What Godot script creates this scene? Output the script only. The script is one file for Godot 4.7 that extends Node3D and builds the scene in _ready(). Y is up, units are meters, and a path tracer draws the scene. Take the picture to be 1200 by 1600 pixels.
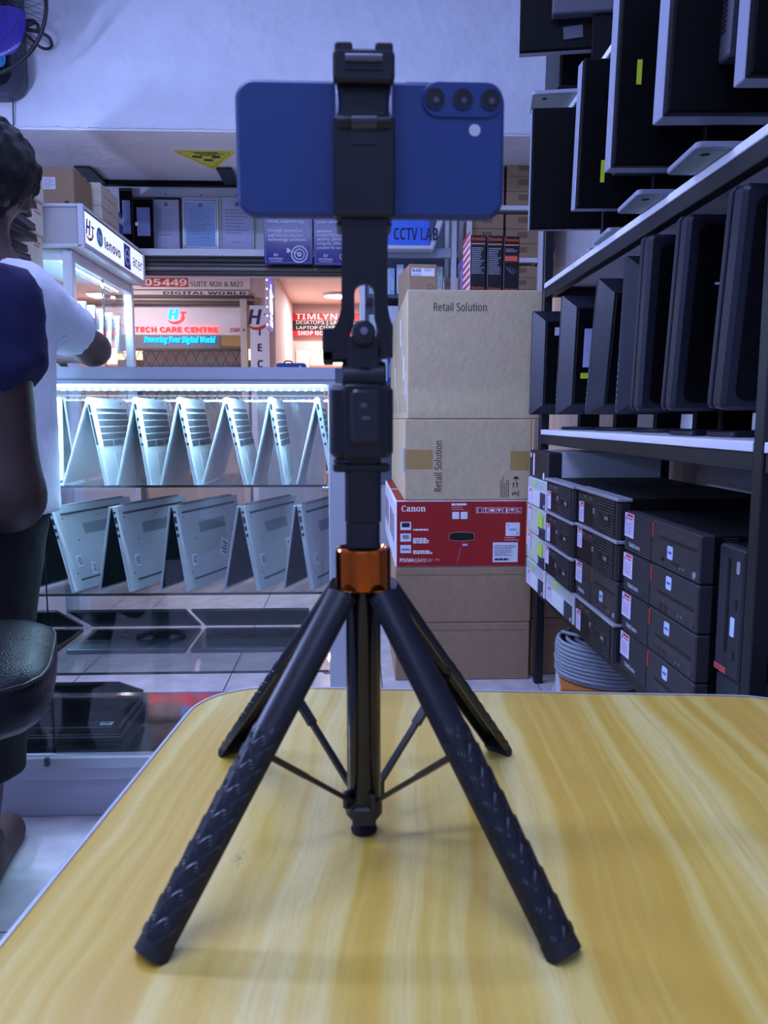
extends Node3D
# A computer shop seen across a yellow laminate table: phone tripod in front, lit display case, cartons and steel shelving behind.
# World: camera above the origin, -Z runs into the shop, +X to the shelving. Metres.

const CAM := Vector3(0, 1.015, 0)
const FOCAL := 1202.0          # pixels, for the 1200 x 1600 frame
const YAW := -2.1
const PITCH := -6.9
const TABLE_Y := 0.74

var look: Basis
var mats := {}
var meshes := {}
var used_names := {}
var rng := RandomNumberGenerator.new()

func _ready() -> void:
	rng.seed = 11
	look = Basis(Vector3.UP, deg_to_rad(YAW)) * Basis(Vector3.RIGHT, deg_to_rad(PITCH))
	# ---- camera
	var cam := Camera3D.new()
	cam.name = "camera"
	add_child(cam)
	cam.transform = Transform3D(look, CAM)
	cam.fov = rad_to_deg(2.0 * atan(800.0 / FOCAL))
	cam.near = 0.05
	cam.far = 60.0
	var lens := CameraAttributesPhysical.new()
	lens.frustum_focal_length = 12.0 / (800.0 / FOCAL)
	lens.frustum_near = 0.05
	lens.frustum_far = 60.0
	lens.exposure_aperture = 10.0
	lens.frustum_focus_distance = 1.9
	cam.attributes = lens
	cam.current = true
	# ---- environment: indoors, nothing of the sky is seen
	var env := Environment.new()
	env.background_mode = Environment.BG_COLOR
	env.background_color = Color(0.02, 0.02, 0.025)
	env.tonemap_mode = Environment.TONE_MAPPER_LINEAR
	env.tonemap_exposure = 2.0
	env.sdfgi_enabled = true
	env.ssao_enabled = true
	env.ssil_enabled = true
	var we := WorldEnvironment.new()
	we.name = "world_environment"
	we.environment = env
	add_child(we)
	make_materials()
	# ---- lamps of the room (cool white battens) and of the corridor (warmer downlights)
	var cool := Color(0.66, 0.73, 1.0)
	batten(Vector3(-0.55, 3.36, -0.6), 1.5, cool, 1.5, "long ceiling batten lamp above the yellow table")
	batten(Vector3(-0.9, 3.0, -2.0), 1.5, cool, 1.9, "long batten lamp hung on rods above the glass display case")
	batten(Vector3(-0.45, 3.36, 0.75), 1.5, cool, 1.4, "long ceiling batten lamp by the rear wall")
	batten(Vector3(LEFT + 0.04, 1.68, -2.25), 1.2, cool, 3.8, "long batten lamp fixed along the side wall behind the two people", true)
	# ---- setting, then things
	build_room()
	build_corridor()
	build_table()
	build_tripod()
	build_phone()
	build_display_case()
	build_case_laptops()
	build_cartons()
	build_shelving()
	build_computers()
	build_monitors()
	build_coil()
	build_upper_cabinet()
	build_header_things()
	build_service_cabinet()
	build_fan()
	build_stool()
	build_people()

# ------------------------------------------------------------------ pixels to points
func ray(px: float, py: float) -> Vector3:
	return look * Vector3(px - 600.0, 800.0 - py, -FOCAL)
func at_z(px: float, py: float, d: float) -> Vector3:      # on the plane z = -d
	var r := ray(px, py)
	return CAM + r * (-d / r.z)
func at_x(px: float, py: float, x: float) -> Vector3:
	var r := ray(px, py)
	return CAM + r * (x / r.x)
func at_y(px: float, py: float, y: float) -> Vector3:
	var r := ray(px, py)
	return CAM + r * ((y - CAM.y) / r.y)

# ------------------------------------------------------------------ materials
func mat(key: String, c: Color, rough := 0.6, metal := 0.0, spec := 0.5) -> StandardMaterial3D:
	if mats.has(key):
		return mats[key]
	var m := StandardMaterial3D.new()
	m.albedo_color = c
	m.roughness = rough
	m.metallic = metal
	m.metallic_specular = spec
	mats[key] = m
	return m
func hexm(c: String, rough := 0.6, metal := 0.0) -> StandardMaterial3D:
	return mat("%s/%.2f/%.2f" % [c, rough, metal], Color(c), rough, metal)
func glow(key: String, c: Color, e: float) -> StandardMaterial3D:
	if mats.has(key):
		return mats[key]
	var m := StandardMaterial3D.new()
	m.albedo_color = c
	m.emission_enabled = true
	m.emission = c
	m.emission_energy_multiplier = e
	mats[key] = m
	return m
func glass(key: String, c: Color, a: float, rough := 0.02) -> StandardMaterial3D:
	if mats.has(key):
		return mats[key]
	var m := StandardMaterial3D.new()
	m.albedo_color = Color(c.r, c.g, c.b, a)
	m.transparency = BaseMaterial3D.TRANSPARENCY_ALPHA
	m.roughness = rough
	mats[key] = m
	return m
func noise_tex(freq: float, oct: int, lo: Color, hi: Color, sd: int, size := 512, stretch := Vector2.ONE) -> NoiseTexture2D:
	var n := FastNoiseLite.new()
	n.seed = sd
	n.noise_type = FastNoiseLite.TYPE_SIMPLEX_SMOOTH
	n.frequency = freq
	n.fractal_octaves = oct
	var g := Gradient.new()
	g.set_color(0, lo)
	g.set_color(1, hi)
	var t := NoiseTexture2D.new()
	t.width = int(size * stretch.x)
	t.height = int(size * stretch.y)
	t.seamless = true
	t.noise = n
	t.color_ramp = g
	return t
func bump_tex(freq: float, oct: int, sd: int, strength := 4.0) -> NoiseTexture2D:
	var t := noise_tex(freq, oct, Color.BLACK, Color.WHITE, sd, 256)
	t.color_ramp = null
	t.as_normal_map = true
	t.bump_strength = strength
	return t
func tri(m: StandardMaterial3D, scale: float, tex: Texture2D = null, nrm: Texture2D = null, ns := 0.3) -> StandardMaterial3D:
	m.uv1_triplanar = true
	m.uv1_scale = Vector3.ONE * scale
	if tex:
		m.albedo_texture = tex
	if nrm:
		m.normal_enabled = true
		m.normal_texture = nrm
		m.normal_scale = ns
	return m

func make_materials() -> void:
	var fine := bump_tex(0.08, 3, 5)
	tri(mat("plaster", Color(0.80, 0.81, 0.85), 0.75), 0.6, noise_tex(0.012, 4, Color(0.95, 0.95, 0.95), Color.WHITE, 3), fine, 0.15)
	tri(mat("soffit", Color(0.86, 0.85, 0.86), 0.8), 0.5, noise_tex(0.01, 4, Color(0.94, 0.94, 0.95), Color.WHITE, 8), fine, 0.12)
	tri(mat("pink_wall", Color(0.84, 0.76, 0.755), 0.7), 0.5, noise_tex(0.01, 3, Color(0.95, 0.95, 0.95), Color.WHITE, 9))
	tri(mat("tile_room", Color(0.80, 0.77, 0.78), 0.25), 0.8, noise_tex(0.02, 4, Color(0.86, 0.86, 0.86), Color.WHITE, 12))
	tri(mat("tile_hall", Color(0.86, 0.80, 0.80), 0.2), 0.8, noise_tex(0.02, 4, Color(0.9, 0.9, 0.9), Color.WHITE, 13))
	hexm("6b6668", 0.8)
	var card := noise_tex(0.02, 4, Color(0.955, 0.955, 0.95), Color.WHITE, 21)
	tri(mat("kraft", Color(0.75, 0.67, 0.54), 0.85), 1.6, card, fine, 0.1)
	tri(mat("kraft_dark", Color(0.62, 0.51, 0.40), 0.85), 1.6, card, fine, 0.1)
	tri(mat("kraft_pale", Color(0.86, 0.82, 0.74), 0.85), 1.6, card, fine, 0.1)
	tri(mat("black_plastic", Color(0.035, 0.035, 0.045), 0.5, 0.0, 0.22), 3.0, null, bump_tex(0.25, 2, 31, 3.0), 0.12)
	tri(mat("tripod_black", Color(0.055, 0.06, 0.09), 0.4, 0.0, 0.45), 12.0, null, bump_tex(0.3, 2, 32, 3.0), 0.08)
	tri(mat("pc_black", Color(0.05, 0.048, 0.055), 0.5, 0.0, 0.3), 3.0, null, bump_tex(0.25, 2, 33, 3.0), 0.1)
	mat("pc_brown", Color(0.13, 0.105, 0.115), 0.5, 0.0, 0.3)
	mat("monitor_side", Color(0.12, 0.125, 0.17), 0.42, 0.0, 0.4)
	mat("monitor_silver", Color(0.50, 0.51, 0.58), 0.45)
	mat("silver", Color(0.76, 0.78, 0.80), 0.38, 0.25)
	mat("alu", Color(0.78, 0.79, 0.82), 0.35, 0.35)
	mat("white_gloss", Color(0.82, 0.82, 0.86), 0.3)
	mat("steel_dark", Color(0.11, 0.11, 0.125), 0.45, 0.2)
	mat("board_white", Color(0.84, 0.84, 0.88), 0.4)
	mat("screen", Color(0.045, 0.04, 0.045), 0.35, 0.0, 0.12)
	glass("pane", Color(0.3, 0.5, 0.5), 0.025)
	glass("shelf_glass", Color(0.28, 0.5, 0.48), 0.12)
	glass("glass_edge", Color(0.03, 0.16, 0.15), 0.85, 0.1)
	tri(mat("leather", Color(0.055, 0.055, 0.075), 0.34, 0.0, 0.4), 9.0, null, bump_tex(0.12, 3, 41, 5.0), 0.45)
	tri(mat("skin", Color(0.24, 0.165, 0.145), 0.45), 4.0, noise_tex(0.03, 3, Color(0.9, 0.88, 0.88), Color.WHITE, 43))
	mats["skin"].subsurf_scatter_enabled = false
	tri(mat("skin_warm", Color(0.36, 0.26, 0.225), 0.5), 4.0, noise_tex(0.03, 3, Color(0.9, 0.88, 0.88), Color.WHITE, 43))
	tri(mat("cotton_white", Color(0.85, 0.86, 0.90), 0.9), 5.0, null, bump_tex(0.02, 3, 44, 6.0), 0.25)
	tri(mat("cotton_navy", Color(0.07, 0.075, 0.26), 0.9), 5.0, null, bump_tex(0.02, 3, 45, 6.0), 0.25)
	tri(mat("cotton_black", Color(0.05, 0.05, 0.06), 0.9), 5.0, null, bump_tex(0.02, 3, 46, 6.0), 0.25)
	tri(mat("hair", Color(0.07, 0.06, 0.065), 0.8), 20.0, null, bump_tex(0.15, 3, 47, 9.0), 1.0)
	# laminate: long straight grain, drawn as a colour picture over the top
	mats["laminate"] = laminate()
	# small price sticker print
	mats["price"] = price_print()

func laminate() -> StandardMaterial3D:
	var w := 768
	var h := 1024
	var im := Image.create(w, h, false, Image.FORMAT_RGB8)
	var n1 := FastNoiseLite.new()
	n1.seed = 4
	n1.frequency = 0.006
	n1.fractal_octaves = 3
	var n2 := FastNoiseLite.new()
	n2.seed = 9
	n2.frequency = 0.05
	n2.fractal_octaves = 3
	var n3 := FastNoiseLite.new()
	n3.seed = 15
	n3.frequency = 0.35
	n3.fractal_octaves = 2
	var pale := Color(0.89, 0.80, 0.50)
	var deep := Color(0.80, 0.62, 0.24)
	var mid := Color(0.84, 0.70, 0.29)
	for y in h:
		for x in w:
			var fx := float(x)
			var fy := float(y)
			var bend := n1.get_noise_2d(fx * 0.5, fy * 0.6) * 12.0
			var band := n1.get_noise_2d((fx + bend) * 2.9, fy * 0.05 + 300.0)
			var g := n2.get_noise_2d((fx + bend) * 1.6, fy * 0.035)
			var f := n3.get_noise_2d(fx * 1.3 + bend, fy * 0.04)
			var c := mid.lerp(pale, clampf(band * 1.6 + 0.3, 0.0, 1.0)).lerp(deep, clampf(-band * 1.5, 0.0, 0.6))
			c = c.lerp(deep, clampf(g * 0.55, 0.0, 0.4)).lerp(pale, clampf(-g * 0.5, 0.0, 0.35))
			c = c.lerp(Color(0.72, 0.56, 0.22), clampf(f * 0.45 - 0.06, 0.0, 0.25))
			im.set_pixel(x, y, c)
	# two small ink smudges near the tripod
	var r := RandomNumberGenerator.new()
	r.seed = 5
	for i in 60:
		var a := r.randf_range(0, TAU)
		var d := r.randf() * 9.0
		var q := Vector2i(int(134 + cos(a) * d * 0.7), int(302 + sin(a) * d * 1.3))
		im.set_pixelv(q, im.get_pixelv(q).lerp(Color(0.35, 0.42, 0.30), 0.35))
	var m := StandardMaterial3D.new()
	m.albedo_texture = ImageTexture.create_from_image(im)
	m.roughness = 0.3
	m.clearcoat_enabled = true
	m.clearcoat = 0.35
	m.clearcoat_roughness = 0.18
	return m

func price_print() -> StandardMaterial3D:
	var im := Image.create(60, 80, false, Image.FORMAT_RGB8)
	im.fill(Color(0.86, 0.84, 0.95))
	im.fill_rect(Rect2i(14, 3, 40, 9), Color(0.86, 0.2, 0.25))
	im.fill_rect(Rect2i(6, 15, 12, 5), Color(0.25, 0.2, 0.5))
	im.fill_rect(Rect2i(8, 20, 3, 8), Color(0.25, 0.2, 0.5))
	im.fill_rect(Rect2i(22, 16, 30, 5), Color(0.88, 0.3, 0.3))
	for i in 7:
		im.fill_rect(Rect2i(6, 32 + i * 6, 46 - (i * 7) % 13, 2), Color(0.55, 0.45, 0.75) if i % 3 else Color(0.85, 0.4, 0.5))
	var m := StandardMaterial3D.new()
	m.albedo_texture = ImageTexture.create_from_image(im)
	m.roughness = 0.5
	return m

# ------------------------------------------------------------------ nodes
func numbered(n: String) -> String:
	var k: int = used_names.get(n, 0)
	used_names[n] = k + 1
	return n if k == 0 else "%s_%03d" % [n, k]
func thing(n: String, label: String, cat: String, pos := Vector3.ZERO, turn := 0.0, group := "") -> Node3D:
	var o := Node3D.new()
	o.name = numbered(n)
	add_child(o)
	o.position = pos
	o.rotation.y = deg_to_rad(turn)
	o.set_meta("label", label)
	o.set_meta("category", cat)
	if group:
		o.set_meta("group", group)
	return o
func part(p: Node, n: String, me: Mesh, m: Material, pos := Vector3.ZERO, rot := Vector3.ZERO) -> MeshInstance3D:
	var o := MeshInstance3D.new()
	o.name = n
	o.mesh = me
	o.material_override = m
	p.add_child(o, true)
	o.position = pos
	o.rotation_degrees = rot
	return o
func struct(n: String, me: Mesh, m: Material, pos := Vector3.ZERO) -> MeshInstance3D:
	var o := part(self, n, me, m, pos)
	o.set_meta("kind", "structure")
	return o
func block(n: String, a: Vector3, b: Vector3, m: Material) -> MeshInstance3D:      # a piece of the setting between two corners
	return struct(n, bx((b - a).abs().x, (b - a).abs().y, (b - a).abs().z), m, (a + b) / 2.0)
func copy(o: Node3D, n: String, label: String, pos: Vector3, turn: float) -> Node3D:
	var c: Node3D = o.duplicate()
	c.name = numbered(n)
	add_child(c)
	c.position = pos
	c.rotation = Vector3(0, deg_to_rad(turn), 0)
	c.set_meta("label", label)
	return c

# ------------------------------------------------------------------ meshes
func fc(st: SurfaceTool, a: Vector3, b: Vector3, c: Vector3, out: Vector3, ua := Vector2.ZERO, ub := Vector2.ZERO, uc := Vector2.ZERO) -> void:
	if (b - a).cross(c - a).dot(out) > 0.0:
		var t := b
		b = c
		c = t
		var u := ub
		ub = uc
		uc = u
	st.set_uv(ua)
	st.add_vertex(a)
	st.set_uv(ub)
	st.add_vertex(b)
	st.set_uv(uc)
	st.add_vertex(c)
func qd(st: SurfaceTool, a: Vector3, b: Vector3, c: Vector3, d: Vector3, out: Vector3) -> void:
	fc(st, a, b, c, out)
	fc(st, a, c, d, out)
func begin(smooth := false) -> SurfaceTool:
	var st := SurfaceTool.new()
	st.begin(Mesh.PRIMITIVE_TRIANGLES)
	st.set_smooth_group(0 if smooth else -1)
	return st
func done(st: SurfaceTool) -> ArrayMesh:
	st.generate_normals()
	return st.commit()
func add_box(st: SurfaceTool, c: Vector3, s: Vector3, b := Basis.IDENTITY) -> void:
	var h := s / 2.0
	for ax in 3:
		for sg in [-1.0, 1.0]:
			var n := Vector3.ZERO
			n[ax] = sg
			var u := (ax + 1) % 3
			var v := (ax + 2) % 3
			var q := []
			for k in [[-1, -1], [1, -1], [1, 1], [-1, 1]]:
				var p := Vector3.ZERO
				p[ax] = sg * h[ax]
				p[u] = k[0] * h[u]
				p[v] = k[1] * h[v]
				q.append(c + b * p)
			qd(st, q[0], q[1], q[2], q[3], b * n)
func bx(w: float, h: float, d: float, bev := 0.0) -> Mesh:
	var key := "b%.4f,%.4f,%.4f,%.4f" % [w, h, d, bev]
	if meshes.has(key):
		return meshes[key]
	var st := begin()
	var hs := Vector3(w, h, d) / 2.0
	if bev <= 0.0:
		add_box(st, Vector3.ZERO, hs * 2.0)
	else:
		var i := hs - Vector3.ONE * bev
		var pt := func(s: Vector3, ax: int) -> Vector3:
			var p := s * i
			p[ax] = s[ax] * hs[ax]
			return p
		for ax in 3:
			var u := (ax + 1) % 3
			var v := (ax + 2) % 3
			for sg in [-1.0, 1.0]:
				var q := []
				for k in [[-1, -1], [1, -1], [1, 1], [-1, 1]]:
					var s := Vector3.ZERO
					s[ax] = sg
					s[u] = k[0]
					s[v] = k[1]
					q.append(pt.call(s, ax))
				var n := Vector3.ZERO
				n[ax] = sg
				qd(st, q[0], q[1], q[2], q[3], n)
				for sv in [-1.0, 1.0]:          # edge along u between faces ax and v
					var s0 := Vector3.ZERO
					s0[ax] = sg
					s0[v] = sv
					s0[u] = -1.0
					var s1 := s0
					s1[u] = 1.0
					var o := s0 + s1
					qd(st, pt.call(s0, ax), pt.call(s1, ax), pt.call(s1, v), pt.call(s0, v), o)
		for sx in [-1.0, 1.0]:
			for sy in [-1.0, 1.0]:
				for sz in [-1.0, 1.0]:
					var s := Vector3(sx, sy, sz)
					fc(st, pt.call(s, 0), pt.call(s, 1), pt.call(s, 2), s)
	meshes[key] = done(st)
	return meshes[key]
func card(w: float, h: float, t := 0.0008) -> Mesh:        # thin slab, print on its +Z face
	var key := "c%.4f,%.4f,%.4f" % [w, h, t]
	if meshes.has(key):
		return meshes[key]
	var st := begin()
	var a := Vector3(-w / 2, h / 2, t)
	var b := Vector3(w / 2, h / 2, t)
	var c := Vector3(w / 2, -h / 2, t)
	var d := Vector3(-w / 2, -h / 2, t)
	fc(st, a, b, c, Vector3.BACK, Vector2(0, 0), Vector2(1, 0), Vector2(1, 1))
	fc(st, a, c, d, Vector3.BACK, Vector2(0, 0), Vector2(1, 1), Vector2(0, 1))
	var z := Vector3(0, 0, t)
	qd(st, a - z, b - z, c - z, d - z, Vector3.FORWARD)
	qd(st, a, b, b - z, a - z, Vector3.UP)
	qd(st, c, d, d - z, c - z, Vector3.DOWN)
	qd(st, a, d, d - z, a - z, Vector3.LEFT)
	qd(st, b, c, c - z, b - z, Vector3.RIGHT)
	meshes[key] = done(st)
	return meshes[key]
func rrpoly(w: float, h: float, r: float, seg := 5) -> PackedVector2Array:
	var p := PackedVector2Array()
	r = clampf(r, 0.00005, minf(w, h) / 2.0 - 0.00001)
	for k in 4:
		var c := Vector2((w / 2 - r) * (1 if k == 0 or k == 3 else -1), (h / 2 - r) * (1 if k < 2 else -1))
		for i in seg + 1:
			var a := (k + float(i) / seg) * PI / 2
			p.append(c + Vector2(cos(a), sin(a)) * r)
	return p
func extrude(poly: PackedVector2Array, d: float, inner := PackedVector2Array(), bev := 0.0, smooth := false) -> Mesh:   # outline in XY, from z = 0 to z = d; both faces may be bevelled to "inner"
	var st := begin(smooth)
	var n := poly.size()
	var cap := inner if inner.size() == n else poly
	var e := bev if inner.size() == n else 0.0
	var mid := Vector2.ZERO
	for q in poly:
		mid += q / n
	var idx := Geometry2D.triangulate_polygon(cap)
	st.set_smooth_group(-1)
	for i in range(0, idx.size(), 3):
		var a := cap[idx[i]]
		var b := cap[idx[i + 1]]
		var c := cap[idx[i + 2]]
		fc(st, Vector3(a.x, a.y, d), Vector3(b.x, b.y, d), Vector3(c.x, c.y, d), Vector3.BACK, a, b, c)
		fc(st, Vector3(a.x, a.y, 0), Vector3(b.x, b.y, 0), Vector3(c.x, c.y, 0), Vector3.FORWARD, a, b, c)
	st.set_smooth_group(1 if smooth else -1)
	var area := 0.0
	for i in n:
		area += poly[i].cross(poly[(i + 1) % n])
	for i in n:
		var a := poly[i]
		var b := poly[(i + 1) % n]
		var o2 := Vector2(b.y - a.y, a.x - b.x) * signf(area)
		var o := Vector3(o2.x, o2.y, 0)
		qd(st, Vector3(a.x, a.y, e), Vector3(b.x, b.y, e), Vector3(b.x, b.y, d - e), Vector3(a.x, a.y, d - e), o)
		if e > 0.0:
			var ai := cap[i]
			var bi := cap[(i + 1) % n]
			qd(st, Vector3(a.x, a.y, d - e), Vector3(b.x, b.y, d - e), Vector3(bi.x, bi.y, d), Vector3(ai.x, ai.y, d), o + Vector3(0, 0, o.length()))
			qd(st, Vector3(a.x, a.y, e), Vector3(b.x, b.y, e), Vector3(bi.x, bi.y, 0), Vector3(ai.x, ai.y, 0), o - Vector3(0, 0, o.length()))
	return done(st)
func rr(w: float, h: float, d: float, r: float, bev := 0.0, seg := 5) -> Mesh:
	var key := "r%.4f,%.4f,%.4f,%.4f,%.4f" % [w, h, d, r, bev]
	if not meshes.has(key):
		meshes[key] = extrude(rrpoly(w, h, r, seg), d, rrpoly(w - 2 * bev, h - 2 * bev, maxf(r - bev, 0.0002), seg) if bev > 0.0 else PackedVector2Array(), bev)
	return meshes[key]
func lathe(prof: Array, seg := 28) -> Mesh:                 # [radius, y] pairs round the Y axis
	var key := "l%s%d" % [str(prof), seg]
	if meshes.has(key):
		return meshes[key]
	var st := begin(false)
	for i in prof.size() - 1:
		var p: Array = prof[i]
		var q: Array = prof[i + 1]
		st.set_smooth_group(i + 1)
		for k in seg:
			var a := TAU * k / seg
			var b := TAU * (k + 1) / seg
			var u := Vector3(cos(a), 0, sin(a))
			var v := Vector3(cos(b), 0, sin(b))
			var dr: float = q[0] - p[0]
			var dy: float = q[1] - p[1]
			var o := (u + v) / 2.0 * dy + Vector3(0, -dr, 0)
			var p0 = u * p[0] + Vector3(0, p[1], 0)
			var p1 = v * p[0] + Vector3(0, p[1], 0)
			var q0 = u * q[0] + Vector3(0, q[1], 0)
			var q1 = v * q[0] + Vector3(0, q[1], 0)
			if p[0] > 1e-6:
				fc(st, p0, p1, q1 if q[0] > 1e-6 else q0, o)
			if q[0] > 1e-6:
				fc(st, p0, q1, q0, o)
	meshes[key] = done(st)
	return meshes[key]
func add_tube(st: SurfaceTool, pts: Array, r: float, seg := 8, r2 := -1.0) -> void:
	var rings := []
	var prev := Vector3.ZERO
	for i in pts.size():
		var a: Vector3 = pts[maxi(i - 1, 0)]
		var b: Vector3 = pts[mini(i + 1, pts.size() - 1)]
		var t := (b - a).normalized()
		var s := prev
		if s == Vector3.ZERO:
			s = Vector3.UP if absf(t.y) < 0.9 else Vector3.RIGHT
		s = (s - t * s.dot(t)).normalized()
		prev = s
		var w := t.cross(s)
		var rad := r if r2 < 0.0 else lerpf(r, r2, float(i) / (pts.size() - 1))
		var ring := []
		for k in seg:
			var g := TAU * k / seg
			ring.append(pts[i] + (s * cos(g) + w * sin(g)) * rad)
		rings.append(ring)
	for i in rings.size() - 1:
		for k in seg:
			var k2 := (k + 1) % seg
			var o: Vector3 = rings[i][k] + rings[i][k2] - pts[i] * 2.0
			qd(st, rings[i][k], rings[i][k2], rings[i + 1][k2], rings[i + 1][k], o)
	for e in [0, rings.size() - 1]:
		var o: Vector3 = (pts[0] - pts[1]) if e == 0 else (pts[-1] - pts[-2])
		for k in seg:
			fc(st, pts[e], rings[e][k], rings[e][(k + 1) % seg], o)
func tube(pts: Array, r: float, seg := 8, r2 := -1.0) -> Mesh:
	var st := begin(true)
	add_tube(st, pts, r, seg, r2)
	return done(st)
func smooth_path(pts: Array, n := 6) -> Array:
	var c := Curve3D.new()
	for i in pts.size():
		var a: Vector3 = pts[maxi(i - 1, 0)]
		var b: Vector3 = pts[mini(i + 1, pts.size() - 1)]
		c.add_point(pts[i], (a - b) / 6.0, (b - a) / 6.0)
	var out := []
	for i in (pts.size() - 1) * n + 1:
		out.append(c.sample(mini(i / n, pts.size() - 2), float(i - mini(i / n, pts.size() - 2) * n) / n))
	return out

# lettering: cap height h; opt keys: bold, serif, mono, slant, w (fit to this width), align (-1 left, 0, 1 right), depth, name
func txt(p: Node, s: String, h: float, m: Material, pos: Vector3, rot := Vector3.ZERO, opt := {}) -> MeshInstance3D:
	var key := "t%s|%.4f|%s" % [s, h, str(opt)]
	if not meshes.has(key):
		var sf := SystemFont.new()
		sf.font_names = PackedStringArray(["Droid Serif" if opt.get("serif", false) else "Droid Sans Mono" if opt.get("mono", false) else "Droid Sans"])
		sf.font_weight = 700 if opt.get("bold", false) else 400
		var f := FontVariation.new()
		f.base_font = sf
		if opt.has("slant"):
			f.variation_transform = Transform2D(Vector2(1, opt.slant), Vector2(0, 1), Vector2.ZERO)
		if opt.has("embolden"):
			f.variation_embolden = opt.embolden
		if opt.has("space"):
			f.spacing_glyph = opt.space
		var t := TextMesh.new()
		t.text = s
		t.font = f
		t.font_size = 40
		t.pixel_size = h / (0.714 * 40.0)
		t.depth = opt.get("depth", 0.0006)
		t.curve_step = opt.get("step", 2.5)
		meshes[key] = t
	var me: TextMesh = meshes[key]
	var o := part(p, opt.get("name", "lettering"), me, m, pos, rot)
	var bb := me.get_aabb()
	var sx := 1.0
	if opt.has("w"):
		sx = opt.w / bb.size.x
		o.scale = Vector3(sx, 1, 1)
	var al: int = opt.get("align", 0)
	o.position += o.basis.orthonormalized() * Vector3(-(bb.get_center().x + al * bb.size.x / 2.0) * sx, -bb.get_center().y, 0)
	return o
# unreadable small print: a sheet of rules as one thin mesh
func rules(p: Node, w: float, h: float, n: int, m: Material, pos: Vector3, rot := Vector3.ZERO, sd := 1, thick := 0.45) -> void:
	var st := begin()
	var r := RandomNumberGenerator.new()
	r.seed = sd
	for i in n:
		var y := h / 2 - h * (i + 0.5) / n
		var x := -w / 2
		var stop := w / 2 - r.randf() * w * 0.35
		while x < stop - w * 0.02:
			var l := minf(r.randf_range(0.05, 0.2) * w, stop - x)
			add_box(st, Vector3(x + l / 2, y, 0.0003), Vector3(l, h / n * thick, 0.0005))
			x += l + w * 0.025
	part(p, "small_print", done(st), m, pos, rot)

# ------------------------------------------------------------------ lamps
func batten(pos: Vector3, length: float, c: Color, e: float, label: String, on_wall := false) -> void:
	var o := thing("wall_lamp" if on_wall else "ceiling_lamp", label, "lamp", pos)
	if on_wall:                                    # lies along z, shines towards +x
		o.basis = Basis(Vector3(0, 0, 1), Vector3(-1, 0, 0), Vector3(0, -1, 0))
	part(o, "housing", bx(length + 0.04, 0.03, 0.1, 0.006), mats["white_gloss"], Vector3(0, 0.022, 0))
	part(o, "diffuser", rr(0.07, 0.03, length, 0.014), glow("tube_glow", Color(0.80, 0.86, 1.0), 6.0), Vector3(-length / 2, 0, 0), Vector3(0, 90, 0))
	for s in [-1, 1]:
		part(o, "end_cap", bx(0.012, 0.036, 0.08, 0.003), mats["white_gloss"], Vector3(s * (length / 2 + 0.006), 0, 0))
	if not on_wall and pos.y < CEIL - 0.1:
		for s in [-1, 1]:
			part(o, "hanger_rod", tube([Vector3(s * length * 0.35, 0.036, 0), Vector3(s * length * 0.35, CEIL - pos.y - 0.001, 0)], 0.004, 6), mats["alu"])
	var l := AreaLight3D.new()
	l.name = "light"
	o.add_child(l)
	l.position = Vector3(0, -0.022, 0)
	l.rotation_degrees = Vector3(-90, 0, 0)
	l.area_size = Vector2(length, 0.07)
	l.light_color = c
	l.light_energy = e
	l.area_range = 14.0
	l.shadow_enabled = true

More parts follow.
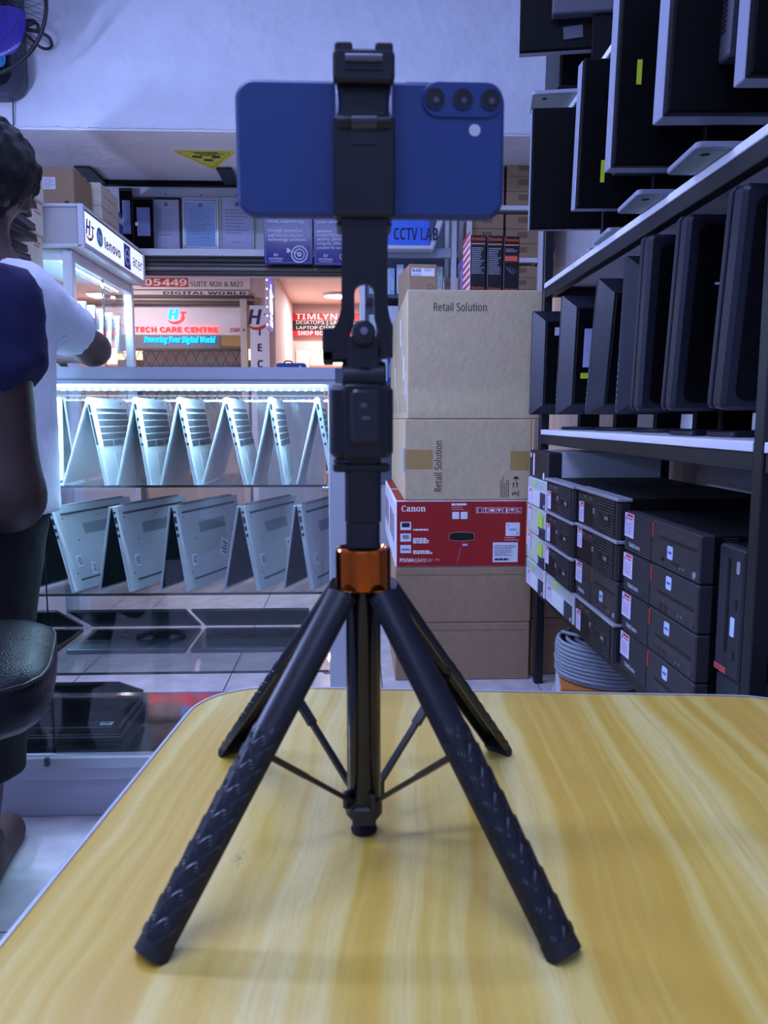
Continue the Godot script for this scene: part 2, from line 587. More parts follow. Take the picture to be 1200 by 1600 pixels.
# ------------------------------------------------------------------ room
const CEIL := 3.4
const LEFT := -2.3
const RIGHT := 1.2
const FRONT := 4.85            # depth of the shop front
func build_room() -> void:
	var pl: Material = mats["plaster"]
	block("wall_right", Vector3(RIGHT, 0, 1.7), Vector3(RIGHT + 0.15, CEIL, -4.95), pl)
	block("wall_left", Vector3(LEFT - 0.15, 0, 1.7), Vector3(LEFT, CEIL, -4.95), pl)
	block("wall_back", Vector3(LEFT, 0, 1.55), Vector3(RIGHT, CEIL, 1.7), pl)
	block("ceiling", Vector3(LEFT - 0.15, CEIL, 1.7), Vector3(RIGHT + 0.15, CEIL + 0.15, -4.95), pl)
	# bulkhead over the shop front: plastered face, greyer underside in two steps
	var face := 3.95
	var hs := at_z(200, 200, face).y
	block("wall_front", Vector3(LEFT, hs, -face), Vector3(RIGHT, CEIL, -face - 0.9), pl)
	block("ceiling_soffit", Vector3(LEFT, hs - 0.012, -face - 0.003), Vector3(RIGHT, hs - 0.0005, -face - 0.56), mats["soffit"])
	block("ceiling_soffit_inner", Vector3(LEFT, hs - 0.004, -face - 0.561), Vector3(RIGHT, hs - 0.0005, -face - 0.9), hexm("cfc9d2", 0.7))
	# ragged plaster edge along the foot of the bulkhead
	var st := begin()
	var r := RandomNumberGenerator.new()
	r.seed = 3
	for i in 70:
		var x := LEFT + 0.05 + i * 0.05
		add_box(st, Vector3(x, hs + 0.001 + r.randf() * 0.003, -face + 0.001), Vector3(0.03 + r.randf() * 0.03, 0.004 + r.randf() * 0.008, 0.004), Basis(Vector3.BACK, r.randf_range(-0.15, 0.15)))
	part(get_node("wall_front"), "plaster_lip", done(st), pl, -get_node("wall_front").position).set_meta("kind", "stuff")
	# shop-front header board
	var bot := at_z(300, 429, FRONT).y
	block("wall_header", Vector3(LEFT, bot, -FRONT - 0.001), Vector3(RIGHT, hs - 0.004, -FRONT - 0.1), hexm("d9d9e0", 0.5))
	block("trim_1", Vector3(LEFT, at_z(300, 400, FRONT - 0.1).y, -FRONT + 0.12), Vector3(RIGHT, at_z(300, 390, FRONT - 0.1).y, -FRONT), mats["board_white"])
	# dark steel rail under the soffit and its flat brackets
	var rail := thing("ceiling_rail", "black steel rail with flat brackets fixed under the soffit", "rail", Vector3(-0.55, at_z(300, 283, 4.78).y, -4.78))
	part(rail, "rail", bx(3.4, 0.058, 0.05, 0.004), mats["black_plastic"])
	for px in [122, 347, 800]:
		var q := at_z(px, 256, 4.42)
		part(rail, "bracket", bx(0.085, 0.012, 0.30, 0.002), mats["steel_dark"], Vector3(q.x - rail.position.x, hs - 0.021 - rail.position.y, -4.625 + 4.78), Vector3(0, 0, 0))
	# roller shutter box: ribbed dark metal below the board
	var y0 := at_z(300, 428, 4.72).y
	var y1 := at_z(300, 402, 4.72).y
	var sh := thing("roller_shutter", "rolled-up grey metal shutter above the shop opening", "shutter", Vector3(-0.55, y0, -4.78))
	var hh := y1 - y0
	for i in 4:
		part(sh, "slat", bx(3.4, hh * 0.27, 0.05 + 0.014 * (i % 2), 0.006), [hexm("33302f", 0.4, 0.4), hexm("6f6a68", 0.4, 0.4), hexm("45403e", 0.4, 0.4), hexm("2a2829", 0.4, 0.4)][i], Vector3(0, hh * (0.14 + 0.25 * i), 0))
	# warning triangle stuck on the underside of the bulkhead
	var a := at_y(268, 231, hs)
	var b := at_y(367, 232, hs)
	var c := at_y(330, 261, hs)
	var w: float = absf(b.x - a.x)
	var dp: float = absf(c.z - a.z)
	var tri_out := PackedVector2Array()
	var tri_line := PackedVector2Array()
	for k in 3:                                     # rounded triangle, apex away from the camera
		var v: Vector2 = [Vector2(-w / 2, 0), Vector2(w / 2, 0), Vector2(0, dp)][k]
		var g := Vector2(0, dp / 3.0)
		var base_a: float = [PI * 7.0 / 6.0, PI * 11.0 / 6.0, PI / 2.0][k]
		for i in 7:
			var ang := base_a - PI / 3.0 + PI * 2.0 / 3.0 * i / 6.0
			tri_out.append(v.lerp(g, 0.16) + Vector2(cos(ang), sin(ang)) * 0.02)
			tri_line.append(v.lerp(g, 0.27) + Vector2(cos(ang), sin(ang)) * 0.012)
	var wt := thing("warning_sticker", "yellow triangular warning sticker on the underside of the bulkhead", "sticker", Vector3((a.x + b.x) / 2.0, hs - 0.0125, a.z))
	part(wt, "sheet", extrude(tri_out, 0.0012), hexm("d9d62c", 0.5), Vector3.ZERO, Vector3(-90, 0, 0)).position.y = -0.0013
	var inner := PackedVector2Array()
	for q in tri_line:
		inner.append(Vector2(0, dp / 3.0) + (q - Vector2(0, dp / 3.0)) * 0.965)
	var ring := begin()
	for i in tri_line.size():
		var j := (i + 1) % tri_line.size()
		qd(ring, v3(tri_line[i]), v3(tri_line[j]), v3(inner[j]), v3(inner[i]), Vector3.DOWN)
	part(wt, "border", done(ring), hexm("20201c"), Vector3(0, -0.0016, 0))
	for k in 3:
		part(wt, "pictogram", rr(0.055, 0.036, 0.0008, 0.017), hexm("3b3b3a"), Vector3([-0.05, 0.05, 0.0][k], -0.0022, -[0.09, 0.09, 0.14][k]), Vector3(-90, [20, -25, 0][k], 0))
	for k in 3:
		rules(wt, [0.14, 0.2, 0.1][k], 0.016, 1, hexm("20201c"), Vector3(0, -0.0022, -0.024 - 0.02 * k), Vector3(90, 180, 0), 50 + k, 0.7)
	# floor: slab and separate tiles
	build_tiles("floor", Vector3(LEFT, 0, 1.55), Vector3(RIGHT, 0, -4.93), 0.6, "tile_room", hexm("6b6668", 0.8))

func v3(q: Vector2) -> Vector3:
	return Vector3(q.x, 0, -q.y)

func build_tiles(n: String, a: Vector3, b: Vector3, s: float, m: String, joint: Material) -> void:
	var f := block(n, Vector3(a.x - 0.15, -0.12, a.z), Vector3(b.x + 0.15, -0.006, b.z), joint)
	var nx := int(ceil((b.x - a.x) / s))
	var nz := int(ceil((a.z - b.z) / s))
	for i in nx:
		for k in nz:
			var x0 := a.x + i * s
			var z0 := a.z - k * s
			var x1 := minf(x0 + s, b.x) - 0.004
			var z1 := maxf(z0 - s, b.z) + 0.004
			if x1 - x0 < 0.02 or z0 - z1 < 0.02:
				continue
			part(f, "tile", bx(x1 - x0, 0.0062, z0 - z1, 0.0012), mats[m], Vector3((x0 + x1) / 2, -0.0031, (z0 + z1) / 2) - f.position)

# ------------------------------------------------------------------ corridor outside and the shops across it
const HALL_Y := 2.24
const ACROSS := 6.6
func build_corridor() -> void:
	var pw: Material = mats["pink_wall"]
	build_tiles("floor_hall", Vector3(-3.6, 0, -4.94), Vector3(2.6, 0, -8.5), 0.6, "tile_hall", hexm("9a9092", 0.7))
	block("ceiling_hall", Vector3(-3.8, HALL_Y, -4.96), Vector3(2.8, HALL_Y + 0.12, -8.7), hexm("dcd2d2", 0.6))
	block("wall_hall_far", Vector3(-3.8, 0, -8.5), Vector3(2.8, HALL_Y, -8.7), pw)
	block("wall_hall_left", Vector3(-3.8, 0, -4.96), Vector3(-3.65, HALL_Y, -8.5), pw)
	block("wall_hall_right", Vector3(2.65, 0, -4.96), Vector3(2.8, HALL_Y, -8.5), pw)
	block("wall_hall_near", Vector3(RIGHT + 0.16, 0, -4.95), Vector3(2.64, HALL_Y, -5.05), pw)
	block("wall_hall_near_left", Vector3(-3.64, 0, -4.95), Vector3(LEFT - 0.16, HALL_Y, -5.05), pw)
	# shop across: side wall that runs back from its corner
	var cx := at_z(430, 500, ACROSS).x
	block("wall_across_side", Vector3(cx - 0.12, 0, -ACROSS), Vector3(cx, HALL_Y, -8.49), pw)
	var top := at_z(300, 466, ACROSS).y
	block("wall_across_top", Vector3(-3.64, top, -ACROSS), Vector3(cx - 0.121, HALL_Y, -ACROSS - 0.12), pw)
	block("wall_across_back", Vector3(-3.64, 0, -ACROSS - 1.5), Vector3(cx - 0.121, HALL_Y, -ACROSS - 1.6), hexm("9a8f8a", 0.8))
	# lamps: round flush lights
	for k in 3:
		var q: Vector3 = [at_y(528, 463, HALL_Y - 0.02), Vector3(-1.9, HALL_Y - 0.02, -5.7), Vector3(0.9, HALL_Y - 0.02, -5.9)][k]
		var label: String = ["round white ceiling lamp in front of the red and black sign", "round white corridor lamp facing the neon sign board", "round white corridor lamp behind the box rack"][k]
		var o := thing("downlight", label, "lamp", q)
		part(o, "rim", lathe([[0.0, 0.019], [0.15, 0.019], [0.155, 0.0], [0.14, -0.006], [0.138, 0.004]]), mats["white_gloss"])
		part(o, "diffuser", lathe([[0.0, -0.004], [0.138, -0.001], [0.138, 0.006], [0.0, 0.006]]), glow("warm_glow", Color(1.0, 0.95, 0.9), 4.0))
		var l := AreaLight3D.new()
		l.name = "light"
		o.add_child(l)
		l.position = Vector3(0, -0.012, 0)
		l.rotation_degrees = Vector3(-90, 0, 0)
		l.area_size = Vector2(0.24, 0.24)
		l.light_color = Color(1.0, 0.92, 0.93)
		l.light_energy = 1.25
		l.area_range = 12.0
		l.shadow_enabled = true
	# the shop across: board, shutter roll, neon board, post
	board("shop_sign", "white sign board with red number block and black suite lettering", 180, 431, 391, 453, ACROSS - 0.02, hexm("e4dbe2", 0.4), func(o: Node3D, w: float, h: float) -> void:
		var s := w / 211.0
		part(o, "number_block", bx(74 * s, h * 0.68, 0.004), hexm("b8302c", 0.5), Vector3((256 - 285) * s, h * 0.03, 0.003))
		txt(o, "05449", h * 0.5, hexm("f4eef2"), Vector3((258 - 285) * s, h * 0.03, 0.0055), Vector3.ZERO, {"bold": true, "w": 66 * s})
		txt(o, "SUITE M26 & M27", h * 0.36, hexm("221f2b"), Vector3((338 - 285) * s, -h * 0.08, 0.003), Vector3.ZERO, {"w": 83 * s})
	)
	board("world_sign", "thin white board lettered in dark capitals below the suite sign", 180, 453.5, 388, 462, ACROSS - 0.05, hexm("d8d0d8", 0.5), func(o: Node3D, w: float, h: float) -> void:
		txt(o, "DIGITAL WORLD", h * 0.62, hexm("2b2833"), Vector3(w * 0.17, 0.0, 0.003), Vector3.ZERO, {"bold": true, "w": w * 0.62})
	)
	var roll := thing("roller_shutter", "rolled-up brown metal shutter of the shop across the corridor", "shutter", at_z(285, 477, ACROSS - 0.03))
	for i in 3:
		part(roll, "slat", bx(1.3, 0.026, 0.07 + 0.02 * (i % 2), 0.006), [hexm("5b5250", 0.5, 0.2), hexm("8f8784", 0.5, 0.2), hexm("4c4442", 0.5, 0.2)][i], Vector3(-0.06, 0.014 + 0.026 * i, 0))
	board("neon_sign_board", "white sign board carrying red and blue neon lettering", 150, 477.5, 379, 524, ACROSS - 0.01, hexm("d8d4de", 0.45), func(o: Node3D, w: float, h: float) -> void:
		var s := w / 229.0
		var red := glow("neon_red", Color(1.0, 0.16, 0.17), 2.2)
		var blue := glow("neon_blue", Color(0.03, 0.62, 1.0), 2.0)
		var x0 := 265.0
		logo(o, 27 * s, Vector3((276 - x0) * s, h * 0.5 - 14 * s, 0.008), blue, red, red)
		txt(o, "TECH CARE CENTRE", 7.5 * s, red, Vector3((275 - x0) * s, h * 0.5 - 36.5 * s, 0.008), Vector3.ZERO, {"bold": true, "w": 130 * s, "depth": 0.008})
		txt(o, "STAFF", 6 * s, hexm("b0344a"), Vector3((368 - x0) * s, h * 0.5 - 37 * s, 0.003), Vector3.ZERO, {"bold": true, "w": 16 * s})
	)
	board("slogan_panel", "dark acrylic panel with cyan script neon under the white board", 150, 523, 345, 545, ACROSS - 0.06, hexm("6f7078", 0.3), func(o: Node3D, w: float, h: float) -> void:
		var s := w / 195.0
		txt(o, "Powering Your Digital World", h * 0.42, glow("neon_blue", Color(0.03, 0.62, 1.0), 2.0), Vector3((281 - 247.5) * s, h * 0.1, 0.008), Vector3.ZERO, {"slant": 0.25, "bold": true, "w": 112 * s, "depth": 0.008, "serif": true})
	)
	var st := begin()
	var p0 := at_z(188, 546, ACROSS - 0.1)
	var p1 := at_z(378, 640, ACROSS - 0.1)
	var lw := p1.x - p0.x
	var lh := p0.y - p1.y
	var nn := 13
	for i in nn:                              # two families of slanted bars
		for sg in [-1.0, 1.0]:
			var xa := lw * i / (nn - 1.0)
			var xb = xa + sg * lh * 0.55
			var q0 := Vector3(xa, 0, 0)
			var q1 := Vector3(xb, -lh, 0)
			if xb < 0.0 or xb > lw:
				var e := clampf(xb, 0.0, lw)
				var t = (e - xa) / (xb - xa) if absf(xb - xa) > 1e-5 else 1.0
				q1 = q0.lerp(q1, t)
			if q0.distance_to(q1) > 0.02:
				add_tube(st, [q0, q1], 0.003, 5)
	var gr := thing("lattice_gate", "folded diamond lattice steel gate below the slogan panel", "gate", p0)
	part(gr, "lattice", done(st), hexm("4d4642", 0.5, 0.4))
	part(gr, "top_bar", bx(lw, 0.02, 0.02, 0.002), hexm("4d4642", 0.5, 0.4), Vector3(lw / 2, 0, 0))
	# lit counter and paper roll behind the lattice
	var co := thing("back_counter", "cream lit wall cabinet behind the lattice gate", "cabinet", Vector3(-1.75, 0, -ACROSS - 1.2))
	part(co, "carcass", bx(1.7, 1.58, 0.4, 0.01), hexm("c9bcb6", 0.7), Vector3(0, 0.79, 0))
	part(co, "light_box", bx(1.6, 0.11, 0.3, 0.01), glow("cream_glow", Color(1.0, 0.88, 0.72), 0.9), Vector3(0, 1.636, 0))
	var wb := thing("work_bench", "grey bench behind the lattice gate carrying a paper roll", "bench", Vector3(-1.5, 0, -ACROSS - 0.72))
	part(wb, "bench_top", bx(1.3, 0.03, 0.4, 0.004), hexm("a59a96", 0.6), Vector3(0, 1.405, 0))
	for s in [-1, 1]:
		part(wb, "trestle", bx(0.05, 1.39, 0.34, 0.004), hexm("6a6462", 0.6), Vector3(s * 0.55, 0.695, 0))
	var ro := thing("paper_roll", "large white paper roll lying behind the lattice gate", "paper", Vector3(-1.48, 1.4205, -ACROSS - 0.72))
	part(ro, "roll", lathe([[0.0, -0.45], [0.14, -0.45], [0.11, 0.45], [0.0, 0.45]], 20), hexm("d6d2d8", 0.8), Vector3(0, 0.155, 0), Vector3(0, 0, -90))
	part(ro, "core", lathe([[0.0, 0.452], [0.03, 0.452], [0.03, 0.44]], 12), hexm("5a4a3e"), Vector3(0, 0.155, 0), Vector3(0, 0, -90))
	var post := at_z(382.5, 560, ACROSS - 0.08)
	var pst := thing("shutter_post", "pale grey shutter guide post beside the vertical banner", "post", Vector3(post.x, 0, post.z))
	part(pst, "channel", bx(0.055, 1.99, 0.06, 0.004), hexm("b9b3b6", 0.5, 0.2), Vector3(0, 0.995, 0))
	for i in 5:
		part(pst, "bolt", lathe([[0.0, 0.006], [0.008, 0.004], [0.009, 0.0]], 8), hexm("56504e", 0.4, 0.5), Vector3(0, 0.3 + 0.36 * i, 0.031), Vector3(90, 0, 0))
	# vertical banner
	board("vertical_banner", "tall pale blue vertical banner lettered from top to bottom", 390, 477, 426, 830, ACROSS - 0.1, hexm("c6cdea", 0.45), func(o: Node3D, w: float, h: float) -> void:
		var s := h / 353.0
		logo(o, 36 * s, Vector3(-w * 0.02, h / 2 - 19 * s, 0.003), hexm("23264f"), hexm("b42a2e"), hexm("b42a2e"))
		var ys := [517, 541, 566, 590, 612, 633, 655, 678, 700, 720, 740, 760, 778, 798]
		for i in 14:
			txt(o, "TECHCARECENTRE"[i], 11.5 * s, hexm("17193a"), Vector3(0, h / 2 - (ys[i] - 477) * s, 0.003), Vector3.ZERO, {"bold": true})
	)
	# projecting lit blade sign
	var bq := at_z(423, 476, ACROSS - 0.3)
	var bl := thing("blade_sign", "narrow lit blade sign projecting over the vertical banner", "sign", bq)
	part(bl, "case", bx(0.03, 0.40, 0.24, 0.006), hexm("cfcbe0", 0.4), Vector3(-0.015, 0, 0))
	part(bl, "lit_face", bx(0.004, 0.38, 0.22), glow("violet_glow", Color(0.28, 0.26, 0.9), 1.0), Vector3(0.002, 0, 0))
	for q in [[0.13, 0.05, 0.05], [0.085, 0.04, 0.17], [0.05, 0.02, 0.19], [-0.02, 0.10, 0.2], [-0.10, 0.03, 0.15], [-0.15, 0.045, 0.2]]:
		part(bl, "lit_stroke", bx(0.002, q[1], q[2]), glow("white_glow", Color(0.95, 0.95, 1.0), 1.1), Vector3(0.0045, q[0], 0))
	part(bl, "bracket", bx(0.02, 0.02, 0.19, 0.002), hexm("6a6670", 0.4, 0.4), Vector3(-0.015, 0.1, -0.21))
	part(bl, "bracket", bx(0.02, 0.02, 0.19, 0.002), hexm("6a6670", 0.4, 0.4), Vector3(-0.015, -0.1, -0.21))
	for i in 6:
		part(bl, "lamp_dot", lathe([[0.0, 0.004], [0.006, 0.002], [0.007, 0.0]], 8), glow("white_glow", Color(0.95, 0.95, 1.0), 1.1), Vector3(-0.015, -0.17 + 0.068 * i, 0.12), Vector3(90, 0, 0))
	# far shop: red and black board, doorway, lit window, orange counter
	board("far_shop_sign", "red and black sign board at the far end of the corridor", 455, 489, 602, 526, 8.42, hexm("b32330", 0.45), func(o: Node3D, w: float, h: float) -> void:
		var s := w / 149.0
		part(o, "black_band", bx(w, h * 0.41, 0.004), hexm("17151a", 0.45), Vector3(0, -h * 0.04, 0.003))
		var pale := hexm("efe6ea")
		txt(o, "TIMLYNE", h * 0.24, pale, Vector3(-w / 2 + 7 * s, h * 0.35, 0.003), Vector3.ZERO, {"bold": true, "align": -1, "w": 76 * s})
		txt(o, "DESKTOPS | LAPTOPS", h * 0.15, pale, Vector3(-w / 2 + 8 * s, h * 0.08, 0.006), Vector3.ZERO, {"align": -1, "w": 92 * s})
		txt(o, "LAPTOP CHARGERS", h * 0.13, pale, Vector3(-w / 2 + 8 * s, -h * 0.13, 0.006), Vector3.ZERO, {"align": -1, "w": 84 * s})
		txt(o, "SHOP NO. M", h * 0.18, pale, Vector3(-w / 2 + 10 * s, -h * 0.36, 0.003), Vector3.ZERO, {"bold": true, "align": -1, "w": 54 * s})
	)
	var dq := at_z(515, 600, 8.49)
	var dw := struct("door_1", bx(0.62, 1.75, 0.04, 0.004), hexm("d3c4c4", 0.5), Vector3(dq.x - 0.05, 0.875, -8.47))
	part(dw, "door_frame", bx(0.05, 1.8, 0.06, 0.004), hexm("b9a5a2", 0.5), Vector3(-0.34, 0.025, 0.01))
	part(dw, "door_frame", bx(0.05, 1.8, 0.06, 0.004), hexm("b9a5a2", 0.5), Vector3(0.34, 0.025, 0.01))
	var wq := at_z(522, 558, 8.4)
	var wn := struct("window_1", bx(0.48, 0.16, 0.03, 0.004), glow("cream_glow2", Color(1.0, 0.93, 0.78), 1.6), Vector3(wq.x, wq.y, -8.4))
	part(wn, "window_frame", bx(0.52, 0.02, 0.05, 0.003), hexm("c9a58e"), Vector3(0, -0.09, 0.0))
	var oc := thing("far_counter", "orange-brown counter below the lit window across the corridor", "counter", Vector3(wq.x + 0.1, 0, -8.1))
	part(oc, "front_panel", bx(0.9, 1.47, 0.05, 0.004), hexm("b06a45", 0.6), Vector3(0, 0.735, 0.2))
	part(oc, "worktop", bx(0.95, 0.04, 0.5, 0.006), hexm("c58059", 0.5), Vector3(0, 1.49, 0))
	part(oc, "side_panel", bx(0.04, 1.47, 0.4, 0.004), hexm("a0603f", 0.6), Vector3(-0.43, 0.735, -0.03))
	# blue case and the stand it is on
	var tq := at_z(456, 582, 5.6)
	var stn := thing("hall_stand", "narrow grey pedestal counter standing in the corridor", "counter", Vector3(tq.x, 0, -5.6))
	part(stn, "body", bx(0.46, tq.y - 0.03, 0.36, 0.006), hexm("9b9498", 0.6), Vector3(0, (tq.y - 0.03) / 2, 0))
	part(stn, "top", bx(0.5, 0.03, 0.4, 0.006), hexm("c9c4c8", 0.4), Vector3(0, tq.y - 0.015, 0))
	var tb := thing("tool_case", "small blue case with black handle on the pedestal counter", "case", tq)
	part(tb, "shell", bx(0.205, 0.062, 0.14, 0.008), hexm("1f4fa8", 0.4), Vector3(0, 0.031, 0))
	part(tb, "lid_band", bx(0.207, 0.012, 0.142, 0.003), hexm("173c86", 0.4), Vector3(0, 0.045, 0))
	part(tb, "handle", tube(smooth_path([Vector3(-0.055, 0.06, 0), Vector3(-0.045, 0.078, 0), Vector3(-0.005, 0.078, 0), Vector3(0.005, 0.06, 0)]), 0.005, 6), hexm("17171c", 0.5))
	part(tb, "latch", bx(0.016, 0.024, 0.004, 0.001), hexm("c9cfe2", 0.4), Vector3(0.065, 0.03, 0.072))
	# clutter of the hall glimpsed through the glass case
	var cl := at_y(470, 930, 0.0)
	var bk := thing("black_printer", "black office printer on a white stand in the corridor", "printer", Vector3(at_z(505, 700, 6.3).x, 0, -6.3))
	part(bk, "stand", bx(0.42, 0.55, 0.4, 0.006), hexm("d5d2d6", 0.5), Vector3(0, 0.275, 0))
	part(bk, "body", bx(0.4, 0.26, 0.36, 0.02), hexm("24242c", 0.4), Vector3(0, 0.68, 0))
	part(bk, "paper_tray", bx(0.34, 0.05, 0.1, 0.006), hexm("d8d8de", 0.5), Vector3(0, 0.58, 0.2))
	part(bk, "control_panel", bx(0.36, 0.05, 0.12, 0.008), hexm("3c3c46", 0.3), Vector3(0, 0.82, 0.06), Vector3(20, 0, 0))
	var rp := thing("red_pillar", "brick red painted pillar beside the vertical banner", "pillar", Vector3(at_z(443, 700, 6.2).x, 0, -6.2))
	part(rp, "shaft", bx(0.12, 1.02, 0.12, 0.01), hexm("7a2f33", 0.5), Vector3(0, 0.51, 0))
	part(rp, "foot", bx(0.16, 0.1, 0.16, 0.01), hexm("c9bcbc", 0.5), Vector3(0, 0.05, 0))

# flat sign board fitted to a pixel box on the plane z = -d; "deco" adds its print
func board(n: String, label: String, x0: float, y0: float, x1: float, y1: float, d: float, m: Material, deco: Callable, thick := 0.02, cat := "sign") -> Node3D:
	var a := at_z(x0, y0, d)
	var b := at_z(x1, y1, d)
	var o := thing(n, label, cat, Vector3((a.x + b.x) / 2, (a.y + b.y) / 2, -d))
	part(o, "panel", bx(b.x - a.x, a.y - b.y, thick, 0.002), m, Vector3(0, 0, -thick / 2))
	deco.call(o, b.x - a.x, a.y - b.y)
	return o

# the shop's mark: an H and a T with an orbit swoosh
func logo(p: Node, h: float, pos: Vector3, mh: Material, mt: Material, ms: Material) -> void:
	txt(p, "H", h * 0.62, mh, pos + Vector3(-h * 0.18, h * 0.04, 0), Vector3.ZERO, {"bold": true, "slant": 0.2, "name": "mark"})
	txt(p, "T", h * 0.5, mt, pos + Vector3(h * 0.40, -h * 0.06, 0), Vector3.ZERO, {"bold": true, "slant": 0.2, "name": "mark"})
	for arc in [[185.0, 318.0, 0.0, ms]]:
		var st := begin()
		var prev := []
		for i in 17:
			var a := deg_to_rad(lerpf(arc[0], arc[1], i / 16.0))
			var t := h * (0.012 + 0.05 * sin(PI * i / 16.0)) * (1.0 if arc[2] == 0.0 else 0.6)
			var u := Vector3(cos(a) * h * 0.56, sin(a) * h * 0.40, 0)
			var row := [u + u.normalized() * t, u - u.normalized() * t]
			if i:
				qd(st, prev[0], row[0], row[1], prev[1], Vector3.BACK)
			prev = row
		part(p, "swoosh", done(st), arc[3], pos + Vector3(0, -h * 0.02, 0.0008), Vector3(0, 0, 24))

# ------------------------------------------------------------------ table
func build_table() -> void:
	var w := 0.60
	var l := 1.05
	var o := thing("folding_table", "yellow wood-grain laminate table with a bright metal rim", "table", Vector3(0.1, 0, -0.225), -5.2)
	var r := 0.07
	var poly := rrpoly(w, l, r, 10)
	# top: outline in XY turned flat, picture mapped over its length
	var st := begin()
	var idx := Geometry2D.triangulate_polygon(poly)
	for i in range(0, idx.size(), 3):
		var v := []
		var u := []
		for k in 3:
			var q := poly[idx[i + k]]
			v.append(Vector3(q.x, 0, -q.y))
			u.append(Vector2(q.x / w + 0.5, 0.5 - q.y / l))
		fc(st, v[0], v[1], v[2], Vector3.UP, u[0], u[1], u[2])
		fc(st, v[0] - Vector3(0, 0.018, 0), v[1] - Vector3(0, 0.018, 0), v[2] - Vector3(0, 0.018, 0), Vector3.DOWN, u[0], u[1], u[2])
	part(o, "tabletop", done(st), mats["laminate"], Vector3(0, TABLE_Y, 0))
	# rim: rounded metal strip round the outline
	var rim := begin(true)
	var n := poly.size()
	var prof := [Vector2(0.0, 0.0006), Vector2(0.0016, 0.0012), Vector2(0.0036, -0.0006), Vector2(0.0046, -0.005), Vector2(0.0046, -0.016), Vector2(0.003, -0.0195), Vector2(-0.004, -0.0205)]
	var outer := func(i: int, q: Vector2) -> Vector3:
		var a: Vector2 = poly[(i + n - 1) % n]
		var b: Vector2 = poly[(i + 1) % n]
		var t := (b - a).normalized()
		var nn := Vector2(t.y, -t.x)
		var c: Vector2 = poly[i % n] + nn * q.x
		return Vector3(c.x, q.y, -c.y)
	for i in n:
		for k in prof.size() - 1:
			var a: Vector3 = outer.call(i, prof[k])
			var b: Vector3 = outer.call((i + 1) % n, prof[k])
			var c: Vector3 = outer.call((i + 1) % n, prof[k + 1])
			var d: Vector3 = outer.call(i, prof[k + 1])
			qd(rim, a, b, c, d, Vector3(a.x, 0, a.z).normalized() + Vector3.UP * 0.6 - Vector3.UP * 0.25 * k)
	part(o, "rim", done(rim), mats["alu"], Vector3(0, TABLE_Y, 0))
	for sx in [-1, 1]:
		for sz in [-1, 1]:
			var lg := part(o, "leg", tube([Vector3(sx * 0.22, TABLE_Y - 0.0186, sz * 0.42), Vector3(sx * 0.25, 0.0, sz * 0.45)], 0.0125, 12), hexm("8a8a92", 0.3, 0.7))
			part(lg, "foot_cap", lathe([[0.0, 0.0], [0.016, 0.0], [0.016, 0.02], [0.0, 0.02]], 12), mats["black_plastic"], Vector3(sx * 0.25, 0.0, sz * 0.45))
	for sz in [-1, 1]:
		part(o, "crossbar", tube([Vector3(-0.237, 0.35, sz * 0.436), Vector3(0.237, 0.35, sz * 0.436)], 0.008, 8), hexm("8a8a92", 0.3, 0.7))

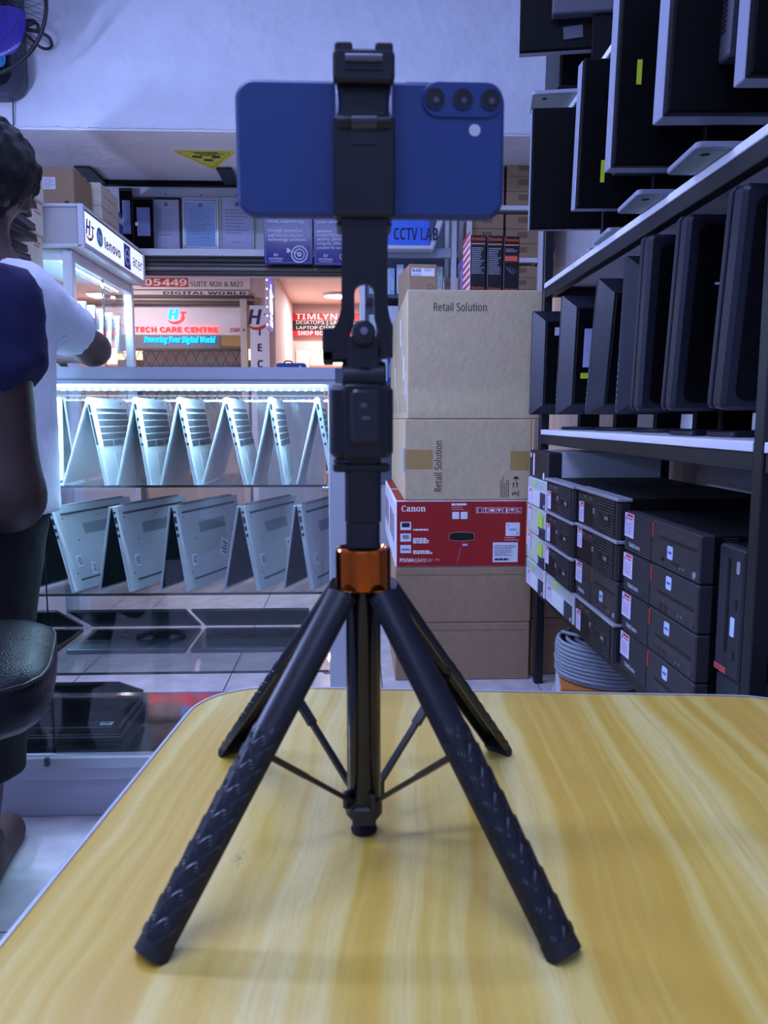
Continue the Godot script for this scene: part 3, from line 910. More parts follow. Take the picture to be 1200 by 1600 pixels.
# ------------------------------------------------------------------ tripod
func build_tripod() -> void:
	var c := Vector3(0.0045, TABLE_Y, -0.488)
	var o := thing("phone_tripod", "black four-legged phone tripod with copper collar standing on the yellow table", "tripod", c)
	var bk: Material = mats["tripod_black"]
	var gloss := hexm("0b0b0d", 0.14)
	var y := func(py: float) -> float: return at_z(570, py, 0.488).y - TABLE_Y
	# legs: hollow half-round channels, the lower part embossed with a scale pattern
	var feet := [Vector3(-0.1095, 0.0, 0.116), Vector3(0.1005, 0.0, 0.123), Vector3(-0.108, 0.0, -0.124), Vector3(0.1125, 0.0, -0.117)]
	for k in 4:
		var f: Vector3 = feet[k]
		var out := Vector3(f.x, 0, f.z).normalized()
		var top := out * 0.0205 + Vector3(0, y.call(922), 0)
		var bot := f + Vector3(0, 0.005, 0)
		var lg := part(o, "leg", leg_mesh(top, bot, out), bk)
		var dir := (bot - top).normalized()
		part(lg, "foot_pad", extrude_between(bot - dir * 0.004, bot + dir * 0.0055, out, 0.0108), hexm("111115", 0.7))
		part(lg, "hinge_pin", tube([top + out.cross(Vector3.UP) * 0.0102 + dir * 0.004, top - out.cross(Vector3.UP) * 0.0102 + dir * 0.004], 0.0022, 8), hexm("2a2a30", 0.3, 0.6))
		# brace from the foot hub to the leg, thinner in its lower half
		var on := top.lerp(bot, 0.50) - out * 0.003
		var hub := out * 0.0125 + Vector3(0, 0.026, 0)
		var br := begin()
		var bd := (on - hub).normalized()
		var side := out.cross(Vector3.UP).normalized()
		var bas := Basis(side, bd, side.cross(bd))
		var ln := on.distance_to(hub)
		add_box(br, hub.lerp(on, 0.3), Vector3(0.0042, ln * 0.62, 0.003), bas)
		add_box(br, hub.lerp(on, 0.78), Vector3(0.0066, ln * 0.46, 0.0036), bas)
		part(o, "brace", done(br), hexm("17151a", 0.35))
		part(o, "pivot_ear", bx(0.004, 0.012, 0.006, 0.001), hexm("1b1a20", 0.4), hub + side * 0.0035, Vector3(0, rad_to_deg(atan2(out.x, out.z)), 0))
	# centre column, hub and rubber foot
	part(o, "lower_column", lathe([[0.0, y.call(1250)], [0.0112, y.call(1250)], [0.0112, y.call(905)], [0.0, y.call(905)]], 40), gloss)
	part(o, "foot_hub", lathe([[0.0, y.call(1246)], [0.0118, y.call(1246)], [0.0122, y.call(1252)], [0.0122, y.call(1268)], [0.0095, y.call(1276)], [0.0, y.call(1276)]], 24), hexm("1a181c", 0.5))
	part(o, "hub_block", bx(0.0155, 0.0125, 0.0275, 0.0015), hexm("1d1c22", 0.5), Vector3(0, y.call(1262), 0))
	part(o, "rubber_foot", lathe([[0.0, 0.0005], [0.0085, 0.0005], [0.009, 0.0022], [0.0045, 0.0045], [0.0085, 0.011], [0.0, 0.0115]], 20), hexm("101013", 0.8))
	# copper collar
	part(o, "collar", lathe([[0.0135, y.call(919)], [0.0166, y.call(918)], [0.0178, y.call(916)], [0.0178, y.call(858)], [0.0172, y.call(855)], [0.0150, y.call(853.5)], [0.0142, y.call(858)], [0.0135, y.call(862)], [0.0135, y.call(919)]], 48), mat("copper", Color(0.74, 0.35, 0.13), 0.14, 1.0))
	part(o, "collar_deck", lathe([[0.0, y.call(860)], [0.0137, y.call(860)], [0.0137, y.call(866)], [0.0, y.call(866)]], 32), hexm("74727c", 0.3, 0.4))
	# upper column: flat-fronted tube with a sleeve
	part(o, "upper_column", rr(0.0212, 0.0212, y.call(700) - y.call(862), 0.0055, 0.0), hexm("0d0d10", 0.22), Vector3(0, y.call(862), 0), Vector3(-90, 0, 0))
	part(o, "column_sleeve", rr(0.0228, 0.0225, y.call(700) - y.call(815), 0.006, 0.001), bk, Vector3(0, y.call(815), 0), Vector3(-90, 0, 0))
	part(o, "clip_band", rr(0.0355, 0.024, y.call(722) - y.call(736), 0.003, 0.0012), bk, Vector3(-0.001, y.call(736), 0), Vector3(-90, 0, 0))
	part(o, "clip_tab", rr(0.012, 0.02, y.call(716) - y.call(723), 0.003, 0.0008), hexm("32323c", 0.35), Vector3(-0.0125, y.call(723), 0), Vector3(-90, 0, 0))
	# remote housing with the remote sunk into its face
	var hy: float = y.call(714)
	var hh: float = y.call(603) - hy
	part(o, "remote_housing", rr(0.0395, 0.03, hh, 0.0075, 0.003, 7), bk, Vector3(-0.001, hy, 0.0), Vector3(-90, 0, 0))
	part(o, "housing_spine", rr(0.0245, hh * 1.02, 0.004, 0.0035, 0.0015), bk, Vector3(0, hy + hh * 0.5, 0.0138))
	var rm := part(o, "remote", rr(0.0182, 0.0325, 0.0062, 0.0042, 0.0018, 6), hexm("16171d", 0.32), Vector3(0.0012, y.call(651), 0.0152))
	part(rm, "shutter_button", rr(0.004, 0.003, 0.0006, 0.0012), hexm("4b4d58", 0.4), Vector3(-0.0008, 0.0068, 0.006))
	part(rm, "power_mark", rr(0.0052, 0.0022, 0.0006, 0.001), hexm("4b4d58", 0.4), Vector3(0.0006, -0.0008, 0.006))
	# tilt joint
	part(o, "neck_barrel", lathe([[0.0, -0.0135], [0.0105, -0.0135], [0.0115, -0.0125], [0.0115, 0.0125], [0.0105, 0.0135], [0.0, 0.0135]], 28), bk, Vector3(0.0008, y.call(594), 0.0), Vector3(0, 0, 90))
	part(o, "neck", rr(0.0215, 0.018, y.call(528) - y.call(592), 0.004, 0.001), hexm("0f1015", 0.4), Vector3(0, y.call(592), 0), Vector3(-90, 0, 0))
	part(o, "tilt_knob", lathe([[0.0, 0.006], [0.0062, 0.0055], [0.0074, 0.004], [0.0074, -0.006], [0.0, -0.006]], 28), hexm("111218", 0.35), Vector3(0.0005, y.call(525), 0.0135), Vector3(90, 0, 0))
	part(o, "knob_screw", lathe([[0.0, 0.002], [0.0022, 0.0014], [0.0026, 0.0]], 14), hexm("7c808f", 0.3, 0.6), Vector3(0.0008, y.call(523), 0.0195), Vector3(90, 0, 0))
	part(o, "tilt_lever", rr(0.0145, 0.0205, 0.012, 0.002, 0.001), bk, Vector3(-0.0175, y.call(540), -0.006))
	part(o, "lever_toe", rr(0.0062, 0.008, 0.012, 0.001, 0.0006), bk, Vector3(-0.0214, y.call(560), -0.006))
	# yoke: arm with a keyhole slot, flared at its foot
	var yk := []
	var X := func(px: float) -> float: return (px - 570.0) * 0.000405
	for q in [[540, 345], [608, 345], [608, 480], [611, 498], [616, 512], [616, 560], [598, 562], [596, 545], [590, 533]]:
		yk.append(Vector2(X.call(q[0]), y.call(q[1])))
	for i in 5:                                # foot of the slot: right flank
		yk.append(Vector2(X.call([593, 591, 588, 587, 587][i]), y.call([520, 512, 500, 480, 460][i])))
	for i in 7:
		var a := PI * i / 6.0
		yk.append(Vector2(X.call(572.5 + cos(a) * 14.5), y.call(460 - sin(a) * 14.0)))
	for q in [[558, 500], [556, 512], [552, 522], [549, 545], [547, 562], [524, 562], [524, 520], [532, 505], [538, 485]]:
		yk.append(Vector2(X.call(q[0]), y.call(q[1])))
	part(o, "arm", extrude(PackedVector2Array(yk), 0.007), bk, Vector3(0, 0, 0.001))
	# clamp: lower body, twin rods, spring cover, upper jaw
	var by: float = y.call(346)
	var bh: float = y.call(192) - by
	part(o, "clamp_body", rr(0.0368, bh, 0.0125, 0.0022, 0.0014), bk, Vector3(0.0012, by + bh / 2, -0.0005))
	part(o, "clamp_hinge", lathe([[0.0, -0.0075], [0.0052, -0.0075], [0.0052, 0.0075], [0.0, 0.0075]], 20), hexm("2b2d38", 0.28), Vector3(0.0012, y.call(203), 0.0105), Vector3(0, 0, 90))
	for s in [-1, 1]:
		part(o, "hinge_ear", lathe([[0.0, -0.0038], [0.0046, -0.0038], [0.0046, 0.0038], [0.0, 0.0038]], 18), bk, Vector3(0.0012 + s * 0.0118, y.call(203), 0.0103), Vector3(0, 0, 90))
	part(o, "hinge_recess", bx(0.0152, 0.012, 0.002), hexm("07070a", 0.5), Vector3(0.0012, y.call(221), 0.0116))
	part(o, "rear_plate", bx(0.0275, y.call(135) - y.call(200), 0.004, 0.0008), hexm("0c0d14", 0.45), Vector3(0.0012, (y.call(135) + y.call(200)) / 2, 0.002))
	for s in [-1, 1]:
		part(o, "guide_rod", tube([Vector3(0.0012 + s * 0.0158, y.call(196), 0.006), Vector3(0.0012 + s * 0.0158, y.call(134), 0.006)], 0.0011, 10), hexm("c4c6d2", 0.2, 0.9))
	var jb: float = y.call(141)
	var jh: float = y.call(90) - jb
	part(o, "upper_jaw", rr(0.0362, jh, 0.013, 0.0036, 0.0016), bk, Vector3(0.0012, jb + jh / 2, -0.0005))
	for s in [-1, 1]:
		part(o, "jaw_horn", rr(0.0105, 0.006, 0.012, 0.002, 0.001), bk, Vector3(0.0012 + s * 0.0118, y.call(88), 0.0))
	part(o, "jaw_recess", bx(0.0225, 0.0065, 0.0016), hexm("07070b", 0.5), Vector3(0.0012, y.call(115), 0.0124))
	part(o, "jaw_roller", lathe([[0.0, -0.0108], [0.0022, -0.0108], [0.0022, 0.0108], [0.0, 0.0108]], 14), hexm("5a5e70", 0.25), Vector3(0.0012, y.call(107), 0.0138), Vector3(0, 0, 90))
	part(o, "jaw_lip", bx(0.034, 0.003, 0.024, 0.001), bk, Vector3(0.0012, y.call(120), -0.012))
	part(o, "lower_lip", bx(0.034, 0.003, 0.024, 0.001), bk, Vector3(0.0012, y.call(349), -0.012))

func leg_mesh(top: Vector3, bot: Vector3, out: Vector3) -> Mesh:
	var d := (bot - top).normalized()
	var side := out.cross(Vector3.UP).normalized()
	var nrm := side.cross(d).normalized()
	if nrm.dot(out) < 0.0:
		nrm = -nrm
	var ln := top.distance_to(bot)
	var nu := 30
	var nv := 132
	var w := 0.0106
	var dp := 0.0105
	var st := begin(true)
	var P := func(i: int, j: int) -> Vector3:
		var u := float(i) / nu
		var v := float(j) / nv
		var a := PI * u
		var x := -cos(a)
		var bulge := pow(maxf(sin(a), 0.0), 0.72)
		var lift := 0.0
		if v > 0.42 and v < 0.985:
			var s := (u - 0.5) * 3.4
			var t := (v - 0.42) * ln / 0.0145
			var p := fposmod(t + s, 1.0)
			var q := fposmod(t - s, 1.0)
			lift = 0.0010 * (1.0 - maxf(p, q)) * smoothstep(0.42, 0.45, v) * smoothstep(0.02, 0.12, minf(u, 1.0 - u))
		return top + d * (v * ln) + side * (x * (w + lift)) + nrm * ((dp + lift) * bulge - 0.003)
	var grid := []
	for j in nv + 1:
		var row := []
		for i in nu + 1:
			row.append(P.call(i, j))
		grid.append(row)
	st.set_smooth_group(-1)
	for j in nv:
		for i in nu:
			var a: Vector3 = grid[j][i]
			qd(st, a, grid[j][i + 1], grid[j + 1][i + 1], grid[j + 1][i], nrm * sin(PI * (i + 0.5) / nu) - side * cos(PI * (i + 0.5) / nu))
	# hollow inside
	var prof := [Vector2(-1.0, -0.003), Vector2(-0.84, -0.003), Vector2(-0.8, 0.0035), Vector2(-0.45, 0.0062), Vector2(0.45, 0.0062), Vector2(0.8, 0.0035), Vector2(0.84, -0.003), Vector2(1.0, -0.003)]
	for k in prof.size() - 1:
		var a: Vector2 = prof[k]
		var b: Vector2 = prof[k + 1]
		var pa := top + side * a.x * w + nrm * a.y
		var pb := top + side * b.x * w + nrm * b.y
		qd(st, pa, pb, pb + d * ln, pa + d * ln, -nrm - side * (a.x + b.x) * 0.6)
	for e in 2:
		var off := d * ln * e
		for i in nu:
			fc(st, top + off + nrm * 0.002, grid[nv * e][i], grid[nv * e][i + 1], d * (1.0 if e else -1.0))
	return done(st)

func extrude_between(a: Vector3, b: Vector3, out: Vector3, w: float) -> Mesh:
	var d := (b - a).normalized()
	var side := out.cross(Vector3.UP).normalized()
	var nrm := side.cross(d).normalized()
	if nrm.dot(out) < 0.0:
		nrm = -nrm
	var st := begin()
	var n := 14
	var mid := a + nrm * 0.003
	for i in n + 1:
		var g0 := PI * i / n if i <= n else 0.0
		var p0 := side * -cos(g0) * w + nrm * (0.0112 * pow(maxf(sin(g0), 0.0), 0.72) - 0.0036)
		var g1 := PI * (i + 1) / n
		var p1 := side * -cos(g1) * w + nrm * (0.0112 * pow(maxf(sin(g1), 0.0), 0.72) - 0.0036)
		if i == n:
			p1 = side * -w + nrm * -0.0036
		qd(st, a + p0, a + p1, b + p1, b + p0, (p0 + p1) - nrm * 0.004)
		fc(st, b + nrm * 0.003, b + p0, b + p1, d)
		fc(st, mid, a + p0, a + p1, -d)
	return done(st)

# ------------------------------------------------------------------ phone
func build_phone() -> void:
	var zz := 0.4905
	var a := at_z(366, 122, zz)
	var b := at_z(786, 341, zz)
	var w := b.x - a.x
	var h := a.y - b.y
	var o := thing("smartphone", "blue smartphone held sideways in the tripod clamp", "phone", Vector3((a.x + b.x) / 2, b.y, -zz - 0.009), 0.6)
	var blue := mat("phone_blue", Color(0.095, 0.215, 0.45), 0.38)
	part(o, "back_cover", rr(w, h, 0.0088, 0.0115, 0.0022, 8), blue, Vector3(0, h / 2, 0))
	part(o, "screen", rr(w - 0.004, h - 0.004, 0.0006, 0.01, 0.0, 8), mats["screen"], Vector3(0, h / 2, -0.0006))
	var s := 0.000408
	var isl := part(o, "camera_island", rr(121 * s, 50 * s, 0.0018, 25 * s - 0.0002, 0.0006, 8), blue, Vector3((712 - 576) * s, h / 2 + (231.5 - 160) * s, 0.0085))
	for k in 3:
		part(isl, "lens_ring", lathe([[0.0, 0.0], [15.2 * s, 0.0], [15.2 * s, 0.0012], [13.4 * s, 0.0012], [13.2 * s, 0.0004], [0.0, 0.0004]], 28), hexm("22304f", 0.3, 0.3), Vector3((k - 1) * 41.5 * s, 0, 0.0016), Vector3(90, 0, 0))
		part(isl, "lens_glass", lathe([[0.0, 0.0010], [13.2 * s, 0.0008], [13.2 * s, 0.0002], [0.0, 0.0002]], 28), mat("lens", Color(0.02, 0.02, 0.028), 0.06), Vector3((k - 1) * 41.5 * s, 0, 0.0017), Vector3(90, 0, 0))
		part(isl, "iris", lathe([[0.0, 0.0004], [4.5 * s, 0.0002], [4.5 * s, 0.0]], 16), hexm("4a4660", 0.2), Vector3((k - 1) * 41.5 * s + 2.0 * s, -2.0 * s, 0.0027), Vector3(90, 0, 0))
	part(o, "flash_lens", rr(17 * s, 17 * s, 0.0006, 8 * s, 0.0), hexm("c9cfd6", 0.25), Vector3((731 - 576) * s, h / 2 + (231.5 - 202) * s, 0.0086))
	part(o, "side_key", bx(0.018, 0.0012, 0.0025, 0.0004), blue, Vector3(0.03, h + 0.0004, 0.0045))
	part(o, "volume_key", bx(0.03, 0.0012, 0.0025, 0.0004), blue, Vector3(0.06, h + 0.0004, 0.0045))

# ------------------------------------------------------------------ glass display case
const CX0 := -1.3
const CX1 := -0.022
const CF := 1.88               # depth of its front
const CB := 2.36
const SHELF := [0.852, 0.579, 0.374]
const DECK := 0.168
func build_display_case() -> void:
	var w := CX1 - CX0
	var mx := (CX0 + CX1) / 2
	var mz := -(CF + CB) / 2
	var dp := CB - CF
	var o := thing("display_case", "aluminium framed glass display case lit by a light strip", "display case", Vector3(mx, 0, mz))
	var al: Material = mats["alu"]
	var wh: Material = mats["white_gloss"]
	var hf := dp / 2
	# plinth of three stacked boards
	part(o, "plinth_board", bx(w - 0.06, 0.10, 0.018, 0.002), hexm("b9b8c6", 0.5), Vector3(0, 0.05, hf - 0.03))
	part(o, "plinth_board", bx(w - 0.05, 0.032, 0.02, 0.002), hexm("c2c1cd", 0.45), Vector3(0, 0.117, hf - 0.022))
	part(o, "plinth_rail", bx(w - 0.02, 0.034, 0.03, 0.004), al, Vector3(0, 0.151, hf - 0.015))
	part(o, "plinth_box", bx(w - 0.08, 0.14, dp - 0.06), hexm("a9a8b4", 0.6), Vector3(0, 0.07, -0.02))
	part(o, "deck", bx(w - 0.03, 0.008, dp - 0.03), mat("deck_glass", Color(0.05, 0.07, 0.08), 0.06), Vector3(0, DECK - 0.005, 0))
	# frame
	for sx in [-1, 1]:
		for sz in [-1, 1]:
			part(o, "corner_post", rr(0.045, 0.032, 1.10 - DECK, 0.006, 0.0), al, Vector3(sx * (w / 2 - 0.0225), DECK, sz * (hf - 0.016)), Vector3(-90, 0, 0))
	for sz in [-1, 1]:
		part(o, "top_rail", extrude(PackedVector2Array([Vector2(-0.018, 0), Vector2(0.018, 0), Vector2(0.0195, 0.012), Vector2(0.019, 0.026), Vector2(0.012, 0.037), Vector2(0.0, 0.04), Vector2(-0.018, 0.04)]), w), al, Vector3(-w / 2 if sz > 0 else w / 2, 1.098, sz * (hf - 0.018)), Vector3(0, 90 if sz > 0 else -90, 0))
		part(o, "rail_bead", bx(w - 0.01, 0.003, 0.002), hexm("8f90a0", 0.3, 0.4), Vector3(0, 1.108, sz * (hf + 0.001)))
	for sx in [-1, 1]:
		part(o, "top_rail", bx(0.036, 0.038, dp - 0.08, 0.004), al, Vector3(sx * (w / 2 - 0.018), 1.118, 0))
		part(o, "rail_end_cap", bx(0.03, 0.034, 0.004, 0.001), hexm("5b5c68", 0.4), Vector3(sx * (w / 2 - 0.012), 1.119, hf + 0.003))
		part(o, "end_pane", bx(0.005, 0.92, dp - 0.07), mats["pane"], Vector3(sx * (w / 2 - 0.02), 0.633, 0))
	part(o, "top_pane", bx(w - 0.076, 0.006, dp - 0.076), mats["shelf_glass"], Vector3(0, 1.13, 0))
	# shelves with green cut edges on chrome pegs
	for k in 3:
		var g := part(o, "glass_shelf", bx(w - 0.1, 0.006, dp - 0.075), mats["shelf_glass"], Vector3(0, SHELF[k] - 0.003, -0.004))
		part(g, "shelf_edge", bx(w - 0.1, 0.0058, 0.003), mats["glass_edge"], Vector3(0, 0, hf - 0.036))
		for sx in [-1, 1]:
			for sz in [-1, 1]:
				part(g, "shelf_peg", bx(0.02, 0.012, 0.014, 0.003), hexm("c9cbd6", 0.2, 0.8), Vector3(sx * (w / 2 - 0.055), -0.0092, sz * (hf - 0.06)))
	# sliding front panes: the joint lies near the far end
	var seam := at_z(71, 900, CF + 0.02).x - mx
	part(o, "front_pane", bx(seam + w / 2 - 0.02, 0.925, 0.004), mats["pane"], Vector3((seam - w / 2 + 0.02) / 2, 0.632, hf - 0.012))
	part(o, "front_pane", bx(w / 2 - 0.02 - seam, 0.925, 0.004), mats["pane"], Vector3((seam + w / 2 - 0.02) / 2, 0.632, hf - 0.022))
	part(o, "pane_edge", bx(0.0025, 0.925, 0.0042), mats["glass_edge"], Vector3(seam, 0.632, hf - 0.022))
	part(o, "back_pane", bx(w - 0.09, 0.925, 0.004), mats["pane"], Vector3(0, 0.632, -hf + 0.016))
	part(o, "pane_stop", bx(0.012, 0.022, 0.01, 0.002), hexm("4a4a55", 0.4), Vector3(at_z(74, 1182, CF).x - mx, 0.158, hf + 0.004))
	# light strip under the front rail
	var led := part(o, "light_strip", bx(w - 0.1, 0.004, 0.012), glow("strip_glow", Color(0.80, 0.93, 1.0), 3.2), Vector3(0, 1.0955, hf - 0.045))
	part(led, "strip_channel", bx(w - 0.1, 0.002, 0.018), al, Vector3(0, 0.0032, 0))
	var st := begin()
	var n := 58
	for i in n:
		add_box(st, Vector3(-(w - 0.12) / 2 + (w - 0.12) * i / (n - 1.0), -0.0095, 0.002), Vector3(0.006, 0.0055, 0.005))
	part(led, "light_bead", done(st), glow("bead_glow", Color(0.86, 0.97, 1.0), 3.0)).set_meta("kind", "stuff")
	var l := AreaLight3D.new()
	l.name = "light"
	o.add_child(l)
	l.position = Vector3(0, 1.078, hf - 0.048)
	l.rotation_degrees = Vector3(-76, 0, 0)
	l.area_size = Vector2(w - 0.12, 0.02)
	l.light_color = Color(0.66, 0.86, 1.0)
	l.light_energy = 1.25
	l.area_range = 6.0
	l.shadow_enabled = true

# ------------------------------------------------------------------ laptops
# a leaf lies along +Z from its hinge at the origin, its inner face is +Y
func leaf_frame(dir: Vector3, nrm: Vector3, at: Vector3) -> Transform3D:
	return Transform3D(Basis(nrm.cross(dir).normalized(), nrm.normalized(), dir.normalized()), at)
func key_mesh(w: float, l: float) -> Mesh:
	var key := "keys%.3f,%.3f" % [w, l]
	if not meshes.has(key):
		var st := begin()
		var rows := 6
		for r in rows:
			var hh := l / rows
			var n: int = [16, 14, 14, 13, 12, 9][r]
			var x := -w / 2
			for i in n:
				var kw := w / n
				if r == 5:
					kw = w * (0.36 if i == 4 else 0.08)
				add_box(st, Vector3(x + kw / 2, 0, -l / 2 + hh * (r + 0.5)), Vector3(kw * 0.86, 0.0012, hh * (0.5 if r == 0 else 0.82)))
				x += kw
		meshes[key] = done(st)
	return meshes[key]
func laptop(n: String, label: String, pos: Vector3, turn: float, base_t: Transform3D, lid_t: Transform3D, o2: Dictionary, group: String) -> Node3D:
	var o := thing(n, label, "laptop", pos, turn, group)
	var w: float = o2.get("w", 0.31)
	var l: float = o2.get("l", 0.215)
	var tb: float = o2.get("tb", 0.012)
	var tl: float = o2.get("tl", 0.006)
	var shell: Material = o2.get("shell", mats["silver"])
	var b := part(o, "base", rr(w, tb, l, tb * 0.42, 0.0015, 4), shell)
	b.transform = base_t * Transform3D(Basis.IDENTITY, Vector3(0, -tb / 2, 0))
	var deck := tb / 2
	part(b, "key_well", bx(w * 0.86, 0.0006, l * 0.47), o2.get("well", hexm("9b9ea6", 0.5)), Vector3(0, deck, l * 0.33))
	part(b, "keys", key_mesh(w * 0.85, l * 0.46), o2.get("keys", hexm("3a3d45", 0.5)), Vector3(0, deck + 0.0008, l * 0.33)).set_meta("kind", "stuff")
	part(b, "touchpad", rr(w * 0.36, l * 0.29, 0.0006, 0.003), o2.get("pad", hexm("a9adb5", 0.35)), Vector3(0, deck, l * 0.79), Vector3(-90, 0, 0))
	part(b, "power_key", bx(0.012, 0.0008, 0.003), hexm("2a2c33"), Vector3(-w * 0.36, deck, l * 0.05))
	part(b, "speaker_bar", bx(0.012, 0.0008, 0.003), hexm("2a2c33"), Vector3(w * 0.3, deck, l * 0.05))
	# underside: vent strip, rubber bars, screw dots
	if o2.get("under", false):
		part(b, "vent_panel", bx(w * 0.42, 0.0006, l * 0.13), hexm("8d949a", 0.6), Vector3(0.0, -deck, l * 0.3))
		part(b, "rubber_bar", bx(w * 0.86, 0.0022, 0.006, 0.0008), hexm("4c535a", 0.7), Vector3(0, -deck, l * 0.09))
		part(b, "rubber_bar", bx(w * 0.80, 0.0022, 0.005, 0.0008), hexm("4c535a", 0.7), Vector3(0, -deck, l * 0.88))
		for q in [[-0.42, 0.14], [0.42, 0.14], [0.0, 0.16], [0.3, 0.42], [-0.3, 0.42], [0.42, 0.8]]:
			part(b, "screw", lathe([[0.0, 0.0006], [0.0022, 0.0004], [0.0025, 0.0]], 8), hexm("555b62", 0.4, 0.4), Vector3(q[0] * w, -deck - 0.0001, q[1] * l), Vector3(180, 0, 0))
		part(b, "hinge_barrel", lathe([[0.0, -w * 0.4], [0.0065, -w * 0.4], [0.0065, w * 0.4], [0.0, w * 0.4]], 14), hexm("7d828a", 0.4, 0.4), Vector3(0, 0.0, 0.001), Vector3(0, 0, 90))
	var side := signf(base_t.basis.x.z) if absf(base_t.basis.x.z) > 0.3 else 1.0
	for q in o2.get("labels", []):
		var c := part(b, "serial_sticker", card(q[2], q[3]), hexm("e6eef4", 0.5), Vector3(-side * q[0] * w, -deck - 0.0002, q[1] * l), Vector3(90, q[4], 0))
		rules(c, q[2] * 0.8, q[3] * 0.7, 4, hexm("3d4450"), Vector3(0, 0, 0.0009), Vector3.ZERO, int(q[1] * 99))
	# ports on the edge that faces the camera
	for q in o2.get("ports", []):
		part(b, "port", bx(0.0012, tb * 0.42, q[1]), hexm("10131a", 0.4), Vector3(side * (w / 2 + 0.0002), 0, q[0] * l))
	var d := part(o, "lid", rr(w, tl, l, tl * 0.42, 0.001, 4), o2.get("lid_mat", shell))
	d.transform = lid_t * Transform3D(Basis.IDENTITY, Vector3(0, -tl / 2, 0))
	part(d, "screen", bx(w * 0.97, 0.0006, l * 0.95), mats["screen"], Vector3(0, tl / 2, l * 0.5))
	part(d, "chin_line", bx(w * 0.3, 0.0008, 0.0012), hexm("2b2d33"), Vector3(0, tl / 2 + 0.0002, l * 0.07))
	if o2.get("mark", false):
		part(d, "round_mark", lathe([[0.0, 0.0004], [0.011, 0.0003], [0.011, 0.0]], 20), hexm("8b939d", 0.2, 0.6), Vector3(0, -tl / 2 - 0.0001, l * 0.5), Vector3(180, 0, 0))
	return o

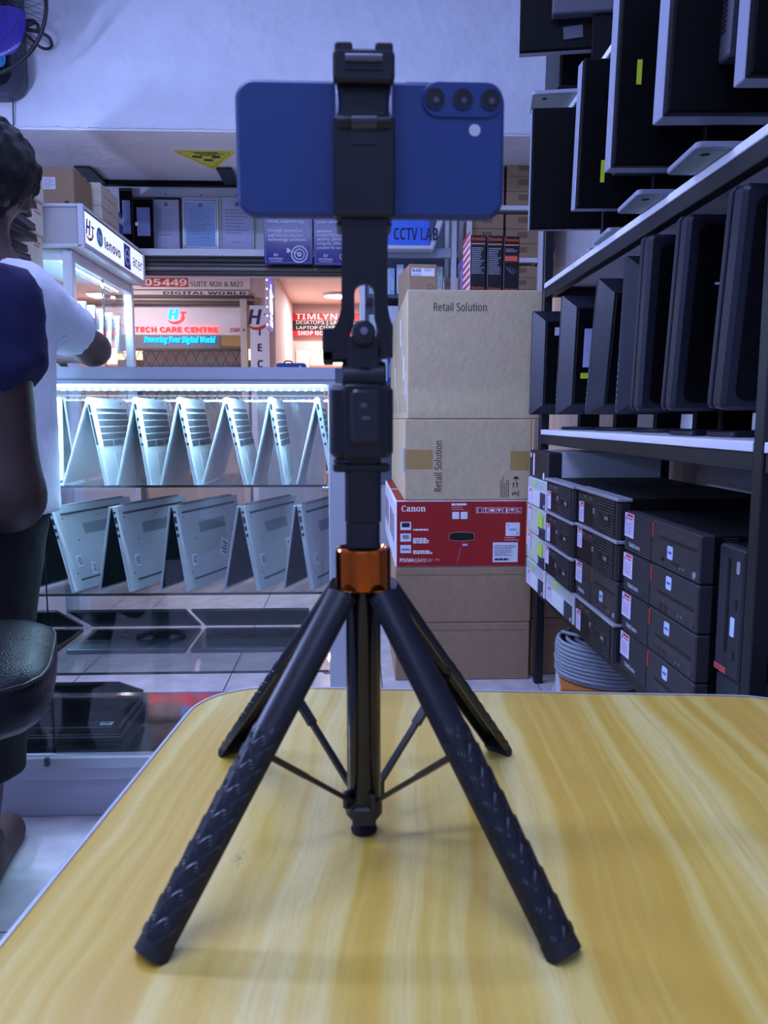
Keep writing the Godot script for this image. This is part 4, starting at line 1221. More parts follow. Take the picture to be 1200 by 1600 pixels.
const COUNT := ["first", "second", "third", "fourth", "fifth", "sixth", "seventh", "eighth"]
func build_case_laptops() -> void:
	# upper shelf: folded right round, keys outwards
	var up := [[95, 137, 172], [180, 210, 239], [248, 279, 312], [313, 352.5, 389], [391, 422, 449.5], [461, 495, 526]]
	var z0 := CF + 0.045
	for i in up.size():
		var a := at_z(up[i][0], 756, z0)
		var m := at_z(up[i][1], 620, z0)
		var b := at_z(up[i][2], 756, z0)
		var w := 0.30
		var apex := Vector3(m.x, SHELF[0] + 0.2155, -z0)
		var l := 0.221
		var fa := Vector3(a.x + 0.006, SHELF[0] + 0.002, -z0)
		var fb := Vector3(b.x - 0.008, SHELF[0] + 0.002, -z0)
		var db := (fb - apex).normalized()
		var dl := (fa - apex).normalized()
		var nb := Vector3(-db.y, db.x, 0)          # outwards
		var nl := Vector3(dl.y, -dl.x, 0)
		var org := Vector3(apex.x, SHELF[0], -z0)
		var mid := Vector3(0, apex.y - SHELF[0], -w / 2)
		var label := "silver laptop tented keys outwards on the upper glass shelf, %s from the end post" % COUNT[up.size() - 1 - i]
		laptop("convertible_laptop", label, org, 0, leaf_frame(db, nb, mid + Vector3(0.005, 0, 0)), leaf_frame(dl, nl, mid + Vector3(-0.003, 0, 0)), {"w": w, "l": l, "ports": [[0.1, 0.014], [0.24, 0.008], [0.33, 0.006], [0.42, 0.01], [0.52, 0.006]] if i else [[0.12, 0.02], [0.3, 0.05], [0.46, 0.03]], "mark": true, "well": hexm("c3c8cd", 0.4), "keys": hexm("33363d", 0.45)}, "tented laptops on the upper shelf")
	# a flat one at the far end of that shelf
	var q := at_z(84, 757, z0 + 0.12)
	laptop("silver_laptop", "silver laptop standing upright at the covered end of the upper glass shelf", Vector3(q.x - 0.10, SHELF[0], q.z), 0, leaf_frame(Vector3(0, -1, 0.06), Vector3(0, -0.06, -1), Vector3(0, 0.2185, -0.014)), leaf_frame(Vector3(0, -1, -0.3), Vector3(0, -0.3, 1), Vector3(0, 0.2185, -0.022)), {"w": 0.26, "l": 0.216, "under": true}, "")
	# middle shelf: open wedge, undersides outwards, turned a little
	var lo := [[36, 82, 125], [153, 176, 204], [250, 262, 292], [350, 368, 402], [444, 457, 484]]
	z0 = CF + 0.05
	for i in lo.size():
		var a := at_z(lo[i][0], 928, z0)
		var m := at_z(lo[i][1], 797, z0)
		var b := at_z(lo[i][2], 928, z0)
		var w := 0.315
		var l := 0.218
		var half := clampf((b.x - a.x) / 2.0, 0.03, 0.06)
		var ang := asin(half / l)
		var db := Vector3(sin(ang), -cos(ang), 0)
		var dl := Vector3(-sin(ang), -cos(ang), 0)
		var nb := Vector3(db.y, -db.x, 0)          # keys face the lid
		var nl := Vector3(-dl.y, dl.x, 0)
		var hgt := l * cos(ang) + 0.003
		var label := "silver laptop propped as a wedge on the middle glass shelf, %s from the end post" % COUNT[lo.size() - 1 - i]
		var stick := [[-0.36, 0.66, 0.02, 0.03, 0.0]]
		if i == 0:
			stick.append([-0.22, 0.78, 0.014, 0.03, 8.0])
		if i >= 2:
			stick.append([[0, 0, 0.12, 0.16, 0.2][i], 0.62, 0.032, 0.05, [0, 0, 28.0, -6.0, 22.0][i]])
		var turn := -20.0
		var org := Vector3((a.x + b.x) / 2.0 + 0.0, SHELF[1], -z0)
		laptop("silver_laptop", label, org, turn, leaf_frame(db, nb, Vector3(0.001, hgt, -w / 2)), leaf_frame(dl, nl, Vector3(-0.001, hgt, -w / 2)), {"w": w, "l": l, "tb": 0.014, "under": true, "labels": stick, "ports": [[0.07, 0.006], [0.16, 0.016], [0.26, 0.01], [0.34, 0.008]]}, "wedge laptops on the middle shelf")
	# lower shelf: barely opened, screens facing down over the keys
	var dark := hexm("70757d", 0.4, 0.3)
	var ro := [[-0.115 - 0.70, "half open dark laptop on the lowest glass shelf beside the leather stool"], [0, "half open grey laptop in the middle of the lowest glass shelf"], [0, "half open grey laptop on the lowest glass shelf beside the end post"]]
	var px := [[-90, 128], [148, 313], [331, 489]]
	for i in 3:
		var h1 := at_z(px[i][1], 985, 2.27)
		var w := 0.325
		var x: float = h1.x - w / 2
		laptop("open_laptop", ro[i][1], Vector3(x, SHELF[2], -2.285), 0, leaf_frame(Vector3(0, 0, 1), Vector3(0, 1, 0), Vector3(0, 0.0155, 0)), leaf_frame(Vector3(0, 0.44, 0.9), Vector3(0, -0.9, 0.44), Vector3(0, 0.02, 0)), {"w": w, "l": 0.215, "tb": 0.014, "tl": 0.007, "shell": dark if i else hexm("2a2c31", 0.45), "well": hexm("202227", 0.4), "keys": hexm("101115", 0.4), "pad": hexm("5a5e66", 0.35) if i else hexm("1d1e22", 0.35), "lid_mat": hexm("3a3c42", 0.4)}, "")
	# deck: thick black laptop, and the closed one it lies on
	var hq := at_z(223, 1077, 2.2)
	var cl := thing("closed_laptop", "closed black laptop underneath the opened black one on the case deck", "laptop", Vector3(hq.x - 0.16, DECK, -2.08), 0)
	part(cl, "base", bx(0.335, 0.016, 0.235, 0.003), hexm("15161a", 0.4), Vector3(0, 0.008, 0))
	part(cl, "lid", bx(0.333, 0.008, 0.233, 0.002), hexm("1b1c21", 0.35), Vector3(0, 0.0206, 0))
	part(cl, "front_line", bx(0.334, 0.0012, 0.002), hexm("9aa2b4", 0.3, 0.4), Vector3(0, 0.0165, 0.117))
	var tp := laptop("black_laptop", "thick black laptop half open with a price tag on its palm rest", Vector3(hq.x - 0.165, DECK + 0.025, -2.2), 0, leaf_frame(Vector3(0, 0, 1), Vector3(0, 1, 0), Vector3(0, 0.0185, 0)), leaf_frame(Vector3(0, 0.42, 0.91), Vector3(0, -0.91, 0.42), Vector3(0, 0.026, 0)), {"w": 0.335, "l": 0.235, "tb": 0.018, "tl": 0.009, "shell": hexm("131418", 0.4), "well": hexm("0c0d10", 0.4), "keys": hexm("08090b", 0.4), "pad": hexm("1a1b20", 0.35), "lid_mat": hexm("1a1b1f", 0.4)}, "")
	txt(tp, "ThinkPad", 0.007, hexm("8b8f99", 0.3), Vector3(0.095, 0.0192, 0.205), Vector3(-90, 8, 0), {"slant": 0.1})
	var tag := part(tp, "price_tag", card(0.032, 0.02), hexm("dfe6f2", 0.5), Vector3(0.128, 0.0188, 0.213), Vector3(-90, 0, 0))
	rules(tag, 0.024, 0.012, 3, hexm("3d4470"), Vector3(0, 0, 0.001), Vector3.ZERO, 3)

# ------------------------------------------------------------------ cartons
func carton(n: String, label: String, c: Vector3, s: Vector3, m: Material, turn := 0.0, group := "", seam := true) -> Node3D:      # c: middle of its foot
	var o := thing(n, label, "box", c, turn, group)
	part(o, "body", bx(s.x, s.y, s.z, 0.004), m, Vector3(0, s.y / 2, 0))
	if seam:
		part(o, "flap_seam", bx(s.x * 0.985, 0.0012, 0.003), hexm("6b5640", 0.9), Vector3(0, s.y + 0.0002, 0))
		part(o, "tape", bx(s.x + 0.001, 0.0008, 0.05), hexm("a98d62", 0.35), Vector3(0, s.y + 0.0006, 0))
	return o
func build_cartons() -> void:
	var kr: Material = mats["kraft"]
	var kd: Material = mats["kraft_dark"]
	var F := 2.9
	var ink := hexm("2c2722", 0.7)
	# pile by the shelving, from the floor up
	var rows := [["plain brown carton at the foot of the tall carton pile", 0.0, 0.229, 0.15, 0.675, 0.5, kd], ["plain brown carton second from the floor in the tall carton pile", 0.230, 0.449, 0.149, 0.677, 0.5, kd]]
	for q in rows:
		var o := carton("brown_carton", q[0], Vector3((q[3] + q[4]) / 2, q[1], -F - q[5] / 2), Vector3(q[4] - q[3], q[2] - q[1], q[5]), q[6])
		part(o, "corner_crease", bx(q[4] - q[3] - 0.03, 0.0008, 0.0008), hexm("5a4532", 0.9), Vector3(0, (q[2] - q[1]) - 0.03, q[5] / 2 + 0.0002))
	# red printer box, and its twin behind
	for k in 2:
		var o := thing("printer_box", ["red printer carton with white lettering in the tall carton pile", "red printer carton hidden behind the lettered red one"][k], "box", Vector3(0.402, 0.4505, -F - 0.24 - 0.5 * k))
		var w := 0.505
		var h := 0.256
		var d := 0.48
		var red := mat("carton_red", Color(0.60, 0.075, 0.085), 0.45)
		part(o, "body", bx(w, h, d, 0.004), hexm("d8d6dc", 0.6), Vector3(0, h / 2, 0))
		part(o, "front_print", card(w - 0.01, h - 0.006, 0.001), red, Vector3(0.001, h / 2, d / 2))
		part(o, "top_print", card(0.05, d - 0.02, 0.001), red, Vector3(-w / 2 + 0.03, h, 0), Vector3(-90, 0, 0))
		var sd := part(o, "side_print", card(d - 0.02, h - 0.02, 0.001), hexm("c9c9e2", 0.5), Vector3(-w / 2, h / 2, 0), Vector3(0, -90, 0))
		for i in 3:
			part(sd, "printer_picture", rr(0.08, 0.11, 0.0006, 0.01), [hexm("4a4a5c"), hexm("8e4a55"), hexm("5e5e70")][i], Vector3(-0.14 + 0.13 * i, 0.01, 0.0011))
		if k:
			continue
		var s := w / 204.0                       # metres per pixel of the face
		var fz := d / 2 + 0.0013
		var P := func(px: float, py: float) -> Vector3: return Vector3((px - 720.0) * s, h - (py - 782.0) * s, fz)
		var wt := hexm("f2ecec", 0.5)
		txt(o, "Canon", 9.2 * s, wt, P.call(646, 794), Vector3.ZERO, {"serif": true, "bold": true, "w": 37 * s})
		txt(o, "PIXMA", 5.6 * s, wt, P.call(636, 874.5), Vector3.ZERO, {"bold": true, "w": 22 * s})
		txt(o, "G3410", 5.6 * s, wt, P.call(657, 875), Vector3.ZERO, {"w": 18 * s})
		rules(o, 10 * s, 5 * s, 3, hexm("e0a0a4"), P.call(673, 875), Vector3.ZERO, 8)
		rules(o, 10 * s, 3 * s, 2, hexm("e0a0a4"), P.call(685, 874), Vector3.ZERO, 9)
		for i in 3:
			var y: float = [821, 839, 857][i]
			var pc := part(o, "picture_tile", card(16.5 * s, 12.5 * s, 0.0006), hexm("dfdfee", 0.5), P.call(634, y))
			part(pc, "picture_motif", rr([12, 10, 13][i] * s, [7, 6, 3][i] * s, 0.0004, 0.002), [hexm("1b1b22"), hexm("8a8a96"), hexm("7e86a4")][i], Vector3(0, [1.5, 1, -0.5][i] * s, 0.0007))
			rules(o, [33, 31, 37][i] * s, [3.4, 9, 6][i] * s, [1, 3, 2][i], wt, P.call([662, 661, 664][i], [y + 6, y + 5, y + 5][i]), Vector3.ZERO, 20 + i, 0.75)
		part(o, "notice_patch", card(38 * s, 29 * s, 0.0003), mat("carton_red2", Color(0.56, 0.12, 0.12), 0.5), P.call(717, 799))
		rules(o, 25 * s, 3.6 * s, 1, wt, P.call(717, 788) + Vector3(0, 0, 0.0006), Vector3.ZERO, 31, 0.9)
		rules(o, 24 * s, 7 * s, 2, hexm("d98a8a"), P.call(717, 794) + Vector3(0, 0, 0.0006), Vector3.ZERO, 32, 0.4)
		for i in 2:
			part(o, "blank_tile", rr(10.5 * s, 11 * s, 0.0005, 0.002), hexm("dcdce8", 0.5), P.call(711 + 13 * i, 805) + Vector3(0, 0, 0.0005))
		for i in 7:                              # handling pictograms
			var pq: Vector3 = P.call(747 + 10.3 * i, 797 + 0.12 * i)
			var fr := part(o, "pictogram_frame", rr(8.6 * s, 8.6 * s, 0.0004, 0.001), hexm("ead8dc", 0.5), pq)
			part(fr, "pictogram_field", rr(7.2 * s, 7.2 * s, 0.0004, 0.001), hexm("7d1620", 0.5), Vector3(0, 0, 0.0003))
			part(fr, "pictogram_mark", extrude(sc(PackedVector2Array([[Vector2(-2, -3), Vector2(-2, 3), Vector2(-1, 3), Vector2(-1, -3)], [Vector2(-2, 3), Vector2(2, 3), Vector2(0, 0), Vector2(1.5, -3), Vector2(-1.5, -3), Vector2(-0.4, 0)], [Vector2(-2.6, -2), Vector2(2.6, -2), Vector2(2.6, 2), Vector2(-2.6, 2)], [Vector2(-3, 2), Vector2(0, -3), Vector2(3, 2)], [Vector2(0, -3), Vector2(0.6, 3), Vector2(2.6, 3), Vector2(2.4, -3)], [Vector2(-3, 0), Vector2(-2, 2), Vector2(0, 3), Vector2(2, 2), Vector2(3, 0), Vector2(0.4, 0), Vector2(0.4, -2.6), Vector2(-0.4, -2.6), Vector2(-0.4, 0)], [Vector2(-2, 3), Vector2(-1, 3), Vector2(-1, -1), Vector2(2, -1), Vector2(2, -2), Vector2(-2, -2)]][i]), s), 0.0004), hexm("eedfe4", 0.5), Vector3(0, 0, 0.0007))
		var hole := part(o, "hand_hole", rr(39 * s, 14 * s, 0.0006, 6.8 * s), hexm("120f12", 0.9), P.call(721, 838))
		part(hole, "torn_edge", tube(smooth_path(ring_path(19.5 * s, 7 * s, 0.6), 1), 0.0009, 4), hexm("c98d74", 0.9), Vector3(0, 0, 0.0006))
		var sq := part(o, "seal_sticker", rr(22 * s, 21 * s, 0.0006, 0.002), hexm("dcdcea", 0.5), P.call(800, 827))
		txt(sq, "Canon", 3.4 * s, hexm("5a5a78"), Vector3(0, 0, 0.0008), Vector3.ZERO, {"serif": true, "w": 12 * s})
		for i in 2:
			part(sq, "seal_tick", bx(0.9 * s, 4 * s, 0.0004), hexm("4a2f5c"), Vector3([-7, 7][i] * s, [6, -6][i] * s, 0.0008), Vector3(0, 0, -20))
		rules(o, 24 * s, 7 * s, 2, hexm("e6b9ba"), P.call(799, 842), Vector3.ZERO, 41, 0.3)
		var lb := part(o, "address_label", rr(39 * s, 31 * s, 0.0006, 0.002), hexm("d9dbe8", 0.5), P.call(789, 863))
		rules(lb, 34 * s, 18 * s, 7, hexm("5a5c6c"), Vector3(0, 3 * s, 0.0008), Vector3.ZERO, 42, 0.35)
		rules(lb, 33 * s, 3.4 * s, 1, hexm("23242c"), Vector3(0, -11 * s, 0.0008), Vector3.ZERO, 43, 0.95)
		part(o, "violet_tag", bx(8 * s, 3.4 * s, 0.0008), hexm("b9a9d6"), P.call(726, 851))
		part(o, "tear_tape", bx(2.2 * s, 26 * s, 0.0004), hexm("b1433f"), P.call(717, 868), Vector3(0, 0, -12))
	# small and large retail cartons with their twins behind
	for k in 2:
		var s1 := Vector3(0.484, 0.306, 0.5)
		var o := carton("retail_carton", ["tan carton with sideways lettering and two brown tape strips", "tan carton behind the one with sideways lettering"][k], Vector3(0.425, 0.7075, -F - 0.25 - 0.52 * k), s1, kr)
		var fz := s1.z / 2 + 0.0004
		if k == 0:
			var s := s1.x / 200.0
			var P := func(px: float, py: float) -> Vector3: return Vector3((px - 732.0) * s, s1.y - (py - 655.0) * s, fz)
			txt(o, "Retail Solution", 11.0 * s, ink, P.call(685, 728), Vector3(0, 0, 90), {"w": 79 * s})
			part(o, "tape_strip", bx(42 * s, 30 * s, 0.0008), hexm("a5854f", 0.4), P.call(655, 717))
			part(o, "tape_strip", bx(29 * s, 30 * s, 0.0008), hexm("a5854f", 0.4), P.call(813, 719))
			rules(o, 34 * s, 15 * s, 5, ink, P.call(790, 760), Vector3(0, 0, 90), 61, 0.3)
			txt(o, "5", 8.0 * s, ink, P.call(806, 771), Vector3(0, 0, 90), {"bold": true})
			part(o, "stack_mark", bx(1.2 * s, 10 * s, 0.0006), ink, P.call(812, 771))
			for i in 2:
				part(o, "arrow_mark", extrude(sc(PackedVector2Array([Vector2(-4, -0.6), Vector2(2, -0.6), Vector2(2, -2), Vector2(5, 0), Vector2(2, 2), Vector2(2, 0.6), Vector2(-4, 0.6)]), s), 0.0006), ink, P.call(804 + 5.5 * i, 758), Vector3(0, 0, 90))
			part(o, "umbrella_mark", extrude(sc(PackedVector2Array([Vector2(-4.5, 0), Vector2(-3, 3), Vector2(0, 4.4), Vector2(3, 3), Vector2(4.5, 0), Vector2(0.5, 0), Vector2(0.5, -4), Vector2(-0.5, -4), Vector2(-0.5, 0)]), s), 0.0006), ink, P.call(808, 748), Vector3(0, 0, 0))
			part(o, "side_tape", bx(0.0008, 0.09, 0.12), hexm("c9c9cc", 0.2), Vector3(-s1.x / 2 - 0.0004, s1.y * 0.5, s1.z / 2 - 0.06))
		var s2 := Vector3(0.508, 0.473, 0.66)
		var b := carton("retail_carton", ["large tan carton with one line of lettering on top of the carton pile", "large tan carton tucked behind the one topping the carton pile"][k], Vector3(0.446, 1.0146, -F - 0.33 - 0.68 * k), s2, kr)
		if k == 0:
			txt(b, "Retail Solution", 0.0285, ink, Vector3(-0.058, s2.y - 0.062, s2.z / 2 + 0.0004), Vector3.ZERO, {"w": 0.197})
		# shipping marks on the side that faces the case
		for i in 4:
			part(b, "side_label", card(0.04 + 0.02 * (i % 2), 0.11 - 0.02 * (i % 3), 0.0006), [hexm("c8c6da", 0.5), hexm("e4e2ea", 0.5)][i % 2], Vector3(-s2.x / 2, 0.12 + 0.08 * i, 0.24 - 0.11 * i), Vector3(0, -90, 0))
			part(b, "hand_slot", rr(0.014, 0.07, 0.0006, 0.006), hexm("5c5044", 0.9), Vector3(-s2.x / 2, 0.06, 0.27 - 0.13 * i), Vector3(0, -90, 0))
	# cartons standing behind the far post of the shelving
	for k in 2:
		var c := carton("brown_carton", ["brown carton on the floor behind the shelving post", "brown carton on top of the one behind the shelving post"][k], Vector3(0.905, 0.001 + 0.231 * k, -3.16), Vector3(0.43, 0.23, 0.42), kd)
		part(c, "corner_crease", bx(0.4, 0.0008, 0.0008), hexm("5a4532", 0.9), Vector3(0, 0.2, 0.2102))
	# router boxes standing on the top carton
	var zr := 3.02
	for k in 3:
		var a := at_z([736, 762.5, 788.5][k], 366 + k, zr)
		var b := at_z([760, 786.5, 812.5][k], 400, zr)
		var w := b.x - a.x
		var hgt := a.y - 1.4886
		var o := thing("router_box", ["black and orange router box beside the toner carton, with a striped side", "black and orange router box between two like it", "black and orange router box with an orange text block and torn film"][k], "box", Vector3((a.x + b.x) / 2, 1.4886, -zr - 0.11))
		part(o, "body", bx(w, hgt, 0.2, 0.002), hexm("131218", 0.4), Vector3(0, hgt / 2, 0))
		var s := w / 24.0
		var fz := 0.1006
		var P := func(py: float) -> Vector3: return Vector3(0, hgt - (py - 366) * s, fz)
		var og := hexm("d2532b", 0.5)
		txt(o, "Tenda", 4.6 * s, og, P.call(371.5), Vector3.ZERO, {"bold": true, "slant": 0.15, "w": 21 * s})
		part(o, "rule_bar", bx(21 * s, 1.6 * s, 0.0006), hexm("d98a6a", 0.5), P.call(379))
		if k < 2:
			rules(o, 20 * s, 40 * s, 15, hexm("b9bacb"), P.call(404), Vector3.ZERO, 70 + k, 0.3)
		else:
			rules(o, 18 * s, 6 * s, 3, hexm("b9bacb"), P.call(387), Vector3.ZERO, 73, 0.3)
			part(o, "red_patch", bx(23 * s, 12 * s, 0.0004), hexm("5c1714", 0.5), P.call(399))
			rules(o, 20 * s, 7 * s, 2, hexm("ee6a4c"), P.call(399) + Vector3(0, 0, 0.0004), Vector3.ZERO, 74, 0.85)
			for i in 6:
				part(o, "film_crease", bx(0.0008, 9 * s, 0.0005), hexm("9a9fb0", 0.2), P.call(414 + i) + Vector3((i - 2.5) * 2.6 * s, 0, 0), Vector3(0, 0, 40 - i * 17))
		txt(o, "Wireless", 4.0 * s, og, P.call(444.5), Vector3.ZERO, {"w": 20 * s})
		txt(o, "N300", 4.0 * s, og, P.call(451.5) + Vector3(-4 * s, 0, 0), Vector3.ZERO, {"w": 13 * s})
		if k == 0:
			part(o, "side_print", card(0.2, hgt, 0.0008), hexm("dcd6e2", 0.5), Vector3(-w / 2, hgt / 2, 0), Vector3(0, -90, 0))
			for i in 9:
				part(o, "side_stripe", bx(0.0008, 0.014, 0.19), hexm("bb3f38", 0.5), Vector3(-w / 2 - 0.001, 0.02 + 0.027 * i, 0), Vector3(0, 0, 0))
	var bb := thing("adapter_box", "violet and white box standing behind the striped router box", "box", Vector3(at_z(722, 420, 3.35).x + 0.03, 1.4886, -3.37))
	part(bb, "body", bx(0.06, 0.2, 0.24, 0.002), hexm("5e5a9c", 0.45), Vector3(0, 0.1, 0))
	for i in 4:
		part(bb, "print_band", bx(0.001, 0.15, 0.012), hexm("d6d4e6", 0.5), Vector3(-0.0305, 0.08, 0.1 - 0.04 * i))
	part(bb, "red_tab", bx(0.001, 0.02, 0.05), hexm("b03a4a", 0.5), Vector3(-0.0305, 0.175, -0.05))
	# toner carton
	var ta := at_z(633, 412, 3.25)
	var tb := at_z(678, 440, 3.25)
	var tw := tb.x - ta.x
	var th := ta.y - 1.4886
	var to := carton("toner_carton", "small brown toner carton with a white label on the top carton", Vector3((ta.x + tb.x) / 2, 1.4886, -3.25 - 0.14), Vector3(tw, th, 0.27), mats["kraft_dark"], 6.0)
	var lb := part(to, "label", card(tw * 0.82, 12 * tw / 45, 0.0006), hexm("dfe2f0", 0.5), Vector3(0.0, th - 0.032, 0.1356))
	txt(lb, "TK-4185", 0.0135, hexm("25262e"), Vector3(-tw * 0.23, 0.006, 0.0008), Vector3.ZERO, {"bold": true, "w": tw * 0.33})
	rules(lb, tw * 0.3, 0.012, 3, hexm("6b6f80"), Vector3(tw * 0.2, 0.008, 0.0008), Vector3.ZERO, 81, 0.3)
	rules(lb, tw * 0.32, 0.01, 2, hexm("6b6f80"), Vector3(-tw * 0.2, -0.01, 0.0008), Vector3.ZERO, 82, 0.3)
	part(to, "ring_mark", tube(smooth_path(ring_path(0.011, 0.011, 0.0), 1), 0.0008, 4), hexm("3a3a46"), Vector3(tw * 0.25, th - 0.09, 0.1354))
	rules(to, tw * 0.6, 0.014, 2, hexm("4a3e34"), Vector3(-tw * 0.1, th - 0.11, 0.1354), Vector3.ZERO, 83, 0.35)

func ring_path(rx: float, ry: float, jit: float) -> Array:
	var out := []
	var r := RandomNumberGenerator.new()
	r.seed = 7
	for i in 41:
		var a := TAU * (i % 40) / 40.0
		var c := Vector2(cos(a), sin(a))
		if jit > 0.0:                            # stadium shape
			c = Vector2(clampf(c.x * 1.35, -1, 1) * (1.0 - 0.0 * jit), c.y)
		out.append(Vector3(c.x * rx, c.y * ry, 0))
	return out

func sc(p: PackedVector2Array, s: float) -> PackedVector2Array:
	var out := PackedVector2Array()
	for q in p:
		out.append(q * s)
	return out

# ------------------------------------------------------------------ steel shelving
const SX := 0.685
const SHELVES := [0.40, 0.976, 1.502, 2.008]
func build_shelving() -> void:
	var o := thing("steel_shelving", "dark steel shelving with white boards against the side wall", "shelving", Vector3(SX, 0, -1.57))
	var stl: Material = mats["steel_dark"]
	var zs := [-2.86, -1.29, -0.28]
	for z in zs:
		for x in [0.016, 0.475]:
			part(o, "post", bx(0.032, 2.75, 0.032, 0.002), stl, Vector3(x, 1.375, z + 1.57))
	for b in 2:
		var z0: float = zs[b] + 0.018
		var z1: float = zs[b + 1] - 0.018
		for k in 4:
			var y: float = SHELVES[k]
			var mid := (z0 + z1) / 2 + 1.57
			var bd := part(o, "shelf_board", bx(0.50, 0.018, z1 - z0 - 0.002, 0.0015), mats["board_white"], Vector3(0.25, y - 0.009, mid))
			part(bd, "front_beam", bx(0.03, 0.034, z1 - z0 - 0.004, 0.002), stl, Vector3(-0.232, -0.0265, 0))
			part(bd, "back_beam", bx(0.03, 0.034, z1 - z0 - 0.004, 0.002), stl, Vector3(0.225, -0.0265, 0))
			for e in [-1, 1]:
				part(bd, "cross_beam", bx(0.424, 0.034, 0.03, 0.002), stl, Vector3(-0.003, -0.0265, e * ((z1 - z0) / 2 - 0.03)))

# ------------------------------------------------------------------ desktop computers
func ribs(w: float, h: float, n: int, d: float, duty := 0.5, lean := 0.0) -> Mesh:
	var key := "ribs%.3f,%.3f,%d,%.4f,%.2f,%.2f" % [w, h, n, d, duty, lean]
	if not meshes.has(key):
		var st := begin()
		for i in n:
			add_box(st, Vector3(0, h / 2 - h * (i + 0.5) / n, d / 2), Vector3(w, h / n * duty, d), Basis(Vector3.BACK, lean))
		meshes[key] = done(st)
	return meshes[key]
func sticker(p: Node, x: float, y: float, z: float, w := 0.05, h := 0.062, roll := 0.0) -> void:
	part(p, "price_sticker", card(w, h, 0.0006), mats["price"], Vector3(x, y, z), Vector3(0, 0, roll))
func computer(kind: String, label: String, z_far: float, z_near: float, y: float, h: float, x := 0.64, group := "", alt := 0) -> Node3D:
	var w := z_near - z_far - 0.006
	var o := thing({"ribbed": "desktop_computer", "slatted": "desktop_computer", "white": "white_computer", "hatched": "white_computer", "plain": "desktop_computer"}[kind], label, "computer", Vector3(x, y, (z_far + z_near) / 2), -90, group)
	var d := 0.37
	var body: Material = {"ribbed": mats["pc_black"], "slatted": mats["pc_black"], "white": hexm("c3c8cc", 0.45), "hatched": hexm("bfc4c0", 0.45), "plain": hexm("c9ced6", 0.4)}[kind]
	part(o, "casing", bx(w - 0.004, h - 0.003, d, 0.002), body, Vector3(0, h / 2, -d / 2 - 0.016))
	var L := -w / 2
	if kind == "ribbed":
		var bz := part(o, "front_bezel", bx(w, h - 0.002, 0.03, 0.003), hexm("2f2c31", 0.5), Vector3(0, h / 2, -0.015))
		part(bz, "grille_plate", bx(w * 0.41, h * 0.95, 0.001), hexm("09090b", 0.6), Vector3(L + w * 0.21, 0, 0.0149))
		part(bz, "grille", ribs(w * 0.40, h * 0.94, 15, 0.003), hexm("3d3b43", 0.5), Vector3(L + w * 0.21, 0, 0.0135)).set_meta("kind", "stuff")
		part(bz, "orange_comb", ribs(w * 0.022, h * 0.36, 8, 0.002, 0.7), hexm("b5462d", 0.5), Vector3(L + w * 0.43, h * 0.27, 0.0145)).set_meta("kind", "stuff")
		txt(bz, "ThinkCentre", h * 0.1, hexm("b7b9c4", 0.4), Vector3(L + w * 0.17, -h * 0.30, 0.0172), Vector3.ZERO, {"bold": true, "w": w * 0.17})
		sticker(bz, L + 0.032, h * 0.16, 0.0168, 0.06, 0.058)
		var rx := w * 0.24
		part(bz, "drive_slot", bx(w * 0.44, h * 0.06, 0.002), hexm("030304", 0.5), Vector3(rx, h * [0.16, -0.05, -0.05][alt], 0.0145))
		part(bz, "drive_door", bx(w * 0.46, h * 0.17, 0.0016, 0.0006), hexm("353138", 0.45), Vector3(rx, h * [0.31, -0.2, -0.2][alt], 0.0145))
		part(bz, "processor_badge", rr(0.028, 0.028, 0.0008, 0.005), hexm("c2cdf0", 0.35), Vector3(rx - w * 0.08, h * [-0.1, 0.24, 0.24][alt], 0.015))
		var badge := bz.get_child(bz.get_child_count() - 1)
		part(badge, "badge_print", bx(0.018, 0.005, 0.0004), hexm("4b62b8"), Vector3(0, 0, 0.001))
		for i in 4:
			part(bz, "port", bx(0.014, h * 0.075, 0.001), hexm("050507", 0.4), Vector3(rx - w * 0.17 + (i % 2) * 0.026 + (0 if alt else [0, 0.03, 0.0, 0.05][i]), h * (-0.30 - (0.11 * (i / 2) if alt else 0.0)), 0.015))
		part(bz, "power_button", lathe([[0.0, 0.0025], [0.007, 0.002], [0.0075, 0.0]], 14), hexm("8d8f99" if alt == 0 else "35353d", 0.35), Vector3(w * 0.45, -h * 0.35, 0.0145), Vector3(90, 0, 0))
		for i in 2:
			part(bz, "jack", lathe([[0.0, 0.001], [0.003, 0.001], [0.003, 0.0]], 10), hexm("77787f", 0.4), Vector3(rx + 0.02 + i * 0.016, -h * 0.34, 0.015), Vector3(90, 0, 0))
		var tx := part(o, "side_vents", ribs(0.03, h * 0.9, 16, 0.001), hexm("2c2c34", 0.6), Vector3(w / 2 - 0.0022, h / 2, -0.06), Vector3(0, 90, 0))
		tx.set_meta("kind", "stuff")
	elif kind == "slatted":
		var bz := part(o, "front_bezel", bx(w, h - 0.012, 0.03, 0.004), hexm("1f1c1f", 0.5), Vector3(0, h / 2 - 0.005, -0.015))
		part(o, "silver_lip", bx(w + 0.004, 0.0085, 0.04, 0.002), hexm("a9abb8", 0.35, 0.3), Vector3(0, h - 0.0055, -0.012))
		part(bz, "smooth_panel", bx(w * 0.43, h * 0.82, 0.002, 0.0006), mats["pc_brown"], Vector3(L + w * 0.225, 0, 0.0148))
		part(bz, "grille_plate", bx(w * 0.48, h * 0.87, 0.001), hexm("060607", 0.6), Vector3(w * 0.19, 0, 0.0149))
		part(bz, "grille", ribs(w * 0.47, h * 0.86, 12, 0.006), hexm("37353a", 0.45), Vector3(w * 0.19, 0, 0.0135)).set_meta("kind", "stuff")
		part(bz, "drive_door", bx(w * 0.42, h * 0.2, 0.0014, 0.0005), hexm("292326", 0.45), Vector3(L + w * 0.225, h * 0.27, 0.0162))
